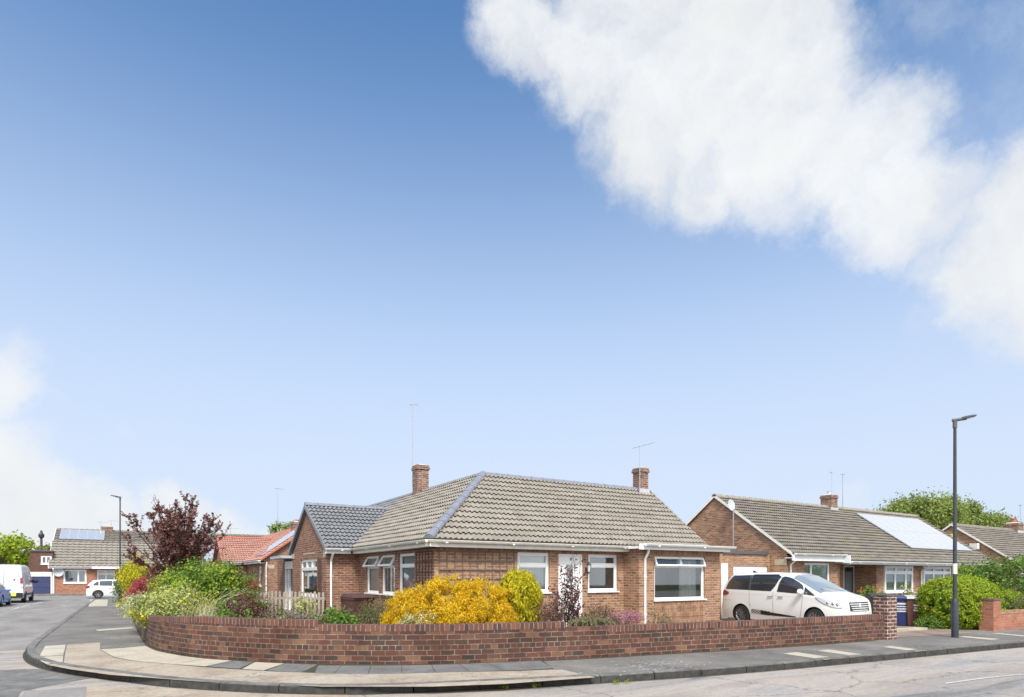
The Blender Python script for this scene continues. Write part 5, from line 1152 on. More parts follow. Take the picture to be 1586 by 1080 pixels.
# ================================================================== VEHICLES
class Car:
    """body shape: side outline zt(x), belt line zb(x), underside zu(x), half width W(x)"""
    def __init__(s, L, Wd, top, belt, under=.22, tumble=.16, nose=.16, tail=.08, nr=7.0):
        s.L = L; s.Wd = Wd / 2; s.top = top; s.belt = belt; s.under = under; s.tumble = tumble; s.nose = nose; s.tail = tail; s.nr = nr
        xs = np.linspace(-L / 2, L / 2, 401); z = np.interp(xs, [p[0] for p in top], [p[1] for p in top])
        k = np.exp(-np.linspace(-2, 2, 13) ** 2); k /= k.sum(); zp = np.pad(z, 6, mode='edge'); s.xs = xs; s.zs = np.convolve(zp, k, 'valid')
    def zt(s, x): return float(np.interp(x, s.xs, s.zs))
    def zb(s, x): return min(float(np.interp(x, [p[0] for p in s.belt], [p[1] for p in s.belt])), s.zt(x) - .10)
    def W(s, x):
        h = s.L / 2; f = max(0, (x - (h - 1.0)) / 1.0); r = max(0, (-x - (h - .7)) / .7)
        return s.Wd * (1 - s.nose * f ** 2.6) * (1 - s.tail * r ** 2.6)
    def hw(s, x, z):
        b = s.zb(x); t_ = s.zt(x); w_ = s.W(x)
        if z <= b:
            q = (z - s.under) / max(.05, b - s.under); return w_ * (.93 + .07 * min(1, q * 3.2) - .03 * max(0, q - .55) / .45)
        q = min(.9999, (z - b) / max(.02, t_ - b)); green = min(1, (t_ - b) / .45)
        return w_ * .97 * (1 - s.tumble * green * q) * (1 - q ** s.nr) ** (1 / s.nr)
    def body(s, name, mat, parent, arches, n=110):
        bm = bmesh.new(); rows = []
        qa = [0, .12, .25, .45, .7, .9, 1.0]; qb = [.12, .3, .5, .68, .8, .88, .93, .965, .985, .996]
        X = list(np.linspace(-s.L / 2, s.L / 2, n))
        for x in X:
            b = s.zb(x); t_ = s.zt(x); zs = [s.under + (b - s.under) * q for q in qa] + [b + (t_ - b) * q for q in qb]
            right = [bm.verts.new((x, s.hw(x, z), z)) for z in zs]; left = [bm.verts.new((x, -s.hw(x, z), z)) for z in zs]; c = bm.verts.new((x, 0, t_ ))
            rows.append(right + [c] + left[::-1])
        m_ = len(rows[0])
        for i in range(n - 1):
            for j in range(m_ - 1): bm.faces.new((rows[i][j], rows[i][j + 1], rows[i + 1][j + 1], rows[i + 1][j]))
            bm.faces.new((rows[i][m_ - 1], rows[i][0], rows[i + 1][0], rows[i + 1][m_ - 1]))
        bm.faces.new(rows[0]); bm.faces.new(rows[-1][::-1]); bmesh.ops.recalc_face_normals(bm, faces=bm.faces[:])
        me = bpy.data.meshes.new(name); bm.to_mesh(me); bm.free(); me.materials.append(M[mat]); me.materials.append(M['tyre'])
        o = bpy.data.objects.new(name, me); COL.objects.link(o)
        for (ax_, r_) in arches:
            cb = bmesh.new(); bmesh.ops.create_cone(cb, cap_ends=True, segments=40, radius1=r_, radius2=r_, depth=s.Wd * 2 + .3, matrix=Matrix.Translation((ax_, 0, r_ * .86)) @ Matrix.Rotation(R(90), 4, 'X'))
            cm = bpy.data.meshes.new('c'); cb.to_mesh(cm); cb.free(); cm.materials.append(M['tyre']); co = bpy.data.objects.new('c', cm); COL.objects.link(co)
            md = o.modifiers.new('a', 'BOOLEAN'); md.operation = 'DIFFERENCE'; md.object = co; md.solver = 'EXACT'
            try: md.material_mode = 'TRANSFER'
            except Exception: pass
            dg = bpy.context.evaluated_depsgraph_get(); new = bpy.data.meshes.new_from_object(o.evaluated_get(dg)); o.modifiers.clear(); o.data = new
            bpy.data.objects.remove(co)
        new = o.data; new.name = name; new.polygons.foreach_set('use_smooth', [True] * len(new.polygons))
        try: new.set_sharp_from_angle(angle=R(32))
        except Exception: pass
        o.parent = parent; return o
    def side(s, name, cols, mat, parent, sides=(1, -1), off=.006, nz_=8, label=None, per=.04):
        """panel on the flank: cols = [(x, zlo, zhi)...]"""
        xs = []; x = cols[0][0]; out_ = None
        while x < cols[-1][0] - 1e-6: xs.append(x); x += per
        xs.append(cols[-1][0])
        for sd_ in sides:
            grid = []; mb = MB()
            for x in xs:
                lo = np.interp(x, [c[0] for c in cols], [c[1] for c in cols]); hi = np.interp(x, [c[0] for c in cols], [c[2] for c in cols])
                grid.append([V(x, sd_ * (s.hw(x, lo + (hi - lo) * k / nz_) + off), lo + (hi - lo) * k / nz_) for k in range(nz_ + 1)])
            for i in range(len(xs) - 1):
                for k in range(nz_):
                    f = [grid[i][k], grid[i + 1][k], grid[i + 1][k + 1], grid[i][k + 1]]; mb.face(f if sd_ < 0 else f[::-1])
            out_ = mb.build(name, mat, parent, smooth=True, world=False)
        return out_
    def over(s, name, x0, x1, q0, mat, parent, off=.006, n=18, q0b=None):
        """screen laid over the top of the shell between stations x0..x1"""
        mb = MB(); g = []; q0b = q0 if q0b is None else q0b
        for i in range(n + 1):
            x = x0 + (x1 - x0) * i / n; b = s.zb(x); t_ = s.zt(x); row = []; qq = q0 + (q0b - q0) * i / n
            qs = [qq + (1 - qq) * f for f in (0, .3, .55, .75, .88, .95, .985, 1)]
            sl = (s.zt(x + .02) - s.zt(x - .02)) / .04; nx_ = -sl / math.hypot(sl, 1); nz2 = 1 / math.hypot(sl, 1)
            r_ = [(s.hw(x, b + (t_ - b) * q) if q < 1 else 0, b + (t_ - b) * q) for q in qs]
            row = [V(x + nx_ * off, y, z + nz2 * off) for y, z in r_] + [V(x + nx_ * off, -y, z + nz2 * off) for y, z in r_[::-1][1:]]
            g.append(row)
        for i in range(n):
            for k in range(len(g[0]) - 1): mb.face([g[i][k], g[i + 1][k], g[i + 1][k + 1], g[i][k + 1]])
        return mb.build(name, mat, parent, smooth=True, world=False)
def wheel(parent, x, y, r, w_=.2, spokes=7, side=1, rimmat='alloy'):
    mb = MB(); yo = y; o = 1 if y > 0 else -1
    c = (x, y, r)
    prof = [(r * .66, -w_ / 2), (r * .93, -w_ / 2), (r * .99, -w_ * .36), (r, -w_ * .2), (r, w_ * .2), (r * .99, w_ * .36), (r * .93, w_ / 2), (r * .66, w_ / 2), (r * .60, w_ * .35)]
    mb.lathe(prof, 36, 'y', c); t_ = mb.build('wheel', 'tyre', parent, smooth=True, world=False)
    m2 = MB(); m2.lathe([(r * .60, o * w_ * .36), (r * .68, o * w_ * .50), (r * .645, o * w_ * .46), (r * .60, o * w_ * .32)], 36, 'y', c)
    m2.lathe([(0, o * w_ * .44), (r * .13, o * w_ * .44), (r * .15, o * w_ * .34)], 20, 'y', c)
    for k in range(spokes):
        for dlt in (-.11, .11):
            a = 2 * math.pi * k / spokes; ca, sa = math.cos(a), math.sin(a); tx, tz = -sa, ca
            b0 = V(x + ca * r * .1, y + o * w_ * .36, r + sa * r * .1); b1 = V(x + math.cos(a + dlt) * r * .63, y + o * w_ * .42, r + math.sin(a + dlt) * r * .63)
            t3 = V(tx, 0, tz) * r * .035; m2.hexa([b0 - t3, b0 + t3, b1 + t3, b1 - t3], [b0 - t3 + V(0, o * .015, 0), b0 + t3 + V(0, o * .015, 0), b1 + t3 * .8 + V(0, o * .012, 0), b1 - t3 * .8 + V(0, o * .012, 0)])
    m2.build('rim', rimmat, t_, world=False)
    m3 = MB(); m3.lathe([(0, 0), (r * .6, 0)], 24, 'y', (x, y + o * w_ * .18, r)); m3.build('brake_disc', 'dark_metal', t_, world=False)
    return t_
def line_on(car, parent, pts, w_, mat, name='door_seam', sides=(1, -1), off=.003):
    mb = MB()
    for sd_ in sides:
        for (x0, z0), (x1, z1) in zip(pts, pts[1:]):
            n = max(1, int(max(abs(x1 - x0), abs(z1 - z0)) / .05))
            for i in range(n):
                xa, za = x0 + (x1 - x0) * i / n, z0 + (z1 - z0) * i / n; xb, zb_ = x0 + (x1 - x0) * (i + 1) / n, z0 + (z1 - z0) * (i + 1) / n
                dx, dz = xb - xa, zb_ - za; l = math.hypot(dx, dz); nx_, nz_ = -dz / l * w_ / 2, dx / l * w_ / 2
                P4 = [(xa + nx_, za + nz_), (xb + nx_, zb_ + nz_), (xb - nx_, zb_ - nz_), (xa - nx_, za - nz_)]
                f = [V(x, sd_ * (car.hw(x, z) + off), z) for x, z in P4]; mb.face(f if sd_ > 0 else f[::-1])
    return mb.build(name, mat, parent, world=False)
def mirror(car, parent, x, z, mat, sides=(1, -1), sc=1.0):
    for sd_ in sides:
        bm = bmesh.new(); bmesh.ops.create_icosphere(bm, subdivisions=3, radius=1)
        y0 = car.hw(x, z)
        for v_ in bm.verts:
            c = v_.co; sx_ = .085 * sc * (1 if c.x > 0 else .45); v_.co = V(x + c.x * sx_, sd_ * (y0 + .13 * sc) + c.y * .125 * sc, z + .02 + c.z * .085 * sc)
        me = bpy.data.meshes.new('wing_mirror'); bm.to_mesh(me); bm.free(); me.materials.append(M[mat]); me.polygons.foreach_set('use_smooth', [True] * len(me.polygons))
        o = bpy.data.objects.new('wing_mirror', me); COL.objects.link(o); o.parent = parent
        mb = MB(); mb.tube([(x, sd_ * (y0 - .01), z - .04), (x, sd_ * (y0 + .06), z - .03)], .022, 6); mb.build('mirror_arm', 'black_plastic', o, world=False)
def blob_on(car, parent, name, mat, cols, sides=(1, -1), off=.012, **k): return car.side(name, cols, mat, parent, sides, off, **k)

# ---- white people carrier on the driveway, nose towards the road
pv = thing('people_carrier', 'pearl white people carrier with chequered sill stripe parked on the driveway', 'car', (19.03, 12.70, PZ - .05), R(-90)); pv.scale = (.935, 1, 1)
c = Car(4.82, 1.84, [(-2.41, .55), (-2.40, 1.0), (-2.35, 1.28), (-2.24, 1.56), (-2.12, 1.72), (-1.9, 1.775), (-1.3, 1.80), (-.3, 1.81), (.25, 1.78), (.62, 1.69), (1.0, 1.51), (1.45, 1.26), (1.62, 1.18), (1.9, 1.11), (2.15, 1.05), (2.3, .98), (2.38, .86), (2.41, .68), (2.41, .42)],
        [(-2.4, 1.20), (-1, 1.17), (.3, 1.12), (1.1, 1.05), (1.6, 1.0), (2.4, .76)], under=.20, tumble=.17, nose=.24, tail=.10, nr=6)
FW, RWx, WR = 1.43, -1.47, .33
c.body('body', 'paint_pearl', pv, [(FW, .385), (RWx, .385)])
for xx in (FW, RWx):
    for s_ in (1, -1): wheel(pv, xx, s_ * .80, WR, .21, 10)
c.side('rear_quarter_window', [(-2.20, 1.22, 1.25), (-2.12, 1.21, 1.45), (-1.98, 1.21, 1.66), (-1.9, 1.205, 1.69), (-1.14, 1.19, 1.71)], 'car_glass', pv)
c.side('sliding_door_window', [(-1.08, 1.185, 1.71), (-.22, 1.165, 1.715), (-.08, 1.33, 1.70), (.06, 1.58, 1.675), (.1, 1.63, 1.65)], 'car_glass', pv)
c.side('front_door_window', [(.02, 1.155, 1.18), (.06, 1.15, 1.42), (.14, 1.145, 1.63), (.24, 1.14, 1.665), (.5, 1.125, 1.61), (.78, 1.11, 1.48), (.97, 1.10, 1.36), (1.0, 1.1, 1.2)], 'car_glass', pv)
c.side('quarter_light', [(1.03, 1.09, 1.33), (1.15, 1.08, 1.25), (1.36, 1.06, 1.12), (1.42, 1.055, 1.08)], 'car_glass', pv)
c.side('window_pillar', [(-1.135, 1.19, 1.71), (-1.085, 1.19, 1.71)], 'russet_pillar' if 'russet_pillar' in M else 'dark_metal', pv)
c.side('wind_deflector', [(-1.05, 1.68, 1.73), (-.05, 1.685, 1.73), (.02, 1.64, 1.70)], 'black_plastic', pv, off=.018, nz_=2)
c.over('windscreen', .56, 1.62, .80, 'screen_glass', pv, q0b=.70)
c.over('rear_window', -2.32, -2.14, .82, 'car_glass', pv)
wp_ = MB()
for a, b_ in (((1.60, .45), (1.38, -.15)), ((1.62, -.30), (1.45, -.62))):
    n = 8; wp_.tube([V(a[0] + (b_[0] - a[0]) * i / n, a[1] + (b_[1] - a[1]) * i / n, c.zt(a[0] + (b_[0] - a[0]) * i / n) + .0) for i in range(n + 1)], .012, 5)
wp_.build('wiper', 'black_plastic', pv, world=False)
c.side('headlight', [(1.46, 1.0, 1.02), (1.6, .90, 1.02), (1.8, .80, .99), (2.0, .73, .94), (2.15, .70, .90), (2.26, .70, .84), (2.32, .72, .78)], 'lamp_glass', pv, off=.012)
hl = MB()
for xx in (1.86, 2.02, 2.15):
    for s_ in (1, -1):
        zl = .84 - (xx - 1.86) * .12; y0 = c.hw(xx, zl) + .012; hl.lathe([(0, s_ * .012), (.04, s_ * .010), (.05, 0)], 12, 'y', (xx, s_ * y0, zl))
hl.build('headlight_lens', 'chrome', pv, world=False)
line_on(c, pv, [(1.46, .995), (1.6, .895), (1.8, .795), (2.0, .725), (2.15, .695), (2.28, .695)], .012, 'dark_metal', 'headlight_rim', off=.016)
c.side('tail_light', [(-2.36, 1.0, 1.18), (-2.2, .99, 1.17), (-2.02, 1.05, 1.10)], 'tail_red', pv, off=.012)
# front grille with chrome bars
gr_ = MB()
def front_x(y, z):   # nose surface at height z
    lo_, hi_ = 1.2, c.L / 2
    for _ in range(24):
        m_ = (lo_ + hi_) / 2
        if c.zt(m_) > z + .001 and c.hw(m_, z) > abs(y): lo_ = m_
        else: hi_ = m_
    return lo_
back = MB(); ys = np.linspace(-.52, .52, 21)
for i in range(20):
    z0_, z1_ = .60, .90
    for k in range(5):
        za = z0_ + (z1_ - z0_) * k / 5; zb_ = z0_ + (z1_ - z0_) * (k + 1) / 5
        back.face([V(front_x(ys[i], za) + .006, ys[i], za), V(front_x(ys[i + 1], za) + .006, ys[i + 1], za), V(front_x(ys[i + 1], zb_) + .006, ys[i + 1], zb_), V(front_x(ys[i], zb_) + .006, ys[i], zb_)])
g0 = back.build('grille', 'black_plastic', pv, world=False)
for k in range(5):
    z = .62 + .066 * k; wv = .54 - .035 * (4 - k); yy = np.linspace(-wv, wv, 15); gr_.tube([V(front_x(y, z) + .02, y, z) for y in yy], .019, 6)
gr_.tube([V(front_x(0, .74) + .03, 0, .72), V(front_x(0, .82) + .03, 0, .84)], .03, 10)
gr_.build('grille_bars', 'grille_shine', g0, world=False)
bp = MB(); yy = np.linspace(-.26, .26, 9)
for i in range(8): bp.face([V(front_x(yy[i], .36) + .02, yy[i], .32), V(front_x(yy[i + 1], .36) + .02, yy[i + 1], .32), V(front_x(yy[i + 1], .40) + .02, yy[i + 1], .43), V(front_x(yy[i], .40) + .02, yy[i], .43)])
bp.build('number_plate', 'plate_white', pv, world=False)
mirror(c, pv, .98, 1.15, 'paint_pearl', sc=1.15)
line_on(c, pv, [(-.10, .30), (-.12, .8), (-.13, 1.15)], .010, 'dark_metal'); line_on(c, pv, [(1.0, 1.05), (.98, .7), (.95, .5), (.90, .32)], .010, 'dark_metal'); line_on(c, pv, [(-1.12, 1.17), (-1.1, .75), (-1.05, .62)], .008, 'dark_metal'); line_on(c, pv, [(-2.35, .82), (-1.9, .82)], .006, 'dark_metal')
line_on(c, pv, [(-2.0, 1.045), (-1.1, 1.055), (.9, 1.0), (1.4, .95)], .006, 'dull_white', 'side_crease')
for xx in (-.33, .08):
    hb_ = MB()
    for s_ in (1, -1): hb_.tube([(xx, s_ * (c.hw(xx, .99) + .028), .985), (xx + .20, s_ * (c.hw(xx + .2, .99) + .028), .99)], .014, 6); hb_.tube([(xx + .03, s_ * (c.hw(xx, .98)), .985), (xx + .03, s_ * (c.hw(xx, .98) + .03), .985)], .016, 6)
    hb_.build('door_handle', 'chrome', pv, world=False)
chk = MB()   # chequered decal then black flash along the sill
for i in range(14):
    for j in range(4):
        if (i + j) % 2: continue
        x0_ = -1.02 + i * .055; z0_ = .40 + j * .038 - i * .004
        for s_ in (1, -1):
            f = [V(x, s_ * (c.hw(x, z) + .005), z) for x, z in ((x0_, z0_), (x0_ + .055, z0_ - .004), (x0_ + .065, z0_ + .034), (x0_ + .01, z0_ + .038))]; chk.face(f if s_ < 0 else f[::-1])
chk.build('chequer_decal', 'black_plastic', pv, world=False)
c.side('sill_stripe', [(-.62, .38, .53), (-.3, .36, .475), (.2, .345, .43), (.75, .34, .375)], 'black_plastic', pv, off=.005, nz_=2)
c.side('side_skirt', [(-1.02, .19, .25), (.98, .19, .25)], 'paint_pearl', pv, off=.02, nz_=2)
c.side('roof_spoiler', [(-2.2, 1.68, 1.72), (-1.95, 1.72, 1.765)], 'paint_pearl', pv, off=.012, nz_=2)
fin = MB(); fin.hexa([V(-1.65, -.02, 1.78), V(-1.45, -.02, 1.79), V(-1.45, .02, 1.79), V(-1.65, .02, 1.78)], [V(-1.66, -.008, 1.87), V(-1.6, -.008, 1.86), V(-1.6, .008, 1.86), V(-1.66, .008, 1.87)]); fin.build('roof_aerial', 'black_plastic', pv, world=False)

def hatch(name, label, loc, rz, paint, L, Wd, top, belt, wins, fw, rw_, wr, tail, plate=None, screen=(0, 0), rear=(0, 0), nose=.28, spokes=6, head=None, under=.2, seams=(), tails='tail_red', tailx=.1):
    t_ = thing(name, label, 'car', loc, rz); k = Car(L, Wd, top, belt, under=under, nose=nose, tail=tailx, tumble=.2); k.body('body', paint, t_, [(fw, wr + .055), (rw_, wr + .055)], 90)
    for xx in (fw, rw_):
        for s_ in (1, -1): wheel(t_, xx, s_ * (Wd / 2 - .12), wr, .2, spokes)
    for cols in wins: k.side('side_window', cols, 'car_glass', t_)
    k.over('windscreen', screen[0], screen[1], .80, 'car_glass', t_, q0b=.7)
    k.over('rear_window', rear[0], rear[1], .78, 'car_glass', t_)
    k.side('tail_light', tail, tails, t_, off=.012)
    if head: k.side('headlight', head, 'lamp_glass', t_, off=.012)
    for s_ in seams: line_on(k, t_, s_, .009, 'dark_metal')
    if plate:
        pm = MB(); x = -L / 2 - .012; pm.obox((x, 0, 0), Y_, -X_, -.26, .26, 0, .012, plate, plate + .11); pm.build('number_plate', 'plate_yellow', t_, world=False)
    mirror(k, t_, screen[0] + .42, belt[len(belt) // 2][1] + .02, paint, sc=.6)
    for s_ in (1, -1): bq = MB(); bq.obox((-L / 2, 0, 0), Y_, -X_, min(s_ * .42, s_ * .80), max(s_ * .42, s_ * .80), -.05, .015, tail[0][1] + .02, tail[0][2] - .01); bq.build('rear_lamp', 'tail_red', t_, world=False)
    bp_ = MB(); bp_.tube([(-L / 2 + .01, -Wd * .36, .36), (-L / 2 - .012, 0, .36), (-L / 2 + .01, Wd * .36, .36)], .05, 6); bp_.build('rear_bumper_trim', 'black_plastic', t_, world=False)
    return t_, k
# small white hatchback across the end of the street
hatch('hatchback', 'small white five-door hatchback parked side-on at the far end of the left street', (-.85, 57.9, .006), 0, 'paint_white', 3.97, 1.68,
      [(-1.985, .5), (-1.97, .85), (-1.9, 1.0), (-1.72, 1.28), (-1.55, 1.40), (-1.0, 1.455), (-.2, 1.46), (.25, 1.40), (.75, 1.14), (1.1, .95), (1.6, .86), (1.85, .74), (1.97, .55), (1.985, .4)],
      [(-2, .98), (-1, .93), (.5, .88), (1.2, .82), (2, .6)],
      [[(-1.52, 1.0, 1.10), (-1.35, .99, 1.27), (-1.18, .985, 1.33)], [(-1.13, .985, 1.335), (-.3, .96, 1.365)], [(-.24, .955, 1.365), (.2, .94, 1.31), (.55, .93, 1.14), (.68, .925, 1.02)]],
      1.24, -1.23, .31, [(-1.96, .78, .98), (-1.82, .80, .99), (-1.72, .86, .93)], .55, (.30, 1.05), (-1.86, -1.62), seams=([(-.27, .3), (-.27, .94)], [(.62, .3), (.66, .9)], [(-1.1, .95), (-1.0, .75), (-.95, .62)]))
# blue hatchback on the left
hatch('coupe', 'bright blue coupe parked in front of the white panel van on the left', (-7.0, 46.2, .004), R(90), 'paint_blue', 4.4, 1.80,
      [(-2.2, .5), (-2.19, .86), (-2.1, .97), (-1.8, 1.06), (-1.3, 1.24), (-.8, 1.35), (-.3, 1.38), (.2, 1.33), (.7, 1.12), (1.05, .95), (1.7, .84), (2.1, .68), (2.2, .45)],
      [(-2.2, .9), (-1, .92), (.5, .86), (1.2, .8), (2.2, .6)],
      [[(-1.45, .98, 1.06), (-1.1, .97, 1.20), (-.62, .955, 1.28)], [(-.56, .955, 1.285), (-.1, .94, 1.29), (.3, .93, 1.20), (.62, .92, 1.02)]],
      1.36, -1.34, .33, [(-2.17, .72, .86), (-2.0, .74, .87), (-1.8, .78, .84)], .52, (.25, 1.0), (-1.85, -1.0), seams=([(-.58, .3), (-.6, .92)], [(.7, .3), (.72, .86)]))
# white panel van ahead of it
vn_ = thing('panel_van', 'tall white panel van with dark lower bumper parked beyond the blue car', 'van', (-6.75, 52.6, .004), R(90))
k = Car(5.4, 2.0, [(-2.7, .5), (-2.69, 1.4), (-2.64, 2.2), (-2.5, 2.42), (-2.0, 2.47), (.6, 2.46), (1.1, 2.38), (1.5, 2.05), (1.9, 1.5), (2.2, 1.25), (2.55, 1.05), (2.68, .7), (2.7, .4)], [(-2.7, 1.25), (1.2, 1.25), (1.6, 1.1), (2.7, .6)], under=.3, tumble=.09, nose=.2, tail=.02, nr=10)
k.body('body', 'van_white', vn_, [(1.8, .42), (-1.65, .42)], 90)
for xx in (1.8, -1.65):
    for s_ in (1, -1): wheel(vn_, xx, s_ * .88, .34, .22, 6, rimmat='dark_metal')
k.side('cab_window', [(.9, 1.3, 1.95), (1.3, 1.28, 1.93), (1.6, 1.25, 1.6), (1.75, 1.22, 1.38)], 'car_glass', vn_); k.over('windscreen', 1.2, 2.0, .8, 'car_glass', vn_, q0b=.7)
k.side('tail_light', [(-2.68, .95, 1.55), (-2.58, .95, 1.55)], 'tail_red', vn_, off=.015, per=.05); line_on(k, vn_, [(-.6, .5), (-.6, 2.2)], .012, 'dark_metal'); line_on(k, vn_, [(.75, .5), (.75, 2.2)], .012, 'dark_metal'); line_on(k, vn_, [(-.6, 1.35), (-2.5, 1.35)], .02, 'dull_white', 'side_rail')
k.side('side_rubbing_strip', [(-2.6, .42, .62), (-2.08, .42, .62)], 'black_plastic', vn_, off=.01, nz_=2); k.side('side_rubbing_strip', [(-1.2, .46, .60), (1.35, .46, .60)], 'black_plastic', vn_, off=.01, nz_=2)
bm_ = MB(); bm_.obox((-2.7, 0, 0), Y_, -X_, -.95, .95, -.1, .06, .34, .66); bm_.build('rear_bumper', 'black_plastic', vn_, world=False)
bm_ = MB(); bm_.obox((-2.7, 0, 0), Y_, -X_, -.008, .008, 0, .016, .7, 2.25); bm_.build('rear_door_detail', 'car_glass', vn_, world=False)
for s_ in (1, -1):
    a_, b_ = sorted((s_ * .82, s_ * .97)); bq = MB(); bq.obox((-2.7, 0, 0), Y_, -X_, a_, b_, -.05, .02, 1.25, 1.62); bq.build('rear_lamp', 'tail_red', vn_, world=False)
    bq = MB(); bq.obox((-2.7, 0, 0), Y_, -X_, a_, b_, -.05, .02, 1.02, 1.245); bq.build('reversing_lamp', 'lamp_glass', vn_, world=False)
bq = MB(); bq.obox((-2.7, 0, 0), Y_, -X_, -.62, -.36, .061, .075, .46, .66); bq.build('reflective_marking', 'hi_vis', vn_, world=False)
mirror(k, vn_, 1.5, 1.35, 'black_plastic', sc=1.5)

# ================================================================== STREET FURNITURE
def street_lamp(name, label, x, y, h, armdir, sleeve=1.15, group='street lamps', arm=.46, label_band=True):
    t_ = thing(name, label, 'street lamp', (x, y, PZ), 0, group)
    mb = MB(); mb.tube([(x, y, PZ - .02), (x, y, PZ + sleeve * .93), (x, y, PZ + sleeve), (x, y, PZ + sleeve + .03)], [.085, .085, .060, .052], 12); b = mb.build('base', 'post_black', t_, smooth=True)
    dm = MB(); dm.obox((x, y, 0), V(-armdir[1], armdir[0], 0), -V(armdir[0], armdir[1], 0), -.05, .05, .07, .088, PZ + .35, PZ + .85); dm.build('service_door', 'post_black', b)
    mb = MB(); mb.tube([(x, y, PZ + sleeve), (x, y, PZ + h)], [.050, .036], 12); p = mb.build('post', 'dark_metal', t_, smooth=True)
    if label_band: lb = MB(); lb.tube([(x, y, 1.80), (x, y, 2.07)], .0515, 12); lb.build('number_label', 'sticker_white', p, smooth=True)
    a = V(armdir[0], armdir[1], 0).normalized(); s_ = V(-a.y, a.x, 0); z0 = PZ + h
    mb = MB(); mb.tube([(x, y, z0 - .18), (x, y, z0 + .0)], .052, 12); mb.tube([V(x, y, z0 + .02) - a * .06, V(x, y, z0 + .05) + a * .25], .045, 8)
    c0 = V(x, y, z0 + .04) + a * .15; c1 = V(x, y, z0 + .10) + a * arm; n = 7; rings = []
    lo, hi = [], []
    for i in range(n + 1):
        f = i / n; c_ = c0.lerp(c1, f); wv = .05 + .12 * math.sin(min(1, f * 1.6) * math.pi / 2) * (1 - .55 * max(0, f - .7) / .3); tk = .05 * (1 - .6 * f)
        rings.append([c_ - s_ * wv - Z_ * .012, c_ - s_ * wv * .7 + Z_ * tk, c_ + s_ * wv * .7 + Z_ * tk, c_ + s_ * wv - Z_ * .012])
    for A, B in zip(rings, rings[1:]):
        for k_ in range(4): k2_ = (k_ + 1) % 4; mb.face([A[k_], A[k2_], B[k2_], B[k_]])
    mb.face(rings[0]); mb.face(rings[-1][::-1]); hd = mb.build('lamp_head', 'lamp_grey', t_)
    lm = MB(); f0, f1 = .35, .85; a0, a1 = c0.lerp(c1, f0), c0.lerp(c1, f1); lm.face([a0 - s_ * .1 - Z_ * .022, a1 - s_ * .1 - Z_ * .022, a1 + s_ * .1 - Z_ * .022, a0 + s_ * .1 - Z_ * .022]); lm.build('lamp_lens', 'lamp_glass', hd)
    return t_
lx1, ly1 = G(1479, 987.5, PZ); street_lamp('street_lamp', 'black street lamp by the driveway in front of the round green hedge', lx1, ly1, 5.72, (.62, -.78), 1.0)
lx2, ly2 = G(186, 932.5, PZ); street_lamp('street_lamp', 'far street lamp on the left pavement beside the red and yellow shrubs', lx2, ly2, 6.5, (-1, -.12), 1.2, arm=.5)
pl_ = thing('telegraph_pole', 'dark wooden telegraph pole rising behind the brown flat roofed annexe', 'pole', (*S(64, 78), 0)); qx, qy = S(64, 78)
mb = MB(); zt = 1.75 + (892 - 823) * 78 / 955; mb.tube([(qx, qy, 0), (qx, qy, zt)], [.17, .13], 10); mb.build('pole', 'wood_pole', pl_, smooth=True)
mb = MB(); mb.lathe([(.13, zt - .9), (.30, zt - .75), (.33, zt - .45), (.22, zt - .3), (.12, zt - .1), (.10, zt + .1)], 12, 'z', (qx, qy, 0)); mb.build('pole_cap', 'dark_metal', pl_)

def wheelie_bin(name, label, x, y, z, rz, body, lid, text=None, group=None, h=1.06):
    t_ = thing(name, label, 'wheelie bin', (x, y, z), rz, group); mb = MB(); w0, w1, d0, d1 = .24, .29, .26, .35
    n = 6; P_ = lambda f: [V(-(w0 + (w1 - w0) * f), -(d0 + (d1 - d0) * f) , .03 + (h - .12) * f), V(w0 + (w1 - w0) * f, -(d0 + (d1 - d0) * f), .03 + (h - .12) * f), V(w0 + (w1 - w0) * f, d0 + (d1 - d0) * f * .8, .03 + (h - .12) * f), V(-(w0 + (w1 - w0) * f), d0 + (d1 - d0) * f * .8, .03 + (h - .12) * f)]
    mb.hexa(P_(0), P_(1)); mb.box(-.305, .305, -.365, .30, h - .13, h - .08); b = mb.build('bin_body', body, t_, world=False, bevel=.018)
    lm = MB(); lm.hexa([V(-.30, -.40, h - .08), V(.30, -.40, h - .08), V(.30, .32, h - .06), V(-.30, .32, h - .06)], [V(-.27, -.36, h - .035), V(.27, -.36, h - .035), V(.27, .28, h + .02), V(-.27, .28, h + .02)]); lm.build('lid', lid, t_, world=False, bevel=.015)
    hm = MB(); hm.tube([(-.24, .36, h - .06), (.24, .36, h - .06)], .017, 8); hm.tube([(-.24, .28, h - .09), (-.24, .36, h - .06)], .017, 8); hm.tube([(.24, .28, h - .09), (.24, .36, h - .06)], .017, 8); hm.build('handle', body, t_, world=False)
    for s_ in (-1, 1): wm = MB(); wm.lathe([(0, -.025), (.10, -.025), (.10, .025), (0, .025)], 20, 'x', (s_ * .25, .27, .10)); wm.build('wheel', 'black_plastic', t_, world=False)
    if text:
        tm = MB(); rn_ = random.Random(len(label))
        for (z0_, hh_, wa, wb) in text:
            xq = wa
            while xq < wb:
                wl = rn_.uniform(.012, .03); f = lambda z_: (z_ - .03) / (h - .12); yy = lambda z_: -(d0 + (d1 - d0) * f(z_)) - .004
                tm.face([V(xq, yy(z0_), z0_), V(xq + wl, yy(z0_), z0_), V(xq + wl, yy(z0_ + hh_), z0_ + hh_), V(xq, yy(z0_ + hh_), z0_ + hh_)]); xq += wl + .006
        tm.build('printed_lettering', 'print_white', b, world=False)
    return t_
txt = [(.70, .055, -.22, .16), (.62, .035, -.18, .12), (.54, .04, -.18, .12), (.46, .045, -.18, .12)]
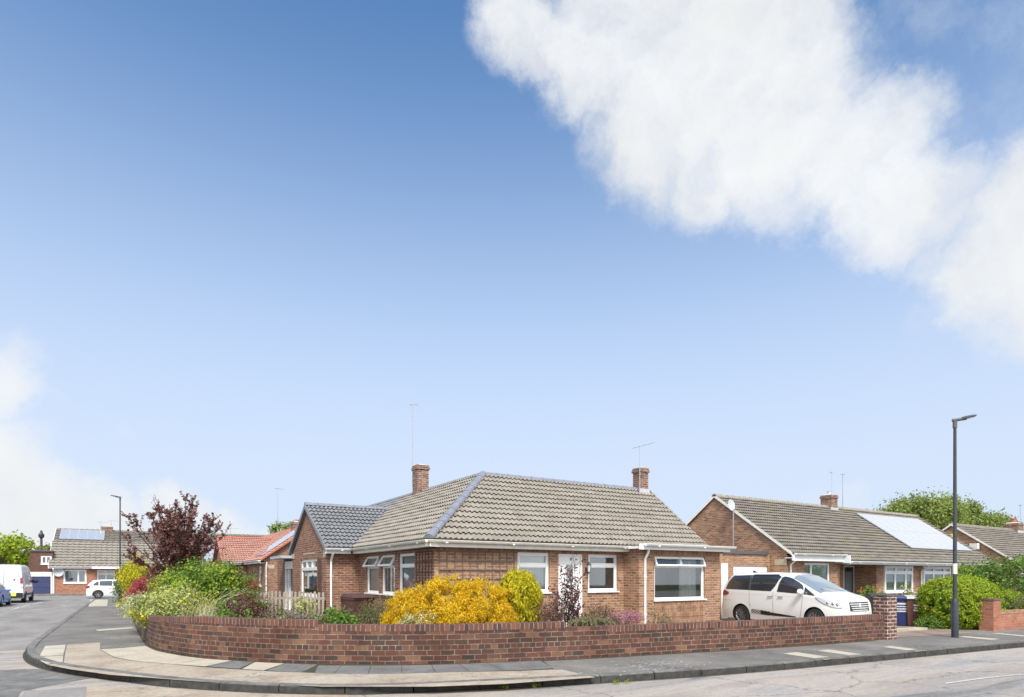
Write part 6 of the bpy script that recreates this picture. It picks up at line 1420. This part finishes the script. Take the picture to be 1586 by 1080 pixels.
bxx, byy = S(1394, 20.2); wheelie_bin('wheelie_bin', 'navy blue wheelie bin with white print behind the brick pier', bxx, byy, PZ, R(-52), 'bin_blue', 'bin_lid_blue' if 'bin_lid_blue' in M else 'bin_blue', txt, 'wheelie bins by the driveway', h=.98)
bxx, byy = S(1417, 20.0); wheelie_bin('wheelie_bin', 'brown wheelie bin with pale lid between the blue bin and the round hedge', bxx, byy, PZ, R(-54), 'bin_brown', 'bin_lid_pale', [(.66, .05, -.1, .14), (.58, .04, -.08, .16), (.50, .05, -.1, .15)], 'wheelie bins by the driveway', h=.98)
bxx, byy = S(553, 15.7); wheelie_bin('garden_bin', 'old dark brown bin standing in the border under the tilted side windows', bxx, byy, .28, R(12), 'bin_dark_brown', 'bin_dark_brown', None, None, 1.0)
bxx, byy = S(1360, 20.0); wheelie_bin('wheelie_bin', 'dark wheelie bin half hidden between the white car and the brick pier', bxx, byy, PZ, R(-50), 'black_plastic', 'black_plastic', None, 'wheelie bins by the driveway', 1.04)
# picket fence
pf = thing('picket_fence', 'weathered grey wooden picket fence joined to the corner of the side wing', 'fence', (4.3, 20.3, .2)); A = V(5.22, 19.62, 0); B = V(*S(395, 19.9), 0); d_ = (B - A).normalized(); nn_ = V(d_.y, -d_.x, 0); nn_ = nn_ if nn_.y < 0 else -nn_; Lf = (B - A).length; rn = random.Random(4)
i = 0; q = .03
while q < Lf:
    mb = MB(); h_ = 1.24 + rn.uniform(-.02, .02); l_ = rn.uniform(-.012, .012); w_ = .075
    p0 = A + d_ * q; lo = [p0 + V(0, 0, .2), p0 + d_ * w_ + V(0, 0, .2), p0 + d_ * w_ - nn_ * .018 + V(0, 0, .2), p0 - nn_ * .018 + V(0, 0, .2)]; sh = d_ * l_
    hi = [x + sh + V(0, 0, h_ - .2 - .03) for x in lo]; mb.hexa(lo, hi); tp = [hi[0] + d_ * .018 + Z_ * .03, hi[1] - d_ * .018 + Z_ * .03, hi[2] - d_ * .018 + Z_ * .03, hi[3] + d_ * .018 + Z_ * .03]; mb.hexa(hi, tp)
    mb.build('picket', 'picket_wood', pf); q += .135 + rn.uniform(-.01, .01)
for z in (.45, 1.0):
    mb = MB(); mb.obox(A, d_, nn_, 0, Lf, -.06, -.02, z, z + .07); mb.build('rail', 'picket_wood', pf)

# ================================================================== PLANTS
def at(u, Y): return S(u, Y)
GR = .28
# golden conifers
x, y = at(701, 13.25)
t1 = thing('golden_conifer', 'broad golden yellow conifer billowing over the middle of the front wall', 'shrub', (x, y, GR)); rg = np.random.default_rng(8)
P_ = []; Nn_ = []; LOBES = []
for (u, Yq, rx_, ry_, zc, rz_, n_) in ((640, 13.1, .62, .55, .78, .62, 4200), (690, 13.2, .72, .62, .92, .76, 6500), (745, 13.3, .72, .62, .86, .74, 6500), (716, 13.0, .8, .5, .66, .60, 4500), (776, 13.3, .30, .40, .66, .42, 2000), (618, 13.1, .35, .35, .62, .40, 1800)):
    cx_, cy_ = at(u, Yq); p, nr = clump_pts(rg, (cx_, cy_, zc), (rx_, ry_, rz_), int(n_ * 3.2), 200, .045, .86, -.6, 1.2, 1.0, .09); LOBES.append(((cx_, cy_, zc), (rx_, ry_, rz_))); P_.append(p); Nn_.append(nr)
P_ = np.concatenate(P_); Nn_ = np.concatenate(Nn_); kk = P_[:, 2] > GR; P_, Nn_ = P_[kk], Nn_[kk]
# rotate lobes to stand across the view: fine sprays pointing outwards
leaf_mesh('foliage', P_, Nn_, .046, .38, 'gold_leaf', t1, 3, updir=(0, 0, .7), jit=.9); stems(t1, (x, y, .9), (1.1, .5, .7), GR, 16, .03, 'bark', 3)
x, y = at(804, 13.8)
t2 = thing('weeping_conifer', 'rounded upright lime yellow conifer with drooping threads beside the broad golden one', 'shrub', (x, y, GR)); rg = np.random.default_rng(9)
p, nr = clump_pts(rg, (x, y, 1.26), (.46, .46, .52), 9500, 200, .035, .93, -.5, 2.0, 1.0, .03); p_, nr_ = clump_pts(rg, (x, y, .76), (.44, .44, .55), 7500, 150, .035, .93, -.8, 2.2, 1.0, .03); p = np.concatenate([p, p_]); nr = np.concatenate([nr, nr_])
leaf_mesh('foliage', p, nr, .085, .28, 'lime_gold_leaf', t2, 4, updir=(0, 0, -1.6), jit=.5); stems(t2, (x, y, 1.0), (.3, .3, .7), GR, 8, .02, 'bark', 3)
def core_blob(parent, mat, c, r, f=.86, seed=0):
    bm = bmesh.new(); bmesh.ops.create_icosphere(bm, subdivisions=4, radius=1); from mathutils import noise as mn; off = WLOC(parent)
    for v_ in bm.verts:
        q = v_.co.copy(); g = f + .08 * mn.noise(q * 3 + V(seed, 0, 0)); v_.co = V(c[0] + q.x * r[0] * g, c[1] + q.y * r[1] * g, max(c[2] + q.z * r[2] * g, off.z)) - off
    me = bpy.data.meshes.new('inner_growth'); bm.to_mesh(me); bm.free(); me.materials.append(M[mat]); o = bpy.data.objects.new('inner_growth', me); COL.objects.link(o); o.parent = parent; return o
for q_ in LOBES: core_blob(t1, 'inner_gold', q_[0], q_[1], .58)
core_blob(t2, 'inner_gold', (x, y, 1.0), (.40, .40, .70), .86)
# purple plum sapling and bare twigs in front of the door
x, y = at(886, 13.7)
def sapling(name, label, x, y, z0, canes, h, lean, mat, size, nleaf, seed, bark='purple_bark', lr=.05, spread=.35, cat='shrub', rad=.012, aspect=.55, group=None, lo=.25):
    t_ = thing(name, label, cat, (x, y, z0), 0, group); rn_ = random.Random(seed); mb = MB(); L = []
    for i in range(canes):
        a = rn_.uniform(0, 6.28); l_ = rn_.uniform(.2, 1) * lean; hh_ = h * rn_.uniform(.6, 1.0); b0 = V(x + rn_.gauss(0, .06), y + rn_.gauss(0, .06), z0 - .03)
        pts = [b0]
        for s_ in range(1, 6): f = s_ / 5; pts.append(b0 + V(math.cos(a) * l_ * f ** 1.3 + rn_.gauss(0, .02), math.sin(a) * l_ * f ** 1.3 + rn_.gauss(0, .02), hh_ * f))
        mb.tube(pts, [rad * (1 - .15 * s_) for s_ in range(6)], 5, False)
        for j in range(4):
            f = rn_.uniform(lo, .9) * 5; i0 = int(f); c_ = pts[i0].lerp(pts[min(5, i0 + 1)], f - i0); b2 = rn_.uniform(0, 6.28); e = c_ + V(math.cos(b2), math.sin(b2), .8) * rn_.uniform(.08, .28) * (h / 1.6); mb.tube([c_, e], [rad * .5, rad * .2], 4, False)
            for q_ in range(nleaf // 3): L.append(c_.lerp(e, rn_.random()) + V(rn_.gauss(0, lr * .7), rn_.gauss(0, lr * .7), rn_.gauss(0, lr * .7)))
        for q_ in range(nleaf): f = (lo + (1 - lo) * rn_.random()) * 5; i0 = min(4, int(f)); L.append(pts[i0].lerp(pts[i0 + 1], f - i0) + V(rn_.gauss(0, lr), rn_.gauss(0, lr), rn_.gauss(0, lr)))
    mb.build('stem', bark, t_); P = np.array([tuple(q_) for q_ in L]); nr_ = P - P.mean(0); nr_ /= np.linalg.norm(nr_, axis=1)[:, None] + 1e-6
    leaf_mesh('foliage', P, nr_, size, aspect, mat, t_, seed, jit=1.2); return t_
sapling('purple_plum_sapling', 'thin purple-leaved sapling growing in front of the white front door', x, y, GR, 14, 2.1, .42, 'purple_red_leaf', .064, 27, 5, lo=.12)
x, y = at(852, 13.6); sapling('twiggy_shrub', 'bare brown twiggy shrub with a few red leaves right of the lime yellow conifer', x, y, GR, 46, 1.15, .62, 'purple_red_leaf', .042, 9, 6, 'twig', .04, rad=.008, lo=.45)
x, y = at(868, 13.9); sapling('purple_plum_sapling', 'small dark red sapling between the twiggy shrub and the tall purple sapling', x, y, GR, 6, 1.45, .35, 'purple_red_leaf', .055, 24, 15)
x, y = at(925, 14.0); bush('russet_shrub', 'loose russet and cream shrub below the window right of the front door', 'shrub', x, y, GR, (.62, .45, .38), 'russet_leaf', 3000, .055, .5, 50, .09, .5, nst=14, stem='twig', seed=21, jit=1)
x, y = at(1018, 14.6); bush('small_sprig', 'small green sprig growing at the foot of the white drainpipe', 'shrub', x, y, GR, (.42, .3, .33), 'olive_leaf', 500, .055, .45, 20, .08, .4, nst=9, stem='twig', seed=22, flat=1.0)
x, y = at(966, 14.0); bush('heather_clump', 'low pink flowering heather on the wall top left of the drainpipe', 'flowers', x, y, GR + .35, (.5, .25, .16), 'pink_flower', 1400, .028, .7, 40, .05, .6, nst=5, seed=23)
# cotoneaster hanging over the gap in the coping
x, y = at(903, 13.0); t3 = thing('trailing_shrub', 'dark green shrub trailing through the broken gap in the wall coping', 'shrub', (x, y, GR + .2)); rn = random.Random(7); mb = MB(); L = []
for i in range(46):
    a = rn.uniform(-2.9, .9) ; b0 = V(x + rn.gauss(0, .15), y + rn.gauss(0, .12), .55); l_ = rn.uniform(.3, .72); o_ = V(math.cos(a), math.sin(a), 0); pts = [b0]
    for s_ in range(1, 7): f = s_ / 6; pts.append(b0 + o_ * l_ * f * 1.15 + V(rn.gauss(0, .015), rn.gauss(0, .015), .34 * math.sin(min(1, f * 1.25) * 2.2) - .16 * f ** 2))
    mb.tube(pts, [.008] * 7, 4, False)
    for q_ in range(85): f = rn.random() * 6; i0 = min(5, int(f)); L.append(pts[i0].lerp(pts[i0 + 1], f - i0) + V(rn.gauss(0, .022), rn.gauss(0, .022), rn.gauss(0, .018)))
mb.build('stem', 'twig', t3); P = np.array([tuple(q_) for q_ in L]); leaf_mesh('foliage', P, np.tile([0, 0, 1.0], (len(P), 1)), .034, .55, 'olive_leaf', t3, 7, jit=.9)
# low cream and green plants along the wall top
x, y = at(655, 12.6); bush('cream_variegated_shrub', 'low cream and green variegated plant at the wall in front of the golden conifer', 'shrub', x, y, GR + .3, (.5, .22, .22), 'variegated_leaf', 1500, .035, .6, 40, .05, .6, nst=5, seed=30)
x, y = at(580, 13.4); bush('feathery_shrub', 'upright feathery olive green shrub left of the golden conifer', 'shrub', x, y, GR, (.38, .34, .48), 'olive_leaf', 4200, .05, .22, 60, .08, .5, nst=12, stem='twig', seed=31, updir=(0, 0, 1.3))
x, y = at(524, 12.7); bush('low_green_plant', 'low bright green leafy plant at the wall top beside the step in the coping', 'plant', x, y, GR + .2, (.42, .28, .26), 'mid_green_leaf', 1300, .075, .75, 40, .06, .6, nst=6, seed=32, jit=.6)
x, y = at(549, 13.6); sapling('bare_stem_shrub', 'bare cut branch with a tuft of leaves in front of the old brown bin', x, y, GR, 4, 1.0, .5, 'mid_green_leaf', .06, 7, 33, 'twig', .05, lo=.7, rad=.02)
# purple mixed border behind the raised wall
for i_, (u, Yq, rx_, rz_, m_, lab, sd_) in enumerate(((462, 12.6, .42, .22, 'mauve_flower', 'pale mauve flowering perennial in front of the picket fence', 1), (432, 12.9, .42, .27, 'russet_leaf', 'bronze and pink perennial left of the mauve flowers', 2), (398, 13.0, .42, .40, 'purple_red_leaf', 'dark purple leaved perennial right of the pale grasses', 3), (372, 13.3, .46, .48, 'purple_red_leaf', 'tall dark purple perennial at the foot of the big green shrub', 4), (488, 12.5, .30, .22, 'olive_leaf', 'low olive green perennial at the right end of the raised wall', 5))):
    x, y = at(u, Yq); bush('border_perennial', lab, 'flowers', x, y, GR + .22, (rx_, .30, rz_), m_, 1200, .045, .6, 45, .07, .5, nst=12, stem='twig', seed=40 + sd_, jit=1, extra=[('flower', 'mauve_flower', 260, .032, -.2), ('green_leaves', 'mid_green_leaf', 420, .05, -.6)], group='perennials along the raised wall')
x, y = at(352, 12.7); bush('low_green_plant', 'small bright green seedling clump on the raised wall below the dark purple perennial', 'plant', x, y, GR + .45, (.2, .16, .16), 'mid_green_leaf', 350, .05, .7, 18, .04, .6, nst=3, seed=47)
x, y = at(425, 13.2); bush('yellow_climber', 'yellow green climber growing through the picket fence', 'plant', *at(470, 19.0), .5, (.35, .15, .30), 'pale_leaf', 220, .075, .7, 22, .08, .5, nst=6, seed=48)
# pale grasses
x, y = at(318, 13.6); t4 = thing('ornamental_grass', 'arching clump of pale straw and green grass blades on the curved wall', 'grass clump', (x, y, GR + .2)); rn = random.Random(12)
for nm, m_, n_, hh_, w_ in (('straw_blades', 'straw_blade', 420, 1.0, .010), ('green_blades', 'pale_leaf', 420, .62, .012)):
    mb = MB()
    for i in range(n_):
        a = rn.uniform(0, 6.28); l_ = rn.uniform(.15, .9) * hh_ * .75; h_ = hh_ * rn.uniform(.35, 1.0); b0 = V(x + rn.gauss(0, .22), y + rn.gauss(0, .18), GR + .15); o_ = V(math.cos(a), math.sin(a), 0); s_ = V(-o_.y, o_.x, 0) * w_ * .5; pr = None
        for k_ in range(5):
            f = k_ / 4; p = b0 + o_ * l_ * f ** 1.4 + Z_ * (h_ * (f - .22 * f ** 3)); w2 = s_ * (1 - f * .9)
            if pr: mb.face([pr[0], pr[1], p + w2, p - w2])
            pr = (p - w2, p + w2)
    mb.build(nm, m_, t4)
mb = MB()
for i in range(14):
    a = rn.uniform(-1.2, 1.4); b0 = V(x + rn.gauss(0, .15), y + .1, GR + .2); o_ = V(math.cos(a), math.sin(a) * .4, 0); L_ = rn.uniform(.6, 1.3); mb.tube([b0, b0 + o_ * L_ * .35 + Z_ * .7, b0 + o_ * L_ + Z_ * rn.uniform(.85, 1.15)], [.007, .005, .003], 4, False)
mb.build('dry_stalk', 'straw_blade', t4)
x, y = at(272, 15.2); bush('yellow_green_shrub', 'billowing yellow green shrub with pale tips at the bend of the wall', 'shrub', x, y, GR + .2, (.85, .7, .44), 'pale_leaf', 12000, .062, .5, 110, .10, .55, nst=12, seed=50, extra=[('new_growth', 'yellow_green_leaf', 2600, .05, -.4), ('olive_leaves', 'olive_leaf', 2500, .05, -.8)])  # darker olive leaves mixed all through the pale foliage
x, y = at(228, 17.2); bush('cream_trailing_shrub', 'cream edged low shrub spilling over the left end of the wall', 'shrub', x - .05, y, GR + .32, (.52, 1.1, .30), 'variegated_leaf', 4200, .05, .6, 80, .08, .6, nst=6, seed=51, cz=.86)
x, y = at(207, 17.6); bush('cream_trailing_shrub', 'cream and lime tuft overhanging the pavement at the far left of the wall', 'shrub', x + .10, y, GR + .35, (.42, .5, .24), 'variegated_leaf', 2000, .05, .6, 40, .07, .6, nst=6, seed=52, cz=.88, extra=[('new_growth', 'yellow_green_leaf', 600, .05, 0)])
x, y = at(318, 18.3); bush('large_green_shrub', 'large dense green shrub standing under the purple tree', 'shrub', x, y, GR, (1.2, 1.1, .95), 'mid_green_leaf', 14000, .075, .45, 150, .14, .6, nst=14, seed=53, extra=[('new_growth', 'bright_green_leaf', 2000, .07, .1)], cz=1.14)
x, y = at(258, 20.5); bush('olive_shrub', 'mixed olive green shrub between the red bush and the large green shrub', 'shrub', x, y, GR, (.55, .7, .68), 'olive_leaf', 5200, .06, .5, 80, .11, .55, nst=10, seed=54, extra=[('new_growth', 'yellow_green_leaf', 900, .05, 0)], cz=1.05)
x, y = at(208, 26.5); bush('red_leaved_shrub', 'crimson pink leaved shrub by the far street lamp', 'shrub', x + .2, y, GR, (.46, .6, .62), 'red_leaf', 5500, .07, .5, 60, .09, .55, nst=8, seed=55, cz=1.0)
x, y = at(211, 31); bush('yellow_conifer', 'tall bright yellow green conifer behind the crimson shrub', 'shrub', x + .1, y, GR, (.78, .9, 1.15), 'yellow_green_leaf', 7500, .10, .4, 80, .14, .6, nst=8, seed=56, updir=(0, 0, .8), cz=1.55)
x, y = at(195, 34); bush('dark_hedge_shrub', 'dark green shrub half hidden behind the yellow green conifer', 'shrub', x, y, GR, (.5, 1.0, 1.0), 'dark_green_leaf', 3000, .10, .5, 40, .13, .6, nst=6, seed=57, cz=1.2)
x, y = at(239, 29.5); bush('purple_berberis', 'small dull purple shrub right of the yellow green conifer', 'shrub', x, y, GR, (.42, .5, .75), 'purple_red_leaf', 2200, .07, .5, 40, .12, .6, nst=6, seed=58, cz=1.45)
x, y = at(387, 24); bush('red_flowering_shrub', 'small bright red shrub in front of the red roofed house', 'shrub', x, y, .3, (.30, .3, .48), 'red_leaf', 1300, .07, .6, 30, .08, .6, nst=5, seed=59, cz=1.05)
# purple tree
x, y = at(277, 23.5)
pt_ = thing('purple_leaved_tree', 'purple leaved tree with airy spreading branches behind the green shrub', 'tree', (x, y, GR)); rn = random.Random(31); mb = MB(); tr = MB(); L = []
base = V(x, y, 1.55); tr.tube([(x, y, GR - .1), (x + .02, y, .8), base], [.10, .085, .08], 10); tr.build('trunk', 'purple_bark', pt_, smooth=True)
rt = V(cs, -sn, 0); fw_ = V(sn, cs, 0)
for i in range(52):
    az_ = rn.uniform(0, 6.28); el_ = R(rn.uniform(38, 88)) if i > 8 else R(rn.uniform(55, 88)); L_ = float(np.interp(math.degrees(el_), [30, 50, 70, 88], [1.9, 2.7, 3.2, 3.4])) * rn.uniform(.7, 1.08); o_ = (rt * math.cos(az_) + fw_ * math.sin(az_)); d = o_ * math.cos(el_) + Z_ * math.sin(el_); p = base + V(0, 0, rn.uniform(-.3, .25)); pts = [p]
    dd = d.copy(); k_ = 7
    for s_ in range(k_): dd = (dd + V(rn.gauss(0, .07), rn.gauss(0, .07), rn.gauss(.02, .05))).normalized(); pts.append(pts[-1] + dd * L_ / k_)
    mb.tube(pts, [.028 * (1 - s_ / (k_ + 1)) + .004 for s_ in range(k_ + 1)], 5, False)
    for j in range(15):
        f = rn.uniform(.15, 1.0) * k_; i0 = min(k_ - 1, int(f)); c_ = pts[i0].lerp(pts[i0 + 1], f - i0); nd = (dd * .8 + V(rn.gauss(0, .55), rn.gauss(0, .55), rn.gauss(.25, .4))).normalized(); l2 = rn.uniform(.22, .62) * (1.25 - .6 * f / k_); e = c_ + nd * l2; mb.tube([c_, c_.lerp(e, .5) + V(rn.gauss(0, .02), rn.gauss(0, .02), 0), e], [.008, .006, .003], 4, False)
        for q_ in range(22): g_ = rn.random() ** .8; L.append(c_.lerp(e, g_) + V(rn.gauss(0, .028), rn.gauss(0, .028), rn.gauss(0, .028)))
    for q_ in range(60): f = rn.uniform(.02, 1.0) * k_; i0 = min(k_ - 1, int(f)); L.append(pts[i0].lerp(pts[i0 + 1], f - i0) + V(rn.gauss(0, .05), rn.gauss(0, .05), rn.gauss(0, .05)))
mb.build('branches', 'purple_bark', pt_); P = np.array([tuple(q_) for q_ in L]); nr = P - np.array(base); nr /= np.linalg.norm(nr, axis=1)[:, None] + 1e-6; leaf_mesh('crown', P, nr, .095, .6, 'purple_leaf', pt_, 6, jit=1)
# right-hand hedge and shrubs
x, y = at(1485, 19.45)
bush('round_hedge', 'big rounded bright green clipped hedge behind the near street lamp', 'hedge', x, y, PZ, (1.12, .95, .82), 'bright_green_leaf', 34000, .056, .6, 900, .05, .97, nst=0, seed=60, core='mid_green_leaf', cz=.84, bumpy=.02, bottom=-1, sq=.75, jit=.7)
x, y = at(1516, 18.9); bush('leafy_seedling', 'larger leaved dark plant at the foot of the round hedge next to the red pier', 'plant', x, y, PZ, (.35, .3, .42), 'mid_green_leaf', 520, .09, .7, 24, .08, .6, nst=5, seed=61)
x, y = at(1442, 19.0); bush('ground_cover_plant', 'low green weeds between the brown bin and the round hedge', 'plant', x, y, PZ, (.45, .35, .18), 'mid_green_leaf', 900, .055, .6, 40, .06, .6, nst=0, seed=62)
x, y = at(1412, 20.4); sapling('leafy_shrub', 'small green shrub rising above the blue and brown bins', x, y, PZ, 8, 1.45, .4, 'pale_leaf', .075, 22, 63, 'twig', .07, lo=.45)
x, y = at(1338, 19.9); bush('orange_flowers', 'orange and yellow flowers peeping over the bonnet of the white car', 'flowers', x + 1.2, y + .4, PZ, (.35, .3, .20), 'orange_flower', 160, .07, .8, 24, .08, .6, nst=8, seed=64, cz=1.1, extra=[('green_leaves', 'mid_green_leaf', 260, .08, -.5)])
x, y = at(1580, 23.5); bush('dark_shrub', 'large dark green shrub behind the low red wall at the right edge', 'shrub', x, y, PZ, (1.9, 1.5, 1.25), 'dark_green_leaf', 9500, .085, .5, 130, .16, .55, nst=10, seed=65, cz=1.15, extra=[('new_growth', 'mid_green_leaf', 3500, .08, -.4)])
x, y = at(1520, 25.0); bush('dark_shrub', 'loose green shrub showing between the round hedge and the house windows', 'shrub', x, y, PZ, (1.2, 1.0, .95), 'mid_green_leaf', 5200, .085, .5, 80, .15, .55, nst=8, seed=66, cz=1.25, extra=[('new_growth', 'bright_green_leaf', 900, .07, .1)])
x, y = at(1553, 20.3); bush('small_clipped_shrub', 'small clipped light green shrub between the round hedge and the dark shrub', 'shrub', x + .3, y, PZ, (.5, .5, .55), 'bright_green_leaf', 3600, .055, .55, 70, .06, .8, nst=0, seed=67, core='dark_green_leaf', cz=.72)
x, y = at(1584, 20.0); bush('small_clipped_shrub', 'low olive green shrub on top of the red wall at the very edge', 'shrub', x, y, PZ, (.5, .4, .35), 'olive_leaf', 1600, .055, .55, 50, .06, .7, nst=4, seed=68, cz=.70)
# weeds in the kerb
for i_, (u, v) in enumerate(((775, 1066), (828, 1065), (1491, 1057.5), (1512, 1057))):
    x, y = G(u, v + 2, 0) if i_ < 2 else G(1040 + (u - 1040), v, 0)
wd_spots = [(782, 1068), (829, 1066), (955, 1060.5), (970, 1059)]
for i_, (u, v) in enumerate(wd_spots):
    x, y = G(u, v, 0); bush('weed_tuft', 'tiny green weed tuft in the gutter along the kerb', 'weed', x, y, 0, (.055, .04, .035), 'bright_green_leaf', 70, .028, .4, 10, .02, .5, nst=0, seed=70 + i_, group='weeds in the kerb')
# far trees
def far_tree(name, label, u, Y, vtop, vbase, wpx, mat, n, size, seed, dense=.8, group=None, trunk=True, ncl=70):
    x, y = at(u, Y); zt_ = 1.75 + (HV - vtop) * Y / FPX; zb_ = 1.75 + (HV - vbase) * Y / FPX; w_ = wpx * Y / FPX / 2; t_ = thing(name, label, 'tree', (x, y, 0), 0, group); rg_ = np.random.default_rng(seed)
    rz_ = (zt_ - zb_) / 2; p, nr = clump_pts(rg_, (x, y, zb_ + rz_), (w_, w_, rz_), n, ncl, w_ * .13, .5, -.9); leaf_mesh('crown', p, nr, size, .6, mat, t_, seed)
    rn_ = random.Random(seed); mb = MB(); mb.tube([(x, y, 0), (x + .1, y, zb_), (x, y, zb_ + rz_)], [.3, .22, .12], 8); mb.build('trunk', 'bark', t_, smooth=True); mb = MB()
    for i in range(18): a_ = rn_.uniform(0, 6.28); q_ = rn_.uniform(.4, .9); mb.tube([(x, y, zb_ + rz_ * rn_.uniform(-.3, .4)), (x + math.cos(a_) * w_ * q_, y + math.sin(a_) * w_ * q_, zb_ + rz_ * rn_.uniform(.7, 1.6))], [.09, .02], 5, False)
    mb.build('branches', 'bark', t_); return t_
far_tree('broad_tree', 'broad green tree above the ridge behind the solar panels', 1425, 78, 776, 838, 120, 'tree_leaf', 30000, .29, 80, ncl=90)
far_tree('broad_tree', 'second green tree touching the roof of the end bungalow', 1488, 80, 786, 840, 90, 'tree_leaf', 19000, .29, 81)
far_tree('broad_tree', 'lower green tree left of the red chimney pot', 1532, 86, 803, 838, 70, 'tree_leaf', 13000, .29, 82)
far_tree('open_tree', 'loose bright green tree over the white van at the left edge', 14, 70, 833, 884, 76, 'bright_green_leaf', 3600, .34, 83, ncl=44)
far_tree('open_tree', 'small pale tree behind the telegraph pole', 66, 84, 846, 872, 34, 'tree_leaf', 1300, .32, 84, ncl=26)
far_tree('open_tree', 'sparse green tree behind the chimney of the red roofed house', 445, 62, 806, 850, 46, 'tree_leaf', 2200, .24, 85, ncl=34)
x, y = at(142, 56.5); sapling('round_headed_shrub', 'small brown twiggy bush in front of the far house window', *at(143, 60.5), PZ, 16, 2.3, 1.0, 'olive_leaf', .16, 34, 86, 'twig', .2, lo=.55, rad=.03)
x, y = at(168, 59.5); bush('yellow_hedge', 'low yellow green hedge behind the white hatchback', 'hedge', *at(170, 62.5), PZ, (1.1, 1.0, .95), 'yellow_green_leaf', 3200, .14, .5, 60, .16, .7, nst=6, seed=87, cz=1.3)
x, y = at(172, 60); fw2 = thing('far_garden_wall', 'low brown garden wall behind the white hatchback', 'wall', (*G(160, 925, 0), PZ)); mb = MB(); gx_, gy_ = at(128, 58.5); mb.obox((at(118, 60)[0], 67.6, 0), X_, -Y_, 0, 14, 0, .22, PZ, .70); mb.build('brickwork', 'orange_brick', fw2)
